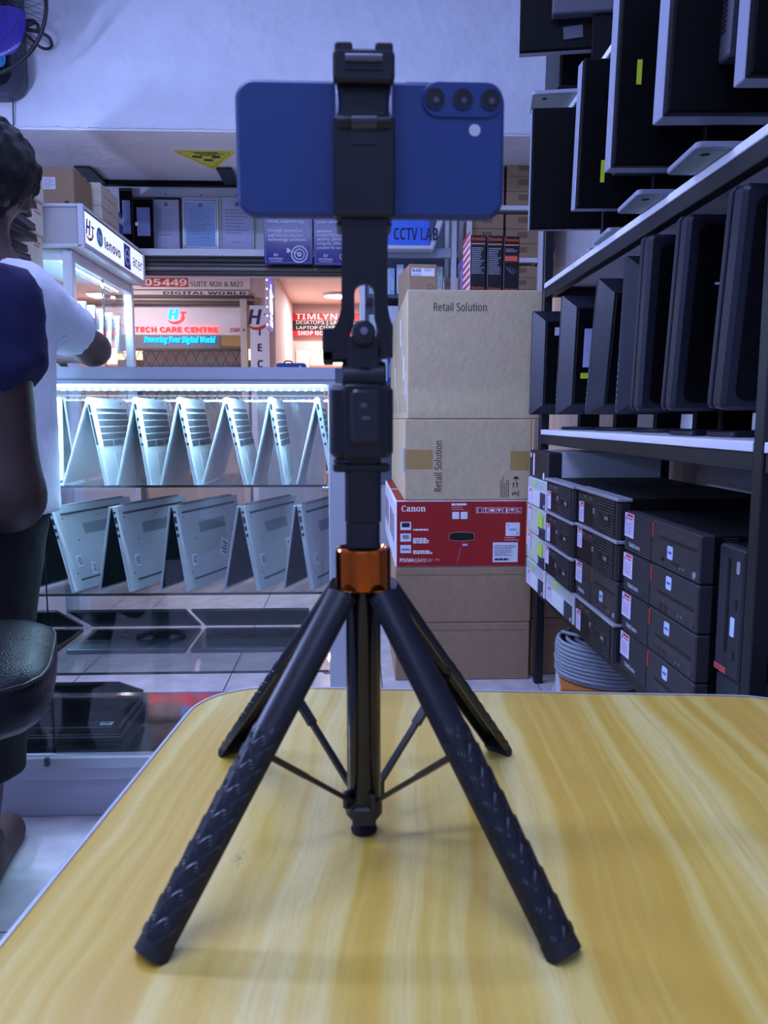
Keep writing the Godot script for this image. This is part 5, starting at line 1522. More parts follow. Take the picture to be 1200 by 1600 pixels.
		for i in 2:
			part(bz, "drive_mark", bx(0.01, 0.006, 0.0006), hexm("777680"), Vector3(L + w * (0.2 + 0.16 * i), h * 0.32, 0.0171))
		part(bz, "round_badge", lathe([[0.0, 0.0015], [0.009, 0.001], [0.0095, 0.0]], 18), hexm("b3b6bf", 0.3, 0.4), Vector3(-w * 0.06, h * 0.02, 0.0165), Vector3(90, 0, 0))
		var pp := part(bz, "port_plate", bx(w * 0.26, h * 0.24, 0.002, 0.0006), hexm("1a181b", 0.5), Vector3(w * 0.19, -h * 0.03, 0.0198))
		for i in 6:
			part(pp, "port", bx(0.0052 if i < 4 else 0.009, h * (0.18 if i < 4 else 0.08), 0.0008), hexm("060607" if i < 4 else "9a9aa6", 0.4), Vector3(-w * 0.095 + i * w * (0.028 if i < 4 else 0.038), 0, 0.0011))
		part(bz, "edge_column", bx(w * 0.05, h * 0.86, 0.006, 0.002), hexm("242226", 0.4), Vector3(w * 0.462, 0, 0.0148))
		sticker(bz, L + (0.04 if alt != 1 else 0.03), h * (-0.12 if alt == 0 else 0.16), 0.0168, 0.045, 0.058, 2.0)
	elif kind == "white":
		var bz := part(o, "front_bezel", bx(w, h - 0.002, 0.03, 0.004), hexm("c6ccce", 0.4), Vector3(0, h / 2, -0.015))
		part(bz, "drive_door", bx(w * 0.94, h * 0.3, 0.002, 0.0006), hexm("b4babd", 0.4), Vector3(0, h * 0.31, 0.0148))
		part(bz, "grille", ribs(w * 0.55, h * 0.5, 8, 0.003), hexm("dfe4e6", 0.4), Vector3(-w * 0.12, -h * 0.2, 0.0135)).set_meta("kind", "stuff")
		part(bz, "port_block", bx(w * 0.27, h * 0.56, 0.002, 0.0006), hexm("2b3049", 0.4), Vector3(w * 0.335, -h * 0.2, 0.0148))
		part(bz, "power_button", lathe([[0.0, 0.002], [0.006, 0.0015], [0.0065, 0.0]], 12), hexm("b9bcc9", 0.4), Vector3(w * 0.43, -h * 0.36, 0.0162), Vector3(90, 0, 0))
		part(bz, "lime_sticker", card(0.032, 0.024, 0.0006), hexm("aede4a", 0.5), Vector3(-w * 0.1, h * 0.31, 0.0162))
		sticker(bz, L + 0.05, -h * 0.14, 0.0168, 0.05, 0.05)
	elif kind == "hatched":
		var bz := part(o, "front_bezel", bx(w, h - 0.002, 0.03, 0.004), hexm("b9bfae", 0.45), Vector3(0, h / 2, -0.015))
		var gr := part(bz, "grille", ribs(w * 0.12, h * 0.72, 13, 0.0025, 0.5, 0.7), hexm("dadfce", 0.45), Vector3(-w * 0.3, 0, 0.0135))
		gr.set_meta("kind", "stuff")
		for i in 4:
			part(bz, "grille", gr.mesh, hexm("dadfce", 0.45), Vector3(-w * 0.3 + w * 0.12 * (i + 1), 0, 0.0135)).set_meta("kind", "stuff")
		part(bz, "lime_sticker", card(0.06, 0.045, 0.0006), hexm("b7e04a", 0.5), Vector3(w * 0.28, h * 0.1, 0.0168))
		var pb := part(bz, "port_block", bx(w * 0.34, h * 0.4, 0.004, 0.001), hexm("30344a", 0.4), Vector3(w * 0.32, -h * 0.3, 0.0152))
		for i in 2:
			part(pb, "port", bx(0.008, 0.016, 0.001), hexm("07080c"), Vector3(-0.005 + i * 0.028, 0, 0.0021))
		part(pb, "badge", bx(0.014, 0.022, 0.001), hexm("cfd6ec"), Vector3(-0.04, 0, 0.0021))
		sticker(bz, L + 0.045, h * 0.2, 0.0168, 0.05, 0.055)
	else:
		var bz := part(o, "front_bezel", bx(w, h - 0.002, 0.05, 0.004), hexm("1d1b20", 0.45), Vector3(0, h / 2, -0.025))
		part(bz, "panel", bx(w * 0.42, h * 0.66, 0.0016, 0.0006), hexm("151318", 0.4), Vector3(w * 0.12, h * 0.04, 0.0248))
		part(bz, "long_sticker", card(0.022, h * 0.8, 0.0006), hexm("dcbfe0", 0.5), Vector3(-w * 0.24, -h * 0.02, 0.0255))
		part(bz, "round_badge", lathe([[0.0, 0.0015], [0.009, 0.001], [0.0095, 0.0]], 16), hexm("c9cbd6", 0.3), Vector3(-w * 0.42, h * 0.3, 0.0248), Vector3(90, 0, 0))
		part(bz, "white_badge", bx(0.02, 0.022, 0.0008), hexm("dfe3ee", 0.4), Vector3(w * 0.3, -h * 0.36, 0.0255))
	return o
func build_computers() -> void:
	var S := SHELVES[0] + 0.0005
	# far column: pale machines
	for i in 4:
		computer(["white", "hatched", "hatched", "white"][i], "pale grey desktop computer in the stack beside the carton pile, %s from the shelf" % COUNT[i], -2.835, -2.555, S + 0.101 * i, 0.1005, 0.64, "pale computers by the cartons")
	computer("plain", "black-fronted computer with a white casing on top of the pale stack", -2.835, -2.56, S + 0.405, 0.098, 0.645)
	# second column: pale one below three slatted ones
	computer("white", "pale grey desktop computer beneath three black slatted machines", -2.55, -2.215, S, 0.098, 0.645)
	for i in 3:
		computer("slatted", "black slatted desktop computer above the lone pale machine, %s from below" % COUNT[i], -2.55, -2.215, S + 0.0985 + 0.1075 * i, 0.107, 0.64, "slatted computers over the pale one", 1 if i == 0 else 0)
	# third column
	for i in 4:
		var k: String = ["slatted", "ribbed", "slatted", "slatted"][i]
		computer(k, ["black slatted desktop computer at the foot of the mixed black stack", "black ribbed desktop computer within a stack of slatted ones", "black slatted desktop computer resting on a ribbed one", "black slatted desktop computer topping the mixed black stack"][i], -2.21, -1.853, S + 0.1055 * i, 0.105, 0.648, "", 0 if i != 2 else 1)
	# fourth column: four ribbed machines
	for i in 4:
		computer("ribbed", "black ribbed desktop computer in a stack of four, %s from the shelf board" % COUNT[i], -1.848, -1.43, S + 0.0985 * i, 0.098, 0.66, "four ribbed computers", 0 if i == 3 else 1 if i else 2)
	# one standing upright on a raised box by the near post
	var q := at_x(1120, 858, 0.70)
	var bs := thing("grey_plinth", "dark grey speckled case under the upright computer", "computer", Vector3(0.70, S, -1.375), -90)
	part(bs, "casing", bx(0.092, 0.135, 0.38, 0.004), hexm("33343c", 0.6), Vector3(0, 0.0675, -0.19))
	part(bs, "front_panel", bx(0.086, 0.125, 0.004, 0.001), hexm("2a2b33", 0.6), Vector3(0, 0.0675, 0.001))
	var up := thing("upright_computer", "slim black computer standing upright beside the near shelving post", "computer", Vector3(0.692, S + 0.1355, -1.375), -90)
	var hh := 0.245
	part(up, "casing", bx(0.092, hh, 0.36, 0.003), mats["pc_black"], Vector3(0, hh / 2, -0.2))
	var bz := part(up, "front_bezel", bx(0.094, hh, 0.025, 0.004), hexm("2b282e", 0.5), Vector3(0, hh / 2, -0.0125))
	part(bz, "drive_slot", bx(0.009, hh * 0.72, 0.002), hexm("060608", 0.4), Vector3(-0.004, hh * 0.05, 0.0122))
	part(bz, "side_strip", bx(0.026, hh * 0.86, 0.002, 0.0006), hexm("38353c", 0.45), Vector3(-0.028, 0.0, 0.0122))
	part(bz, "red_foot", bx(0.045, 0.012, 0.0024), hexm("c2474c", 0.45), Vector3(-0.022, -hh * 0.465, 0.0122))
	part(bz, "processor_badge", rr(0.016, 0.036, 0.0008, 0.003), hexm("c2cdf0", 0.35), Vector3(0.018, -hh * 0.1, 0.0128))
	part(bz, "power_button", rr(0.012, 0.024, 0.001, 0.005), hexm("9a9ca8", 0.3), Vector3(0.03, hh * 0.36, 0.0128))
	for i in 2:
		part(bz, "port", bx(0.008, 0.02, 0.001), hexm("050506"), Vector3(0.026, hh * [0.08, -0.31][i], 0.0128))
	# next bay: only one machine shows past the post
	computer("ribbed", "black ribbed desktop computer past the near shelving post", -1.265, -0.88, S, 0.098, 0.66)

# ------------------------------------------------------------------ monitors (they turn their backs to the camera)
func monitor(style: String, label: String, pos: Vector3, turn: float, w: float, h: float, t: float, lift: float, tilt: float, o2 := {}) -> Node3D:
	var o := thing("monitor", label, "monitor", pos, 180.0 + turn, o2.get("group", ""))
	var side: Material = mats["monitor_silver"] if style == "slab" else mats["monitor_side"]
	var bk: Material = mats["black_plastic"]
	# panel pivots about its foot
	var piv := Transform3D(Basis(Vector3.RIGHT, deg_to_rad(-tilt)), Vector3(0, lift, 0))
	var mk := func(n: String, me: Mesh, m: Material, at: Vector3, rot := Vector3.ZERO) -> MeshInstance3D:
		var x := part(o, n, me, m)
		x.transform = piv * Transform3D(Basis.from_euler(rot * PI / 180.0), at)
		return x
	var fr: MeshInstance3D
	if style == "taper":
		fr = mk.call("bezel", bx(w, h, 0.018, 0.003), side, Vector3(0, h / 2, -0.009))
		var st := begin()
		var a := [Vector2(-w / 2 + 0.001, 0.001), Vector2(w / 2 - 0.001, 0.001), Vector2(w / 2 - 0.001, h - 0.001), Vector2(-w / 2 + 0.001, h - 0.001)]
		var e := 0.036
		var b := [Vector2(-w / 2 + e, e), Vector2(w / 2 - e, e), Vector2(w / 2 - e, h - e), Vector2(-w / 2 + e, h - e)]
		for i in 4:
			var j := (i + 1) % 4
			qd(st, Vector3(a[i].x, a[i].y, -0.018), Vector3(a[j].x, a[j].y, -0.018), Vector3(b[j].x, b[j].y, -t), Vector3(b[i].x, b[i].y, -t), Vector3(a[i].x + a[j].x, a[i].y + a[j].y - h, 0))
		qd(st, Vector3(b[0].x, b[0].y, -t), Vector3(b[1].x, b[1].y, -t), Vector3(b[2].x, b[2].y, -t), Vector3(b[3].x, b[3].y, -t), Vector3.FORWARD)
		mk.call("back_cover", done(st), side, Vector3.ZERO)
		mk.call("back_panel", bx(w - 2 * e - 0.01, h - 2 * e - 0.01, 0.006, 0.002), bk, Vector3(0, h / 2, -t - 0.002))
		for i in 7:
			part(fr, "menu_button", lathe([[0.0, 0.001], [0.0022, 0.0008], [0.0024, 0.0]], 8), hexm("8f96b0", 0.3), Vector3(w / 2, -h / 2 + 0.03 + 0.016 * i, 0.001), Vector3(0, 0, -90))
	elif style == "round":
		fr = mk.call("bezel", rr(w, h, 0.016, 0.012, 0.002), side, Vector3(0, h / 2, -0.016))
		mk.call("back_cover", rr(w - 0.002, h - 0.002, t - 0.016, 0.014, 0.008), side, Vector3(0, h / 2, -t))
		mk.call("back_panel", rr(w - 0.05, h - 0.04, 0.004, 0.02, 0.001), bk, Vector3(0, h / 2, -t - 0.003))
		mk.call("back_rib", bx(0.012, h * 0.52, 0.012, 0.003), mats["monitor_side"], Vector3(w * 0.16, h * 0.55, -t - 0.008))
		for i in 6:
			part(fr, "menu_button", lathe([[0.0, 0.001], [0.0024, 0.0008], [0.0026, 0.0]], 8), hexm("3f4458", 0.3), Vector3(w * 0.34 - 0.03 * i, -h / 2 - 0.0001, 0.008), Vector3(180, 0, 0))
	else:
		fr = mk.call("bezel", bx(w, h, t * 0.68, 0.002), side, Vector3(0, h / 2, -t * 0.34))
		mk.call("back_cover", bx(w - 0.002, h - 0.002, t * 0.32, 0.002), bk, Vector3(0, h / 2, -t * 0.84))
		mk.call("back_panel", bx(w - 0.008, h - 0.008, 0.004, 0.001), bk, Vector3(0, h / 2, -t - 0.001))
		if o2.get("hump", true):
			mk.call("rear_hump", bx(w * 0.62, h * 0.56, 0.045, 0.004), hexm("3b3c48", 0.5), Vector3(0, h * 0.5, -t - 0.023))
			var vt: MeshInstance3D = mk.call("vent_slots", ribs(0.026, h * 0.36, 16, 0.0016), hexm("08080c", 0.5), Vector3(w * 0.31, h * 0.52, -t - 0.016), Vector3(0, 90, 0))
			vt.set_meta("kind", "stuff")
	part(fr, "screen", bx(w - 0.028, h - 0.028, 0.001), mats["screen"], Vector3(0, 0, 0.009) if style == "taper" else Vector3(0, 0, 0.0165) if style == "round" else Vector3(0, 0, t * 0.34 + 0.0004))
	for q in o2.get("stickers", []):
		mk.call("sticker", card(q[2], q[3], 0.0008), hexm(q[4], 0.5), Vector3(q[0] * w, q[1] * h, -t - 0.006), Vector3(0, 180, q[5] if q.size() > 5 else 0.0))
	# neck and foot
	part(o, "neck", bx(0.075, lift + 0.11, 0.022, 0.004), bk, Vector3(0, (lift + 0.11) / 2 + 0.01, -t - 0.02), Vector3(-tilt * 0.5, 0, 0))
	var fo: Vector3 = o2.get("foot", Vector3(0, 0, -0.05))
	if o2.get("round_foot", false):
		part(o, "foot", lathe([[0.0, 0.0], [0.088, 0.0], [0.09, 0.004], [0.085, 0.01], [0.0, 0.014]], 36), mats["monitor_side"], fo)
	else:
		part(o, "foot", rr(o2.get("fw", 0.22), 0.13 if style == "round" else 0.16, 0.012, 0.012, 0.002), side if style == "slab" else mats["monitor_side"], fo, Vector3(-90, 0, 0))
		if style == "slab":
			var un := part(o, "foot_underside", bx(o2.get("fw", 0.22) - 0.02, 0.0008, 0.13), hexm("8a9494", 0.6), fo + Vector3(0, -0.0002, 0))
			part(un, "foot_pad", lathe([[0.0, 0.0006], [0.009, 0.0006], [0.009, 0.0]], 12), hexm("16171c", 0.8), Vector3(0.08, 0, -0.045), Vector3(180, 0, 0))
	return o
func build_monitors() -> void:
	var Y := SHELVES[1] + 0.0005
	var lime := "c5dd2c"
	# middle shelf; left edge pixel at panel foot, depth follows from the shelf
	var L := [
		["taper", 826, 0.635, 0.40, 0.335, 0.052, 0.055, 3.0, 0.0, "black tapered monitor overhanging the carton pile at the far shelf end", [[0.20, 0.36, 0.05, 0.016, lime], [0.30, 0.80, 0.022, 0.028, "c3c3da"], [0.22, 0.78, 0.014, 0.022, "c3c3da"]]],
		["taper", 867, 0.66, 0.42, 0.345, 0.055, 0.055, 6.0, 0.0, "black tapered monitor with a torn pale label, second from the carton pile", [[0.30, 0.34, 0.05, 0.018, lime], [0.31, 0.57, 0.032, 0.12, "aeb6dc"]]],
		["taper", 913, 0.675, 0.44, 0.35, 0.052, 0.055, 12.0, 0.0, "black tapered monitor leaning back, third from the carton pile", []],
		["taper", 960, 0.68, 0.44, 0.36, 0.045, 0.055, 5.0, 0.0, "black slim monitor with a row of side buttons, fourth from the carton pile", []],
		["round", 983, 0.66, 0.45, 0.365, 0.05, 0.06, 5.0, 0.0, "black round-cornered monitor with a lime tag, fifth from the carton pile", [[0.22, 0.86, 0.02, 0.03, lime]]],
		["round", 1031, 0.675, 0.46, 0.37, 0.052, 0.06, 7.0, 0.0, "black round-cornered glossy monitor, sixth from the carton pile", [[0.27, 0.90, 0.02, 0.014, "c8cbe0"], [0.34, 0.66, 0.016, 0.005, "c8cbe0"]]],
		["round", 1103, 0.685, 0.46, 0.37, 0.055, 0.06, 7.0, 0.0, "black round-cornered monitor beside the near shelving post", [[0.2, 0.42, 0.02, 0.03, lime], [0.22, 0.14, 0.04, 0.03, "8f93b8"]]],
	]
	for q in L:
		var p := at_x(q[1], 640, q[2])
		monitor(q[0], q[9], Vector3(q[2] + q[3] / 2, Y, p.z), q[8], q[3], q[4] + 0.032, q[5] + 0.006, q[6], q[7], {"stickers": q[10], "round_foot": q[0] == "taper", "fw": 0.24, "group": ""})
	# upper shelf
	Y = SHELVES[2] + 0.0005
	var U := [
		[827, 345, 0.535, 0.50, 0.345, 0.035, 0.09, 4.0, -6.0, "wide black monitor hanging past the end of the upper shelf", [[-0.05, 0.22, 0.045, 0.018, lime, 5.0]], false, -0.02],
		[893, 340, 0.60, 0.46, 0.365, 0.065, 0.085, 7.0, -3.0, "silver-edged black monitor standing before the wide one on the upper shelf", [[0.36, 0.25, 0.011, 0.055, lime]], true, 0.05],
		[947, 250, 0.585, 0.46, 0.368, 0.07, 0.085, 5.0, -3.0, "silver-edged black monitor with a vented hump and a lime tag", [[0.40, 0.52, 0.011, 0.05, lime]], true, 0.08],
		[1023, 180, 0.585, 0.46, 0.368, 0.08, 0.085, 5.0, -3.0, "thick silver-edged monitor with a vented hump on the upper shelf", [[0.36, 0.62, 0.011, 0.055, lime]], true, 0.08],
		[1150, 100, 0.66, 0.42, 0.36, 0.06, 0.085, 3.0, -2.0, "black monitor above the near shelving post", [], true, 0.02],
	]
	for q in U:
		var p := at_x(q[0], q[1], q[2])
		monitor("slab", q[9], Vector3(q[2] + q[3] / 2, Y, p.z), q[8], q[3], q[4], q[5], q[6], q[7], {"stickers": q[10], "hump": q[11], "foot": Vector3(q[12], 0, -0.05), "fw": 0.22})
	# top shelf
	Y = SHELVES[3] + 0.0005
	var p := at_x(808, 90, 0.52)
	monitor("slab", "black monitor with a grey label hanging out over the top shelf end", Vector3(0.52 + 0.27, Y, p.z), -10.0, 0.52, 0.40, 0.04, 0.17, 4.0, {"stickers": [[0.18, 0.12, 0.06, 0.036, "3a3d4c", 4.0]], "hump": true, "foot": Vector3(0.10, 0, -0.06), "fw": 0.24})
	monitor("taper", "black monitor on a round foot at the end of the top shelf", Vector3(0.86, Y, -2.76), 0.0, 0.42, 0.34, 0.05, 0.08, 4.0, {"round_foot": true, "foot": Vector3(0.11, 0, -0.02)})

# ------------------------------------------------------------------ cable coil on its carton
func build_coil() -> void:
	var c := Vector3(0.80, 0.0, -2.36)
	var ct := carton("orange_carton", "orange carton with dark lettering under the grey cable coil", c, Vector3(0.30, 0.2, 0.30), hexm("b9702f", 0.8), -12.0)
	txt(ct, "4 & Bindi", 0.055, hexm("3a2115"), Vector3(0.0, 0.155, 0.151), Vector3.ZERO, {"bold": true, "w": 0.24})
	part(ct, "side_panel", card(0.29, 0.19, 0.001), hexm("c9ccd8", 0.6), Vector3(-0.15, 0.1, 0), Vector3(0, -90, 0))
	part(ct, "print_motif", rr(0.05, 0.03, 0.001, 0.012), hexm("3a2115"), Vector3(0.09, 0.08, 0.15))
	var o := thing("cable_coil", "coil of thick grey cable lying on the orange carton", "cable", Vector3(c.x, 0.2015, c.z))
	var gy := hexm("8f97a3", 0.4)
	for k in 10:
		for s in 3:
			if (s == 1 and k not in [0, 9]):
				continue
			var R: float = [0.158, 0.13, 0.10][s] - (0.006 if k in [0, 9] else 0.0) + 0.001 * sin(k * 2.1)
			var pts := []
			for i in 49:
				var a := TAU * i / 48.0
				pts.append(Vector3(cos(a) * (R + 0.0008 * sin(a * 3 + k)), 0.007 + k * 0.0118 + 0.0006 * sin(a * 2 + k), sin(a) * R))
			part(o, "winding", tube(pts, 0.0068, 6), gy)
	part(o, "tail", tube(smooth_path([Vector3(-0.06, 0.125, 0.08), Vector3(-0.09, 0.14, 0.06), Vector3(-0.12, 0.135, 0.0), Vector3(-0.13, 0.125, -0.06)]), 0.006, 6), gy)
	var wr := begin()
	var r := RandomNumberGenerator.new()
	r.seed = 4
	for i in 5:
		var b := Vector3(0.70 + r.randf() * 0.06, 0.003, -2.72 + r.randf() * 0.04)
		add_tube(wr, smooth_path([b, b + Vector3(0.01, 0.03 + r.randf() * 0.02, 0.01), b + Vector3(0.03, 0.035, 0.02), b + Vector3(0.05, 0.003, 0.03)], 4), 0.0015, 4)
	var wn := thing("loose_wire", "tangle of thin white wire on the floor by the shelving post", "wire")
	part(wn, "strand", done(wr), hexm("d6d6dc", 0.4))

# ------------------------------------------------------------------ tall cabinet with a lit brand box
func build_upper_cabinet() -> void:
	var fx := -1.235
	var zn := 3.68
	var zf := 4.71
	var y0 := 1.80
	var y1 := 1.985
	var o := thing("tall_cabinet", "white glazed tall cabinet crowned by a lit brand sign box", "cabinet", Vector3(-1.50, 0, -(zn + zf) / 2))
	var P := func(x: float, y: float, z: float) -> Vector3: return Vector3(x, y, z) - o.position
	var wh: Material = mats["white_gloss"]
	var ln := zf - zn
	part(o, "crown_box", bx(0.40, y1 - y0 - 0.012, ln - 0.02, 0.004), hexm("b3afb2", 0.6), P.call(fx - 0.23, (y0 + y1) / 2, -(zn + zf) / 2))
	part(o, "crown_frame", bx(0.46, 0.014, ln, 0.004), wh, P.call(fx - 0.23, y1 - 0.006, -(zn + zf) / 2))
	part(o, "crown_frame", bx(0.44, 0.016, ln, 0.004), wh, P.call(fx - 0.23, y0 + 0.002, -(zn + zf) / 2))
	# the sign face leans a little, with rounded white frame and dark gasket
	var face := part(o, "lit_sign", bx(ln - 0.03, y1 - y0 - 0.035, 0.012, 0.002), glow("sign_white", Color(0.80, 0.83, 1.0), 0.62), P.call(fx - 0.012, (y0 + y1) / 2, -(zn + zf) / 2), Vector3(0, 90, 0))
	part(face, "gasket", bx(ln - 0.024, 0.008, 0.013), hexm("20222e", 0.5), Vector3(0, (y1 - y0) / 2 - 0.0165, 0.0005))
	part(face, "gasket", bx(0.008, y1 - y0 - 0.035, 0.0135), hexm("20222e", 0.5), Vector3((ln - 0.026) / 2, 0, 0.0005))
	for q in [[0.0, (y1 - y0) / 2 - 0.006, ln, 0.014], [0.0, -(y1 - y0) / 2 + 0.006, ln, 0.028]]:
		part(face, "sign_frame", rr(0.03, q[3], q[2], 0.006, 0.0), wh, Vector3(-q[2] / 2, q[1], 0.0), Vector3(0, 90, 0))
	for s in [-1, 1]:
		part(face, "sign_frame", bx(0.022, y1 - y0, 0.03, 0.005), wh, Vector3(s * (ln / 2 - 0.008), 0, 0))
	var fz := 0.0066
	var u := ln / 2
	logo(face, 0.11, Vector3(-u * 0.80, 0.005, fz), hexm("2c2f63"), hexm("c8404c"), hexm("c8404c"))
	var hpb := part(face, "round_mark", lathe([[0.0, 0.0008], [0.045, 0.0008], [0.045, 0.0]], 32), hexm("2f86cf", 0.4), Vector3(-u * 0.52, 0.0, fz - 0.0006), Vector3(90, 0, 0))
	txt(hpb, "hp", 0.042, hexm("e8eefc"), Vector3(0, 0.001, 0.004), Vector3(-90, 0, 0), {"slant": 0.25, "bold": true})
	txt(face, "lenovo", 0.052, hexm("1d2030"), Vector3(-u * 0.13, -0.008, fz), Vector3.ZERO, {"bold": true, "w": 0.26})
	var dl := part(face, "square_mark", bx(0.115, 0.125, 0.001), hexm("2454b8", 0.4), Vector3(u * 0.36, 0.0, fz))
	part(dl, "ring_mark", tube(smooth_path(ring_path(0.04, 0.04, 0.0), 1), 0.004, 5), hexm("e0e6fa"), Vector3(0, 0, 0.0005))
	part(dl, "bar_mark", bx(0.07, 0.012, 0.001), hexm("e0e6fa"), Vector3(0, 0, 0.0007))
	txt(face, "acer", 0.062, hexm("2a2f45"), Vector3(u * 0.75, -0.004, fz), Vector3.ZERO, {"w": 0.19})
	# glazed body
	var gx := -1.325
	var bxl := -1.70
	for z in [-zn - 0.05, -zf + 0.03]:
		for x in [gx, bxl]:
			part(o, "post", bx(0.045, y0 - 0.012, 0.045, 0.004), wh, P.call(x, (y0 - 0.012) / 2, z))
	part(o, "head_rail", bx(0.03, 0.05, ln - 0.12, 0.004), wh, P.call(gx, y0 - 0.032, -(zn + zf) / 2))
	part(o, "head_rail", bx(0.34, 0.05, 0.03, 0.004), wh, P.call((gx + bxl) / 2, y0 - 0.032, -zn - 0.05))
	part(o, "side_pane", bx(0.005, 0.9, (ln - 0.13) / 2), mats["pane"], P.call(gx + 0.008, 1.32, -zn - 0.05 - (ln - 0.12) * 0.25))
	part(o, "side_pane", bx(0.005, 0.9, (ln - 0.13) / 2), mats["pane"], P.call(gx - 0.002, 1.32, -zn - 0.05 - (ln - 0.12) * 0.75))
	part(o, "pane_edge", bx(0.006, 0.9, 0.003), mats["glass_edge"], P.call(gx + 0.008, 1.32, -zn - 0.05 - (ln - 0.12) * 0.5))
	part(o, "end_pane", bx(0.33, 0.9, 0.005), mats["pane"], P.call((gx + bxl) / 2, 1.32, -zn - 0.045))
	part(o, "back_board", bx(0.012, y0 - 0.06, ln - 0.14), hexm("c9cbd4", 0.5), P.call(bxl - 0.006, (y0 - 0.06) / 2, -(zn + zf) / 2))
	for y in [1.40, 1.12]:
		part(o, "glass_shelf", bx(0.34, 0.006, ln - 0.14), mats["shelf_glass"], P.call((gx + bxl) / 2, y - 0.003, -(zn + zf) / 2))
	part(o, "base_panel", bx(0.38, 0.86, ln - 0.13, 0.004), hexm("cfcfd8", 0.5), P.call((gx + bxl) / 2, 0.43, -(zn + zf) / 2))
	part(o, "light_strip", bx(0.012, 0.006, ln - 0.16), glow("strip_glow", Color(0.80, 0.93, 1.0), 3.2), P.call(gx - 0.05, y0 - 0.052, -(zn + zf) / 2))
	var l := AreaLight3D.new()
	l.name = "light"
	o.add_child(l)
	l.position = P.call(gx - 0.06, y0 - 0.06, -(zn + zf) / 2)
	l.rotation_degrees = Vector3(-90, 90, 0)
	l.area_size = Vector2(ln - 0.2, 0.02)
	l.light_color = Color(0.66, 0.86, 1.0)
	l.light_energy = 1.3
	l.area_range = 5.0
	l.shadow_enabled = true
	# small laptops tented on its shelf
	for i in 6:
		var ang := 0.17
		var db := Vector3(0, -cos(ang), sin(ang))
		var dn := Vector3(0, -cos(ang), -sin(ang))
		laptop("silver_laptop", "slim silver laptop tented in the tall cabinet, %s from the carton boxes end" % COUNT[i], Vector3(-1.475, 1.40, -3.86 - 0.14 * i), 0, leaf_frame(db, Vector3(0, sin(ang), cos(ang)), Vector3(0, 0.198, 0.0115)), leaf_frame(dn, Vector3(0, sin(ang), -cos(ang)), Vector3(0, 0.198, -0.007)), {"w": 0.26, "l": 0.198, "tb": 0.010, "shell": hexm("cdd1da", 0.4)}, "laptops in the tall cabinet")
	# cartons on its crown
	var yc := y1 + 0.0015
	var b1 := carton("brown_carton", "brown carton with a white label on top of the tall cabinet", Vector3(-1.415, yc, -4.0), Vector3(0.16, 0.215, 0.26), mats["kraft_dark"])
	var lb := part(b1, "label", card(0.06, 0.055), hexm("d7d7de", 0.5), Vector3(-0.035, 0.14, 0.1304))
	rules(lb, 0.05, 0.045, 5, hexm("55576a"), Vector3(0, 0, 0.001), Vector3.ZERO, 91, 0.3)
	part(b1, "goods_mark", bx(0.02, 0.03, 0.0006), hexm("2c2018"), Vector3(0.045, 0.045, 0.1304))
	for i in 2:
		var c := carton("cream_carton", ["cream carton lying on the tall cabinet crown", "cream carton stacked over another on the tall cabinet crown"][i], Vector3(-1.385, yc + 0.116 * i, -4.31), Vector3(0.17, 0.115, 0.3), mats["kraft_pale"])
		rules(c, 0.2, 0.012, 1, hexm("8d8878"), Vector3(0.0855, 0.06, 0), Vector3(0, 90, 0), 95 + i, 0.4)
	var bp := thing("blue_packet", "blue and orange packet leaning beside the cream cartons", "box", Vector3(-1.33, yc, -4.52))
	part(bp, "body", bx(0.05, 0.17, 0.06, 0.003), hexm("2a3fae", 0.4), Vector3(0, 0.085, 0))
	part(bp, "white_band", bx(0.0506, 0.03, 0.0606), hexm("c9cff0", 0.5), Vector3(0, 0.125, 0))
	part(bp, "orange_motif", rr(0.03, 0.06, 0.001, 0.014), hexm("d3523a", 0.5), Vector3(0, 0.05, 0.03))
	# low cupboard against the side wall, with a slanting pile of dark laptops and cream boxes
	var cb := thing("low_cupboard", "white cupboard behind the two people carrying stacked laptops", "cupboard", Vector3(-1.68, 0, -3.235))
	part(cb, "carcass", bx(0.60, 1.36, 0.76, 0.006), hexm("c9c8d2", 0.5), Vector3(0, 0.68, 0))
	part(cb, "top_board", bx(0.64, 0.03, 0.78, 0.006), wh, Vector3(0, 1.376, 0))
	for s in [-1, 1]:
		var dr := part(cb, "door", bx(0.012, 1.2, 0.36, 0.003), hexm("d2d1da", 0.45), Vector3(0.306, 0.66, s * 0.185))
		part(dr, "handle", bx(0.014, 0.12, 0.012, 0.003), hexm("8a8c98", 0.3, 0.6), Vector3(0.012, 0.1, -s * 0.14))
	for i in 5:
		var c := carton("cream_carton", "cream carton in the leaning column over the white cupboard, %s from its top" % COUNT[i], Vector3(-1.56 + 0.008 * i, 1.392 + 0.142 * i, -3.41), Vector3(0.30, 0.14, 0.40), mats["kraft_pale"], 0.0, "leaning cream cartons")
		rules(c, 0.07, 0.03, 2, hexm("c2564a"), Vector3(0.1506, 0.1, -0.14), Vector3(0, 90, 0), 101 + i, 0.4)
	var r := RandomNumberGenerator.new()
	r.seed = 21
	for i in 12:
		var y := 1.392 + 0.043 * i
		var dv := thing("dark_laptop", "closed dark laptop in the jumbled pile on the white cupboard, %s layer" % ["bottom", "second", "third", "fourth", "fifth", "sixth", "seventh", "eighth", "ninth", "tenth", "eleventh", "top"][i], "laptop", Vector3(-1.385 + r.randf_range(-0.015, 0.04), y, -3.0 + r.randf_range(-0.05, 0.03)), 90.0 + r.randf_range(-9, 9), "jumbled dark laptops")
		var rl := deg_to_rad(r.randf_range(-2.0, 2.0))
		var tone = [hexm("34353d", 0.45), hexm("202128", 0.4), hexm("4b4d57", 0.4, 0.2)][i % 3]
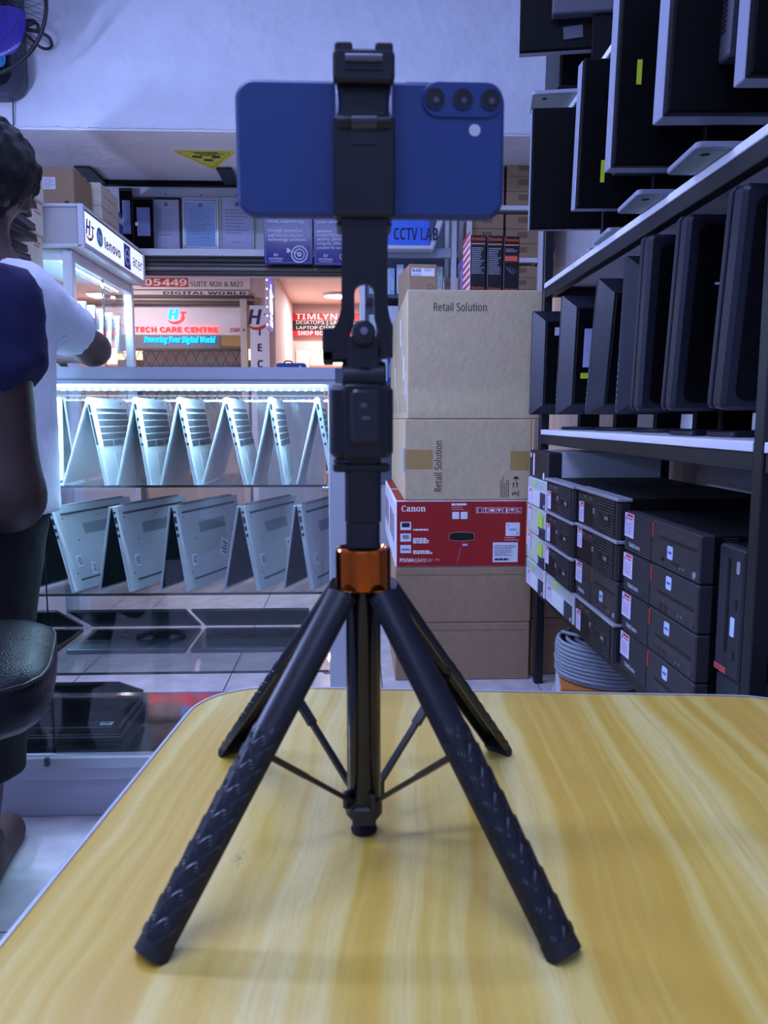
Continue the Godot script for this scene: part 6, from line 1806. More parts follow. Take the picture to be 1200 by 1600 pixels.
		part(dv, "base", bx(0.33, 0.018, 0.22, 0.004), tone, Vector3(0, 0.022, 0), Vector3(0, 0, rad_to_deg(rl)))
		part(dv, "lid", bx(0.328, 0.009, 0.218, 0.003), hexm("3b3c46", 0.4), Vector3(0.001, 0.0362, 0), Vector3(0, 0, rad_to_deg(rl)))
		part(dv, "edge_line", bx(0.004, 0.003, 0.2), hexm("8e919e", 0.3, 0.5), Vector3(0.166, 0.0305 + 0.166 * tan(rl), 0), Vector3(0, 0, rad_to_deg(rl)))

# ------------------------------------------------------------------ certificates, posters and slates on the header
func build_header_things() -> void:
	var D := FRONT - 0.03
	var C := [[233, 307, 284, 391, hexm("16171d", 0.35), hexm("bcc0dc", 0.6), 0.03, "black framed certificate with dense lines of print"],
		[283, 308, 342.5, 391, hexm("d4d8e6", 0.25, 0.3), hexm("8fb6ea", 0.6), 0.07, "certificate on blue paper in a silver patterned frame"],
		[341, 307, 398, 391, hexm("b9c0b4", 0.4), hexm("c2c4ec", 0.6), 0.05, "certificate with ornate corners in a pale green frame"]]
	for i in 3:
		var q: Array = C[i]
		var a := at_z(q[0], q[1], D)
		var b := at_z(q[2], q[3], D)
		var w := b.x - a.x
		var h := a.y - b.y
		var o := thing("framed_certificate", q[7], "certificate", Vector3((a.x + b.x) / 2, (a.y + b.y) / 2, -FRONT + 0.004))
		o.rotation_degrees = Vector3(1.0 - i * 0.4, 0, -0.6)
		var fw: float = w * [0.07, 0.11, 0.07][i]
		for s in [-1, 1]:
			part(o, "frame_bar", bx(w, fw, 0.018, 0.003), q[4], Vector3(0, s * (h / 2 - fw / 2), 0.009))
			part(o, "frame_bar", bx(fw, h - 2 * fw, 0.018, 0.003), q[4], Vector3(s * (w / 2 - fw / 2), 0, 0.009))
		var sh := part(o, "sheet", bx(w - fw * 2, h - fw * 2, 0.003), q[5], Vector3(0, 0, 0.005))
		rules(sh, (w - fw * 2) * 0.78, h * 0.5, [16, 11, 8][i], hexm("6b7090"), Vector3(0, h * 0.05, 0.0018), Vector3.ZERO, 120 + i, 0.22)
		rules(sh, (w - fw * 2) * 0.4, h * 0.03, 1, hexm("3c4060"), Vector3([-0.0, 0.04, 0.01][i], -h * [0.2, 0.24, 0.34][i], 0.0018), Vector3.ZERO, 130 + i, 0.4)
		part(sh, "crest", rr(0.022, 0.022, 0.0006, 0.005), hexm("4a5480"), Vector3(0, h * 0.37, 0.0016))
		if i == 1:
			var st := begin()
			for k in 60:
				var t := k / 60.0
				for e in 4:
					var pos: Vector3 = [Vector3((t - 0.5) * (w - fw), h / 2 - fw * 0.62, 0.0184), Vector3((t - 0.5) * (w - fw), -h / 2 + fw * 0.62, 0.0184), Vector3(w / 2 - fw * 0.62, (t - 0.5) * (h - fw), 0.0184), Vector3(-w / 2 + fw * 0.62, (t - 0.5) * (h - fw), 0.0184)][e]
					add_box(st, pos, Vector3(0.0035, 0.0035, 0.0006))
			part(o, "frame_pattern", done(st), hexm("23252f", 0.5)).set_meta("kind", "stuff")
		part(o, "glass_pane", bx(w - fw * 2, h - fw * 2, 0.002), glass("frame_glass", Color(1, 1, 1), 0.03, 0.03), Vector3(0, 0, 0.0105))
		part(o, "nail", lathe([[0.0, 0.008], [0.004, 0.006], [0.004, 0.0]], 8), hexm("15151a"), Vector3(0, h / 2 + 0.018, 0.002), Vector3(90, 0, 0))
	# two all-in-one screens leaning on the ledge, with sheets stuck on
	for i in 2:
		var q: Array = [[186, 294, 210, 375], [206, 308, 243, 394]][i]
		var zz := FRONT - 0.06 - 0.03 * i
		var a := at_z(q[0], q[1], zz)
		var b := at_z(q[2], q[3], zz)
		var w := b.x - a.x
		var foot := at_z(300, 397, FRONT - 0.1).y
		var h := a.y - foot
		var o := thing("black_screen", ["narrow black screen with a grey sheet behind another on the ledge", "black screen with a grey sheet leaning on the header ledge"][i], "screen", Vector3((a.x + b.x) / 2, foot + 0.001, -zz))
		part(o, "panel", bx(w, h, 0.018, 0.003), hexm("121319", 0.3), Vector3(0, h / 2, 0))
		part(o, "glass_face", bx(w * 0.9, h * 0.86, 0.002), mats["screen"], Vector3(0, h * 0.52, 0.0095))
		part(o, "note_sheet", card(w * 0.6, h * 0.5, 0.001), hexm("7e86b4", 0.6), Vector3(w * 0.02, h * 0.56, 0.0106))
		part(o, "white_tag", card(0.015, 0.02, 0.001), hexm("dfe4f6", 0.5), Vector3(-w * 0.3, h * 0.52, 0.0118))
		part(o, "side_edge", bx(0.003, h * 0.98, 0.012), hexm("777d9c", 0.3, 0.3), Vector3(w / 2 + 0.0012, h / 2, 0.002))
	# two blue posters
	var lines := [["Africa, empowering", "", "through innovative", "and transformative", "technology solutions."], ["power our clients", "", "solutions", "computing and printing", "security systems —", "integrity, efficiency,", "passion for service."]]
	for i in 2:
		var q: Array = [[411, 290, 488.5, 413], [489.5, 291, 566, 415]][i]
		var zz := 4.68
		var a := at_z(q[0], q[1], zz)
		var b := at_z(q[2], q[3], zz)
		var w := b.x - a.x
		var h := a.y - b.y
		var o := thing("blue_poster", ["glossy blue poster with a white target and dart", "glossy blue poster beside the one with the target"][i], "poster", Vector3((a.x + b.x) / 2, (a.y + b.y) / 2, -zz))
		part(o, "sheet", bx(w, h, 0.006, 0.001), mat("poster_blue", Color(0.15, 0.09, 0.52), 0.12), Vector3.ZERO)
		var s := w / 77.0
		var wt := hexm("e4e4f6", 0.5)
		var fz := 0.0034
		var P := func(px: float, py: float) -> Vector3: return Vector3((px - 449.5) * s, h / 2 - (py - 290) * s, fz)
		part(o, "border_line", frame_line(w - 5 * s, h - 5 * s, 0.6 * s), hexm("9a98d0"), Vector3(0, 0, fz))
		for k in lines[i].size():
			var t: String = lines[i][k]
			if t:
				txt(o, t, 4.3 * s if i == 0 else 3.9 * s, wt, P.call(417 + (-1 if i else 0), (345.0 + 7.0 * k) if i == 0 else (345.0 + 6.6 * k)), Vector3.ZERO, {"bold": true, "align": -1, "step": 4.0})
		txt(o, "HOTSPRINGS", 2.8 * s, wt, P.call(429.5, 402), Vector3.ZERO, {"bold": true, "w": 23 * s, "step": 4.0})
		txt(o, "TECHNOLOGIES", 1.7 * s, wt, P.call(429.5, 405.6), Vector3.ZERO, {"bold": true, "w": 20 * s, "step": 4.0})
		txt(o, "ht", 5.0 * s, wt, P.call(429.5, 396), Vector3.ZERO, {"bold": true, "slant": 0.3})
		if i == 0:
			for k in 3:
				part(o, "target_ring", tube(smooth_path(ring_path([12.4, 7.8, 2.6][k] * s, [12.4, 7.8, 2.6][k] * s, 0.0), 1), [1.5, 1.35, 1.7][k] * s, 5), wt, P.call(467, 395) + Vector3(0, 0, -0.6 * s))
			part(o, "dart", bx(20 * s, 1.1 * s, 0.001), wt, P.call(457, 391.5) + Vector3(0, 0, 0.001), Vector3(0, 0, -14))
			part(o, "dart_flight", extrude(sc(PackedVector2Array([Vector2(-4, 4), Vector2(1, 3), Vector2(3, 0), Vector2(0, -3.5), Vector2(-4, -3), Vector2(-2, 0.5)]), s), 0.001), wt, P.call(450, 389.5))
		else:
			txt(o, "Q", 9.0 * s, wt, P.call(456, 399), Vector3.ZERO, {})

func frame_line(w: float, h: float, t: float) -> Mesh:
	var st := begin()
	for sg in [-1.0, 1.0]:
		add_box(st, Vector3(0, sg * h / 2, 0), Vector3(w + t, t, 0.0006))
		add_box(st, Vector3(sg * w / 2, 0, 0), Vector3(t, h, 0.0006))
	return done(st)

# ------------------------------------------------------------------ service cabinet and box rack behind the cartons
func build_service_cabinet() -> void:
	var D := 4.32
	var x0 := 0.025
	var x1 := at_z(714, 400, D).x
	var o := thing("service_cabinet", "glazed cabinet with a blue sign box behind the carton pile", "cabinet", Vector3((x0 + x1) / 2, 0, -D - 0.18))
	var w := x1 - x0
	var Yp := func(py: float) -> float: return at_z(650, py, D).y
	var al: Material = mats["alu"]
	for x in [x0 + 0.016, x1 - 0.016]:
		for z in [0.164, -0.164]:
			part(o, "post", bx(0.03, Yp.call(300), 0.03, 0.003), al, Vector3(x - o.position.x, Yp.call(300) / 2, z))
	part(o, "mid_rail", bx(w - 0.062, Yp.call(387) - Yp.call(403), 0.03, 0.004), hexm("9aa0b0", 0.4, 0.2), Vector3(0, (Yp.call(387) + Yp.call(403)) / 2, 0.17))
	part(o, "back_board", bx(w - 0.07, Yp.call(310), 0.01), hexm("6d7890", 0.6), Vector3(0, Yp.call(310) / 2, -0.172))
	part(o, "end_pane", bx(0.005, Yp.call(320) - 0.4, 0.29), mats["pane"], Vector3(x1 - 0.016 - o.position.x, (Yp.call(320) + 0.4) / 2, 0))
	for py in [462, 532, 600, 690]:
		part(o, "shelf", bx(w - 0.07, 0.02, 0.31, 0.002), hexm("4a4f60", 0.4), Vector3(0, Yp.call(py), 0.0))
	part(o, "base_panel", bx(w - 0.066, 0.62, 0.3, 0.004), hexm("b4b6c2", 0.5), Vector3(0, 0.31, 0.0))
	# sign box with a slanting white end
	var sx1 := at_z(672, 383, D - 0.1).x - o.position.x
	var sx0 := x0 - o.position.x + 0.05
	var sy0: float = at_z(650, 384, D - 0.1).y
	var sy1: float = at_z(650, 322, D - 0.1).y
	var sg := part(o, "sign_box", bx(sx1 - sx0, sy1 - sy0, 0.08, 0.004), mat("sign_blue", Color(0.20, 0.42, 0.88), 0.3), Vector3((sx0 + sx1) / 2, (sy0 + sy1) / 2, 0.23))
	var sw := sx1 - sx0
	part(sg, "sign_rail", bx(sw + 0.02, 0.02, 0.09, 0.004), mats["white_gloss"], Vector3(0.01, -(sy1 - sy0) / 2 - 0.006, 0))
	part(sg, "slant_frame", bx(0.032, 0.25, 0.06, 0.006), mats["white_gloss"], Vector3(sw / 2 + 0.045, 0.0, 0.0), Vector3(0, 0, -19))
	part(sg, "sheet_joint", bx(0.002, sy1 - sy0, 0.001), hexm("7f9fe0"), Vector3(at_z(661, 360, D - 0.1).x - o.position.x - sg.position.x, 0, 0.0405))
	var tx := at_z(642, 362, D - 0.14)
	txt(sg, "CCTV LAB", 0.062, hexm("12164a"), Vector3(tx.x + 0.03 - o.position.x - sg.position.x, tx.y - sg.position.y, 0.0405), Vector3.ZERO, {"bold": true, "w": 0.235})
	logo(sg, 0.1, Vector3(tx.x - 0.16 - o.position.x - sg.position.x, tx.y - sg.position.y, 0.0405), hexm("12164a"), hexm("c03844"), hexm("c03844"))
	# goods on its shelves
	var r := RandomNumberGenerator.new()
	r.seed = 8
	var tone := [["blue", "2b6fb8"], ["pale blue", "93b9dc"], ["dark blue", "27345c"], ["white", "c9ced8"], ["grey green", "8fa39e"], ["royal blue", "2448a0"]]
	var shelf_y := [462, 532, 600]
	for k in 3:
		var x := -w / 2 + 0.05
		var y: float = Yp.call(shelf_y[k]) + 0.0105
		var i := 0
		while x < w / 2 - 0.13:
			var bw := r.randf_range(0.06, 0.09)
			var bh := r.randf_range(0.14, 0.185)
			var tn: Array = tone[(i + 2 * k) % 6]
			var b := thing("supply_box", "%s supply box on the %s shelf of the service cabinet, %s along" % [tn[0], ["upper", "middle", "lower"][k], COUNT[i]], "box", o.position + Vector3(x + bw / 2, y, 0.02), 0, "supply boxes in the service cabinet")
			part(b, "body", bx(bw, bh, 0.2, 0.002), hexm(tn[1], 0.45), Vector3(0, bh / 2, 0))
			part(b, "panel_print", card(bw * 0.5, bh * 0.9, 0.0006), hexm("c9d6ea", 0.5), Vector3(-bw * 0.2, bh / 2, 0.1))
			rules(b, bh * 0.6, bw * 0.3, 3, hexm("dfe6f2"), Vector3(bw * 0.28, bh / 2, 0.1004), Vector3(0, 0, 90), 140 + i + 9 * k, 0.4)
			x += bw + 0.006
			i += 1
			if i > 7:
				break
	# rack of flat brown boxes beside it
	var RD := 4.36
	var a := at_z(729, 400, RD)
	var b2 := at_z(850, 400, RD)
	var rw := b2.x - a.x
	var rk := thing("box_rack", "white rack of flat brown boxes between the cabinet and side wall", "rack", Vector3((a.x + b2.x) / 2, 0, -RD - 0.18))
	for s in [-1, 1]:
		for z in [0.165, -0.165]:
			part(rk, "post", bx(0.03, 2.4, 0.03, 0.003), mats["white_gloss"], Vector3(s * (rw / 2 - 0.015), 1.2, z))
	var ys := [at_z(800, 402, RD).y, at_z(800, 470, RD).y, at_z(800, 320, RD).y]
	for k in 3:
		part(rk, "shelf", bx(rw - 0.062, 0.024, 0.34, 0.002), mats["board_white"], Vector3(0, ys[k] - 0.012, 0))
		for c in 2:
			for j in (3 if k != 1 else 3):
				var bh: float = 0.078 if k != 1 else 0.064
				var bw := rw * 0.45 - 0.01
				var fb := thing("flat_carton", "flat brown carton on the box rack, %s column, %s shelf, %s from its board" % [["inner", "outer"][c], ["middle", "lower", "upper"][k], COUNT[j]], "box", rk.position + Vector3((c - 0.5) * rw * 0.46, ys[k] + 0.0005 + j * (bh + 0.001), 0.0), 0, "flat cartons on the rack")
				part(fb, "body", bx(bw, bh, 0.3, 0.003), mats["kraft_dark"], Vector3(0, bh / 2, 0))
				part(fb, "tuck_flap", bx(bw * 0.3, bh * 0.4, 0.001), hexm("7a614a", 0.9), Vector3(0, bh * 0.6, 0.1503))

# ------------------------------------------------------------------ wall fan
func build_fan() -> void:
	var D := 3.62
	var c := at_z(-42, 0, D)
	var R := 103.0 * D / FOCAL
	var o := thing("wall_fan", "dark wall fan with violet blades and a wire guard on the bulkhead", "fan", Vector3(c.x, c.y, -3.95))
	var dk := hexm("15161d", 0.4)
	var g := Vector3(0, 0, 3.95 - D)
	# guard: rim, rings and spokes
	part(o, "guard_rim", tube(ring3(R, g, 64), 0.009, 8), dk)
	var st := begin(true)
	for f in [0.45, 0.72]:
		add_tube(st, ring3(R * f, g + Vector3(0, 0, 0.045 * (1.0 - f * f) + 0.02), 48), 0.0016, 4)
	for i in 96:
		var a := TAU * i / 96.0
		var d := Vector3(cos(a), sin(a), 0)
		add_tube(st, [g + d * R, g + d * R * 0.75 + Vector3(0, 0, 0.05), g + d * R * 0.3 + Vector3(0, 0, 0.062)], 0.0011, 4)
		if i % 2 == 0:
			add_tube(st, [g + d * R, g + d * R * 0.7 - Vector3(0, 0, 0.05), g + d * R * 0.25 - Vector3(0, 0, 0.06)], 0.0011, 4)
	part(o, "guard_wires", done(st), dk).set_meta("kind", "stuff")
	part(o, "guard_badge", lathe([[0.0, 0.012], [0.06, 0.01], [0.075, 0.0]], 28), hexm("2a2c5c", 0.35), g + Vector3(0, 0, 0.06), Vector3(90, 0, 0))
	part(o, "hub", lathe([[0.0, 0.03], [0.05, 0.025], [0.055, -0.03], [0.0, -0.03]], 24), hexm("2a2690", 0.35), g, Vector3(90, 0, 0))
	for k in 3:
		var bl := begin(true)
		var a0 := TAU * k / 3.0 - 0.95
		var N := 10
		var rowp := []
		for j in N + 1:
			var rr0 := lerpf(0.05, R * 0.82, j / float(N))
			var half := lerpf(0.25, 0.62, sin(PI * (0.15 + 0.7 * j / N))) * (1.0 if j < N else 0.55)
			var row := []
			for i in 7:
				var a := a0 + lerpf(-half, half, i / 6.0) + 0.25 * j / N
				row.append(g + Vector3(cos(a) * rr0, sin(a) * rr0, lerpf(-0.022, 0.022, i / 6.0)))
			rowp.append(row)
		for j in N:
			for i in 6:
				qd(bl, rowp[j][i], rowp[j][i + 1], rowp[j + 1][i + 1], rowp[j + 1][i], Vector3.BACK)
				qd(bl, rowp[j][i] - Vector3(0, 0, 0.002), rowp[j][i + 1] - Vector3(0, 0, 0.002), rowp[j + 1][i + 1] - Vector3(0, 0, 0.002), rowp[j + 1][i] - Vector3(0, 0, 0.002), Vector3.FORWARD)
		part(o, "blade", done(bl), mat("fan_blade", Color(0.17, 0.13, 0.52), 0.3))
	part(o, "motor", lathe([[0.0, -0.10], [0.06, -0.10], [0.085, -0.04], [0.08, 0.05], [0.0, 0.06]], 24), dk, g - Vector3(0, 0, 0.08), Vector3(90, 0, 0))
	# wall column with its control panel
	var bq := at_z(33, 120, 3.85)
	var by := at_z(0, 152, 3.87).y
	var bw := 0.30
	var bh := 0.60
	var bc := Vector3(bq.x - bw / 2 - c.x, by + bh / 2 - c.y, 0)
	part(o, "column", rr(bw, bh, 0.085, 0.10, 0.02, 8), hexm("3a3b4a", 0.4), bc)
	var pn := part(o, "control_panel", rr(bw * 0.72, bh * 0.8, 0.012, 0.06, 0.003, 8), hexm("10131f", 0.2), bc + Vector3(-0.01, -0.01, 0.08))
	part(pn, "blue_label", rr(bw * 0.6, bh * 0.34, 0.002, 0.03, 0.0, 6), hexm("4a93d6", 0.35), Vector3(0, -bh * 0.1, 0.0115))
	part(pn, "label_ring", tube(smooth_path(ring_path(0.05, 0.05, 0.0), 1), 0.012, 6), hexm("10204a", 0.35), Vector3(0.0, -bh * 0.16, 0.011))
	part(pn, "speed_mark", bx(0.03, 0.006, 0.001), hexm("8f96a8"), Vector3(0.03, -bh * 0.34, 0.0125))
	part(o, "arm", bx(0.08, 0.1, 3.95 - D - 0.12, 0.01), dk, Vector3(bc.x * 0.5, bc.y * 0.25, (3.95 - D - 0.1) / 2 - 0.0))
	# bundled cord
	var K := func(px: float, py: float, d: float) -> Vector3: return at_z(px, py, d) - o.position
	part(o, "cord", tube(smooth_path([K.call(24, 42, 3.88), K.call(38, 46, 3.87), K.call(55, 48, 3.86), K.call(60, 43, 3.86), K.call(56, 36, 3.87), K.call(40, 36, 3.87), K.call(26, 42, 3.88), K.call(45, 58, 3.89), K.call(64, 74, 3.9), K.call(76, 76, 3.92), K.call(81, 70, 3.92), K.call(76, 58, 3.91), K.call(60, 50, 3.9), K.call(42, 46, 3.88), K.call(25, 41, 3.88), K.call(40, 33, 3.88), K.call(54, 33, 3.88), K.call(44, 40, 3.87), K.call(26, 43, 3.87)], 5), 0.0075, 6), hexm("101219", 0.4))
	part(o, "cord_drop", tube([K.call(20, 150, 3.935), K.call(21, 196, 3.94)], 0.003, 5), hexm("15171e", 0.5))

func ring3(r: float, c: Vector3, n: int) -> Array:
	var out := []
	for i in n + 1:
		var a := TAU * (i % n) / n
		out.append(c + Vector3(cos(a) * r, sin(a) * r, 0))
	return out

# ------------------------------------------------------------------ stool
func build_stool() -> void:
	var o := thing("bar_stool", "black leather bar stool with a padded square seat", "stool", Vector3(-0.68, 0, -1.17), 18.0)
	var lt: Material = mats["leather"]
	var st := begin(true)
	var N := 40
	var prof := [[0.0, 0.668], [0.6, 0.667], [0.86, 0.66], [0.97, 0.648], [1.0, 0.632], [0.985, 0.622], [1.0, 0.612], [0.99, 0.585], [0.93, 0.570], [0.0, 0.568]]
	var E := func(i: int, k: int) -> Vector3:
		var a := TAU * i / N
		var c := cos(a)
		var s := sin(a)
		var q := pow(pow(absf(c), 4.5) + pow(absf(s), 4.5), -1.0 / 4.5) * 0.20 * float(prof[k][0])
		return Vector3(c * q, prof[k][1], s * q)
	for k in prof.size() - 1:
		for i in N:
			var a: Vector3 = E.call(i, k)
			var b: Vector3 = E.call(i + 1, k)
			var c: Vector3 = E.call(i + 1, k + 1)
			var d: Vector3 = E.call(i, k + 1)
			var out := Vector3(c.x, 0, c.z) + (Vector3.UP if k < 3 else Vector3.DOWN * 0.4 if k > 6 else Vector3.ZERO)
			if k == 0:
				fc(st, a, c, d, Vector3.UP)
			elif k == prof.size() - 2:
				fc(st, a, b, c, Vector3.DOWN)
			else:
				qd(st, a, b, c, d, out)
	part(o, "seat", done(st), lt)
	var pip := []
	for i in N + 1:
		var q: Vector3 = E.call(i % N, 4)
		pip.append(Vector3(q.x * 0.985, 0.643, q.z * 0.985))
	part(o, "piping", tube(pip, 0.0035, 6), hexm("0e0e12", 0.4))
	part(o, "gas_column", lathe([[0.0, 0.02], [0.03, 0.02], [0.03, 0.36], [0.022, 0.37], [0.022, 0.567], [0.0, 0.567]], 20), hexm("9a9ca8", 0.15, 0.9))
	part(o, "foot_ring", tube(ringflat(0.075, Vector3(0, 0.26, 0.0), 40), 0.011, 8), hexm("9a9ca8", 0.15, 0.9))
	part(o, "ring_stay", tube([Vector3(0, 0.26, 0.075), Vector3(0, 0.26, -0.075)], 0.009, 8), hexm("9a9ca8", 0.15, 0.9))
	part(o, "base_plate", lathe([[0.0, 0.0005], [0.13, 0.0005], [0.135, 0.006], [0.08, 0.018], [0.032, 0.03], [0.0, 0.03]], 40), hexm("9a9ca8", 0.15, 0.9))
func ringflat(r: float, c: Vector3, n: int) -> Array:
	var out := []
	for i in n + 1:
		var a := TAU * (i % n) / n
		out.append(c + Vector3(cos(a) * r, 0, sin(a) * r))
	return out

# ------------------------------------------------------------------ people: tapered bones joined by a smooth minimum, meshed as surface nets
func net(st: SurfaceTool, bones: Array, cell: float, k: float, cuts := [], rough := 0.0) -> void:
	var lo := Vector3.ONE * 1e9
	var hi := -lo
	for b in bones:
		var r: float = maxf(b[2], b[3]) + k * 3.0 + cell * 2.0
		lo = lo.min((b[0] as Vector3).min(b[1]) - Vector3.ONE * r)
		hi = hi.max((b[0] as Vector3).max(b[1]) + Vector3.ONE * r)
	var nx := int((hi.x - lo.x) / cell) + 2
	var ny := int((hi.y - lo.y) / cell) + 2
	var nz := int((hi.z - lo.z) / cell) + 2
	var f := PackedFloat32Array()
	f.resize(nx * ny * nz)
	for b in bones:
		var a: Vector3 = b[0]
		var ab: Vector3 = b[1] - a
		var l2 := maxf(ab.length_squared(), 1e-9)
		var ra: float = b[2]
		var dr: float = b[3] - ra
		var r := maxf(b[2], b[3]) + k * 3.0 + cell
		var q0 := (((b[0] as Vector3).min(b[1]) - Vector3.ONE * r) - lo) / cell
		var q1 := (((b[0] as Vector3).max(b[1]) + Vector3.ONE * r) - lo) / cell
		for z in range(maxi(int(q0.z), 0), mini(int(q1.z) + 1, nz)):
			for y in range(maxi(int(q0.y), 0), mini(int(q1.y) + 1, ny)):
				var row := (z * ny + y) * nx
				for x in range(maxi(int(q0.x), 0), mini(int(q1.x) + 1, nx)):
					var p := lo + Vector3(x, y, z) * cell - a
					var t := clampf(p.dot(ab) / l2, 0.0, 1.0)
					var d := (p - ab * t).length() - ra - dr * t
					if d < k * 4.0:
						f[row + x] += exp(-d / k)
	var nz2 := FastNoiseLite.new()
	nz2.frequency = 30.0
	nz2.fractal_octaves = 2
	for i in f.size():
		if f[i] > 0.0:
			f[i] = -k * log(f[i])
			if rough > 0.0 or not cuts.is_empty():
				var p := lo + Vector3(i % nx, (i / nx) % ny, i / (nx * ny)) * cell
				if rough > 0.0:
					f[i] += nz2.get_noise_3dv(p) * rough
				for c in cuts:
					f[i] = maxf(f[i], (p - (c[0] as Vector3)).dot(c[1]))
		else:
			f[i] = 1.0
	var vid := {}
	var step := [1, nx, nx * ny]
	var corner := []
	for c in 8:
		corner.append((c & 1) * step[0] + ((c >> 1) & 1) * step[1] + ((c >> 2) & 1) * step[2])
	var edges := [[0, 1], [2, 3], [4, 5], [6, 7], [0, 2], [1, 3], [4, 6], [5, 7], [0, 4], [1, 5], [2, 6], [3, 7]]
	for z in nz - 1:
		for y in ny - 1:
			var row := (z * ny + y) * nx
			for x in nx - 1:
				var i := row + x
				var m := 0
				for c in 8:
					if f[i + corner[c]] < 0.0:
						m |= 1 << c
				if m == 0 or m == 255:
					continue
				var s := Vector3.ZERO
				var n := 0
				for e in edges:
					var va := f[i + corner[e[0]]]
					var vb := f[i + corner[e[1]]]
					if (va < 0.0) != (vb < 0.0):
						var t := va / (va - vb)
						s += Vector3(e[0] & 1, (e[0] >> 1) & 1, (e[0] >> 2) & 1).lerp(Vector3(e[1] & 1, (e[1] >> 1) & 1, (e[1] >> 2) & 1), t)
						n += 1
				vid[i] = lo + (Vector3(x, y, z) + s / n) * cell
	for i in vid:
		for ax in 3:
			var j: int = i + step[ax]
			if j >= f.size() or (f[i] < 0.0) == (f[j] < 0.0):
				continue
			var u: int = step[(ax + 1) % 3]
			var v: int = step[(ax + 2) % 3]
			if not (vid.has(i - u) and vid.has(i - v) and vid.has(i - u - v)):
				continue
			var o := Vector3.ZERO
			o[ax] = 1.0 if f[i] < 0.0 else -1.0
			qd(st, vid[i], vid[i - u], vid[i - u - v], vid[i - v], o)
func flesh(p: Node, n: String, sets: Array, m: Material) -> MeshInstance3D:
	var st := begin(true)
	for s in sets:
		net(st, s[0], s[1], s[2], s[3] if s.size() > 3 else [], s[4] if s.size() > 4 else 0.0)
	st.index()
	st.generate_normals()
	return part(p, n, st.commit(), m)
func head_bones(c: Vector3, fwd: Vector3) -> Array:
	var s := fwd.cross(Vector3.UP).normalized()
	var b := [[c + Vector3(0, 0.025, 0) - fwd * 0.02, c + Vector3(0, 0.02, 0) + fwd * 0.025, 0.084, 0.078], [c + fwd * 0.03 + Vector3(0, -0.02, 0), c + fwd * 0.055 + Vector3(0, -0.085, 0), 0.06, 0.036], [c + fwd * 0.088 + Vector3(0, 0.012, 0), c + fwd * 0.108 + Vector3(0, -0.022, 0), 0.011, 0.016], [c + fwd * 0.085 - s * 0.018 + Vector3(0, -0.056, 0), c + fwd * 0.085 + s * 0.018 + Vector3(0, -0.056, 0), 0.012, 0.012]]
	for e in [-1.0, 1.0]:
		b.append([c + s * e * 0.078 + Vector3(0, 0.014, 0), c + s * e * 0.081 + Vector3(0, -0.022, 0) , 0.016, 0.010])
		b.append([c + s * e * 0.034 + fwd * 0.07 + Vector3(0, 0.02, 0), c + s * e * 0.034 + fwd * 0.07 + Vector3(0, 0.018, 0), 0.018, 0.018])
	return b
func hand_bones(w: Vector3, dir: Vector3, palm: Vector3, thumb_side: float, curl := 0.5) -> Array:
	var s := dir.cross(palm).normalized()
	var b := []
	for i in 4:
		var off := (i - 1.5) * 0.019
		var k := w + dir * 0.082 + s * off
		b.append([w + dir * 0.012 + s * off * 0.7, k, 0.015, 0.0115])
		var len: float = [0.036, 0.043, 0.040, 0.031][i]
		var d1 := (dir + palm * curl * 0.5).normalized()
		var d2 := (dir + palm * curl * 1.6).normalized()
		b.append([k, k + d1 * len, 0.0095, 0.0085])
		b.append([k + d1 * len, k + d1 * len + d2 * len * 0.9, 0.0085, 0.0072])
	var t0 := w + dir * 0.022 + s * thumb_side * 0.026
	var td := (dir * 0.75 + s * thumb_side * 0.7 + palm * 0.2).normalized()
	b.append([t0, t0 + td * 0.042, 0.013, 0.0105])
	b.append([t0 + td * 0.042, t0 + td * 0.042 + (td + palm * 0.3).normalized() * 0.032, 0.0105, 0.0085])
	return b
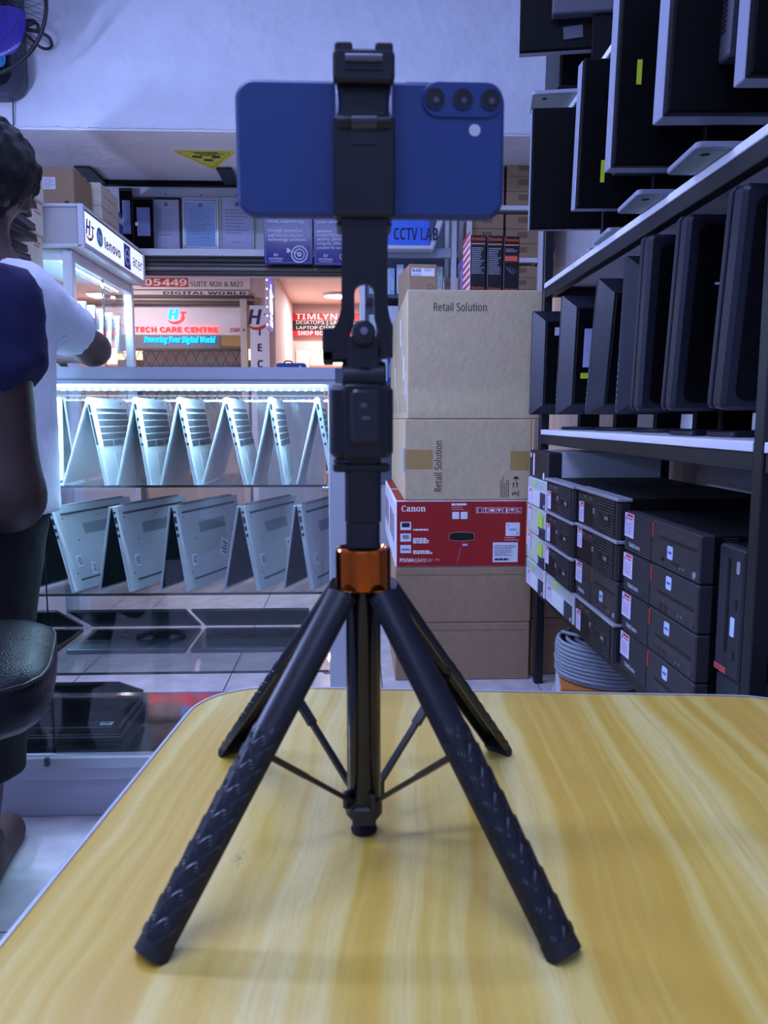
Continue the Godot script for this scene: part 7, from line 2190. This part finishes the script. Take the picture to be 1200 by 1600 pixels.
func build_people() -> void:
	var skin: Material = mats["skin"]
	# --- standing at the glass case, seen from behind, one elbow on its top
	var o := thing("person", "person in a white T-shirt and black trousers leaning on the glass case", "person", Vector3(-0.80, 0, -1.62))
	var B := Vector3(0.80, 0, 1.62)
	var W := func(x: float, y: float, z: float) -> Vector3: return Vector3(x, y, z) + B
	var neck: Vector3 = W.call(-0.768, 1.335, -1.625)
	var hd: Vector3 = W.call(-0.748, 1.468, -1.635)
	var rs: Vector3 = W.call(-0.672, 1.262, -1.645)
	var ls: Vector3 = W.call(-0.965, 1.28, -1.61)
	var re: Vector3 = W.call(-0.632, 1.182, -1.915)
	var rw: Vector3 = W.call(-0.80, 1.185, -2.10)
	var le: Vector3 = W.call(-1.04, 1.03, -1.56)
	var lw: Vector3 = W.call(-0.99, 0.86, -1.72)
	var pel: Vector3 = W.call(-0.80, 0.93, -1.62)
	var limbs := [[neck - Vector3(0, 0.05, 0), hd - Vector3(0, 0.04, 0), 0.056, 0.052], [rs, re, 0.045, 0.034], [re, rw, 0.034, 0.025], [ls, le, 0.046, 0.038], [le, lw, 0.037, 0.026],
		[W.call(-0.765, 1.27, -1.63), pel + Vector3(0, 0.05, 0), 0.10, 0.10], [rs, neck - Vector3(0, 0.04, 0), 0.05, 0.05], [ls, neck - Vector3(0, 0.04, 0), 0.05, 0.05]]
	var legs := []
	for s in [[-0.735, -0.785, -0.825, -1.62], [-0.88, -0.95, -0.985, -1.56]]:
		legs.append([W.call(s[0], 0.90, -1.62), W.call(s[1], 0.50, s[3] + 0.01), 0.082, 0.056])
		legs.append([W.call(s[1], 0.50, s[3] + 0.01), W.call(s[2], 0.10, s[3] + 0.0), 0.055, 0.036])
	flesh(o, "body", [[limbs + legs, 0.014, 0.014], [head_bones(hd, Vector3(-0.42, 0, -0.907)), 0.007, 0.008], [hand_bones(rw, Vector3(-0.75, -0.08, -0.65).normalized(), Vector3(0, -1, 0), -1.0, 0.3), 0.004, 0.004], [hand_bones(lw, Vector3(0.1, -0.9, -0.3).normalized(), Vector3(0.9, 0, 0), 1.0), 0.004, 0.004]], mats["skin_warm"])
	var sleeve := (re - rs).normalized()
	var sl := (le - ls).normalized()
	var cut_hem := [W.call(-0.8, 0.812, -1.6), Vector3(0.05, -1, 0)]
	var torso := []
	for e in [-1.0, 1.0]:
		torso.append([W.call(-0.775 + e * 0.055, 1.205, -1.64), W.call(-0.795 + e * 0.052, 0.78, -1.615), 0.095, 0.122])
	torso.append([rs + Vector3(-0.015, 0.0, 0), ls + Vector3(0.015, 0, 0), 0.058, 0.058])
	torso.append([rs - sleeve * 0.03, rs + sleeve * 0.20, 0.056, 0.062])
	torso.append([neck - Vector3(0, 0.05, 0), neck - Vector3(0, 0.035, 0), 0.075, 0.066])
	var arm_cloth2 := [[ls - sl * 0.02, ls + sl * 0.2, 0.064, 0.07]]
	flesh(o, "t_shirt", [[torso, 0.013, 0.018, [cut_hem, [neck + Vector3(0, -0.003, 0), Vector3(0, 1, 0)], [rs + sleeve * 0.185, sleeve]], 0.004], [arm_cloth2, 0.012, 0.012, [[ls + sl * 0.185, sl]]]], mats["cotton_white"])
	var tro := [[pel + Vector3(-0.045, -0.02, 0.0), pel + Vector3(0.05, -0.02, 0), 0.098, 0.098]]
	for g in legs:
		tro.append([g[0], g[1], g[2] + 0.022, g[3] + 0.028])
	for g in [1, 3]:
		tro.append([legs[g][0], legs[g][1], 0.080, 0.076])
	flesh(o, "trousers", [[tro, 0.014, 0.014, [[W.call(0, 0.25, 0), Vector3(0, -1, 0)]], 0.004]], mats["cotton_black"])
	flesh(o, "hair", [[[[hd + Vector3(0.005, 0.055, 0.03), hd + Vector3(0, 0.06, -0.03), 0.088, 0.085], [hd + Vector3(0.0, 0.01, 0.035), hd + Vector3(0, 0.03, 0.03), 0.076, 0.08], [hd + Vector3(0.038, 0.045, 0.02), hd + Vector3(0.03, 0.05, -0.03), 0.074, 0.07]], 0.006, 0.01, [], 0.011]], mats["hair"])
	for k in 2:
		var g: Array = legs[1 + 2 * k]
		var a: Vector3 = g[1]
		var an := Vector3(a.x, 0, a.z)
		flesh(o, "shoe", [[[[an + Vector3(0, 0.042, 0.03), an + Vector3(-0.02, 0.036, -0.15), 0.042, 0.038], [an + Vector3(0, 0.05, 0.01), an + Vector3(0, 0.09, 0.0), 0.042, 0.046], [an + Vector3(0.0, 0.02, 0.045), an + Vector3(-0.02, 0.02, -0.17), 0.034, 0.034]], 0.009, 0.012, [[Vector3(0, 0.001, 0), Vector3(0, -1, 0)]]]], hexm("4a3530", 0.6))
	# --- seated on the stool, half turned away, only an arm and the blue top show
	var q := thing("person", "person in a blue sleeveless top seated on the black stool", "person", Vector3(-0.72, 0, -1.18))
	var C := Vector3(0.72, 0, 1.18)
	var U := func(x: float, y: float, z: float) -> Vector3: return Vector3(x, y, z) + C
	var fw := Vector3(-0.6, 0, 0.8)
	var pv: Vector3 = U.call(-0.72, 0.775, -1.19)
	var nk: Vector3 = U.call(-0.745, 1.25, -1.20)
	var h2: Vector3 = U.call(-0.765, 1.40, -1.18)
	var sa: Vector3 = U.call(-0.545, 1.185, -1.20)
	var ea: Vector3 = U.call(-0.535, 0.895, -1.20)
	var wa: Vector3 = U.call(-0.73, 0.915, -1.03)
	var sb: Vector3 = U.call(-0.93, 1.20, -1.30)
	var eb: Vector3 = U.call(-1.02, 0.93, -1.22)
	var wb: Vector3 = U.call(-0.93, 0.83, -1.02)
	var lb := [[nk - Vector3(0, 0.06, 0), h2 - Vector3(0, 0.05, 0), 0.055, 0.05], [sa, ea, 0.052, 0.046], [ea, wa, 0.047, 0.028], [sb, eb, 0.05, 0.042], [eb, wb, 0.042, 0.027], [nk - Vector3(0, 0.12, 0), pv, 0.105, 0.115], [sa, sb, 0.05, 0.05]]
	var lg := []
	for e in [-1.0, 1.0]:
		var sd = Vector3(0.8, 0, 0.6) * e
		var hip = pv + sd * 0.085
		var kn = hip + fw * 0.40 + Vector3(0, -0.02, 0)
		var ank = kn + fw * -0.06 + Vector3(0, -0.42, 0)
		lg.append([hip, kn, 0.085, 0.06])
		lg.append([kn, ank, 0.058, 0.04])
	flesh(q, "body", [[lb + lg, 0.014, 0.014], [head_bones(h2, fw), 0.008, 0.008], [hand_bones(wa, Vector3(-0.8, 0.0, 0.6), Vector3(0, -1, 0), -1.0), 0.004, 0.004], [hand_bones(wb, Vector3(0.6, -0.2, 0.75).normalized(), Vector3(0, -1, 0), 1.0), 0.004, 0.004]], skin)
	flesh(q, "blue_top", [[[[nk - Vector3(-0.055, 0.14, 0), pv + Vector3(0.055, 0.01, 0), 0.10, 0.125], [nk - Vector3(0.06, 0.14, 0.03), pv - Vector3(0.06, -0.01, 0), 0.10, 0.125], [sa + Vector3(-0.005, 0.0, 0), sb, 0.066, 0.064], [sa - Vector3(0, 0.0, 0), sa + Vector3(0.012, -0.085, 0.0), 0.066, 0.066]], 0.012, 0.016, [[sa + Vector3(0.06, -0.105, 0), Vector3(0.72, -0.69, 0).normalized()], [nk + Vector3(0, -0.01, 0), Vector3.UP]], 0.005]], mats["cotton_navy"])
	var t2 := []
	for g in lg:
		t2.append([g[0], g[1], g[2] + 0.018, g[3] + 0.024])
	flesh(q, "trousers", [[t2, 0.014, 0.014]], mats["cotton_black"])
	flesh(q, "hair", [[[[h2 + Vector3(0, 0.05, 0) - fw * 0.03, h2 + Vector3(0, 0.05, 0) + fw * 0.01, 0.095, 0.09], [h2 - fw * 0.04, h2 - fw * 0.03 + Vector3(0, -0.03, 0), 0.08, 0.07]], 0.008, 0.01, [], 0.01]], mats["hair"])
	for k in 2:
		var a: Vector3 = lg[1 + 2 * k][1] + Vector3(0, -0.04, 0)
		flesh(q, "shoe", [[[[a, a + fw * 0.16 - Vector3(0, 0.02, 0), 0.042, 0.034], [a + Vector3(0, 0.01, 0), a + Vector3(0, 0.04, 0), 0.042, 0.044]], 0.01, 0.01]], hexm("2a2422", 0.6))
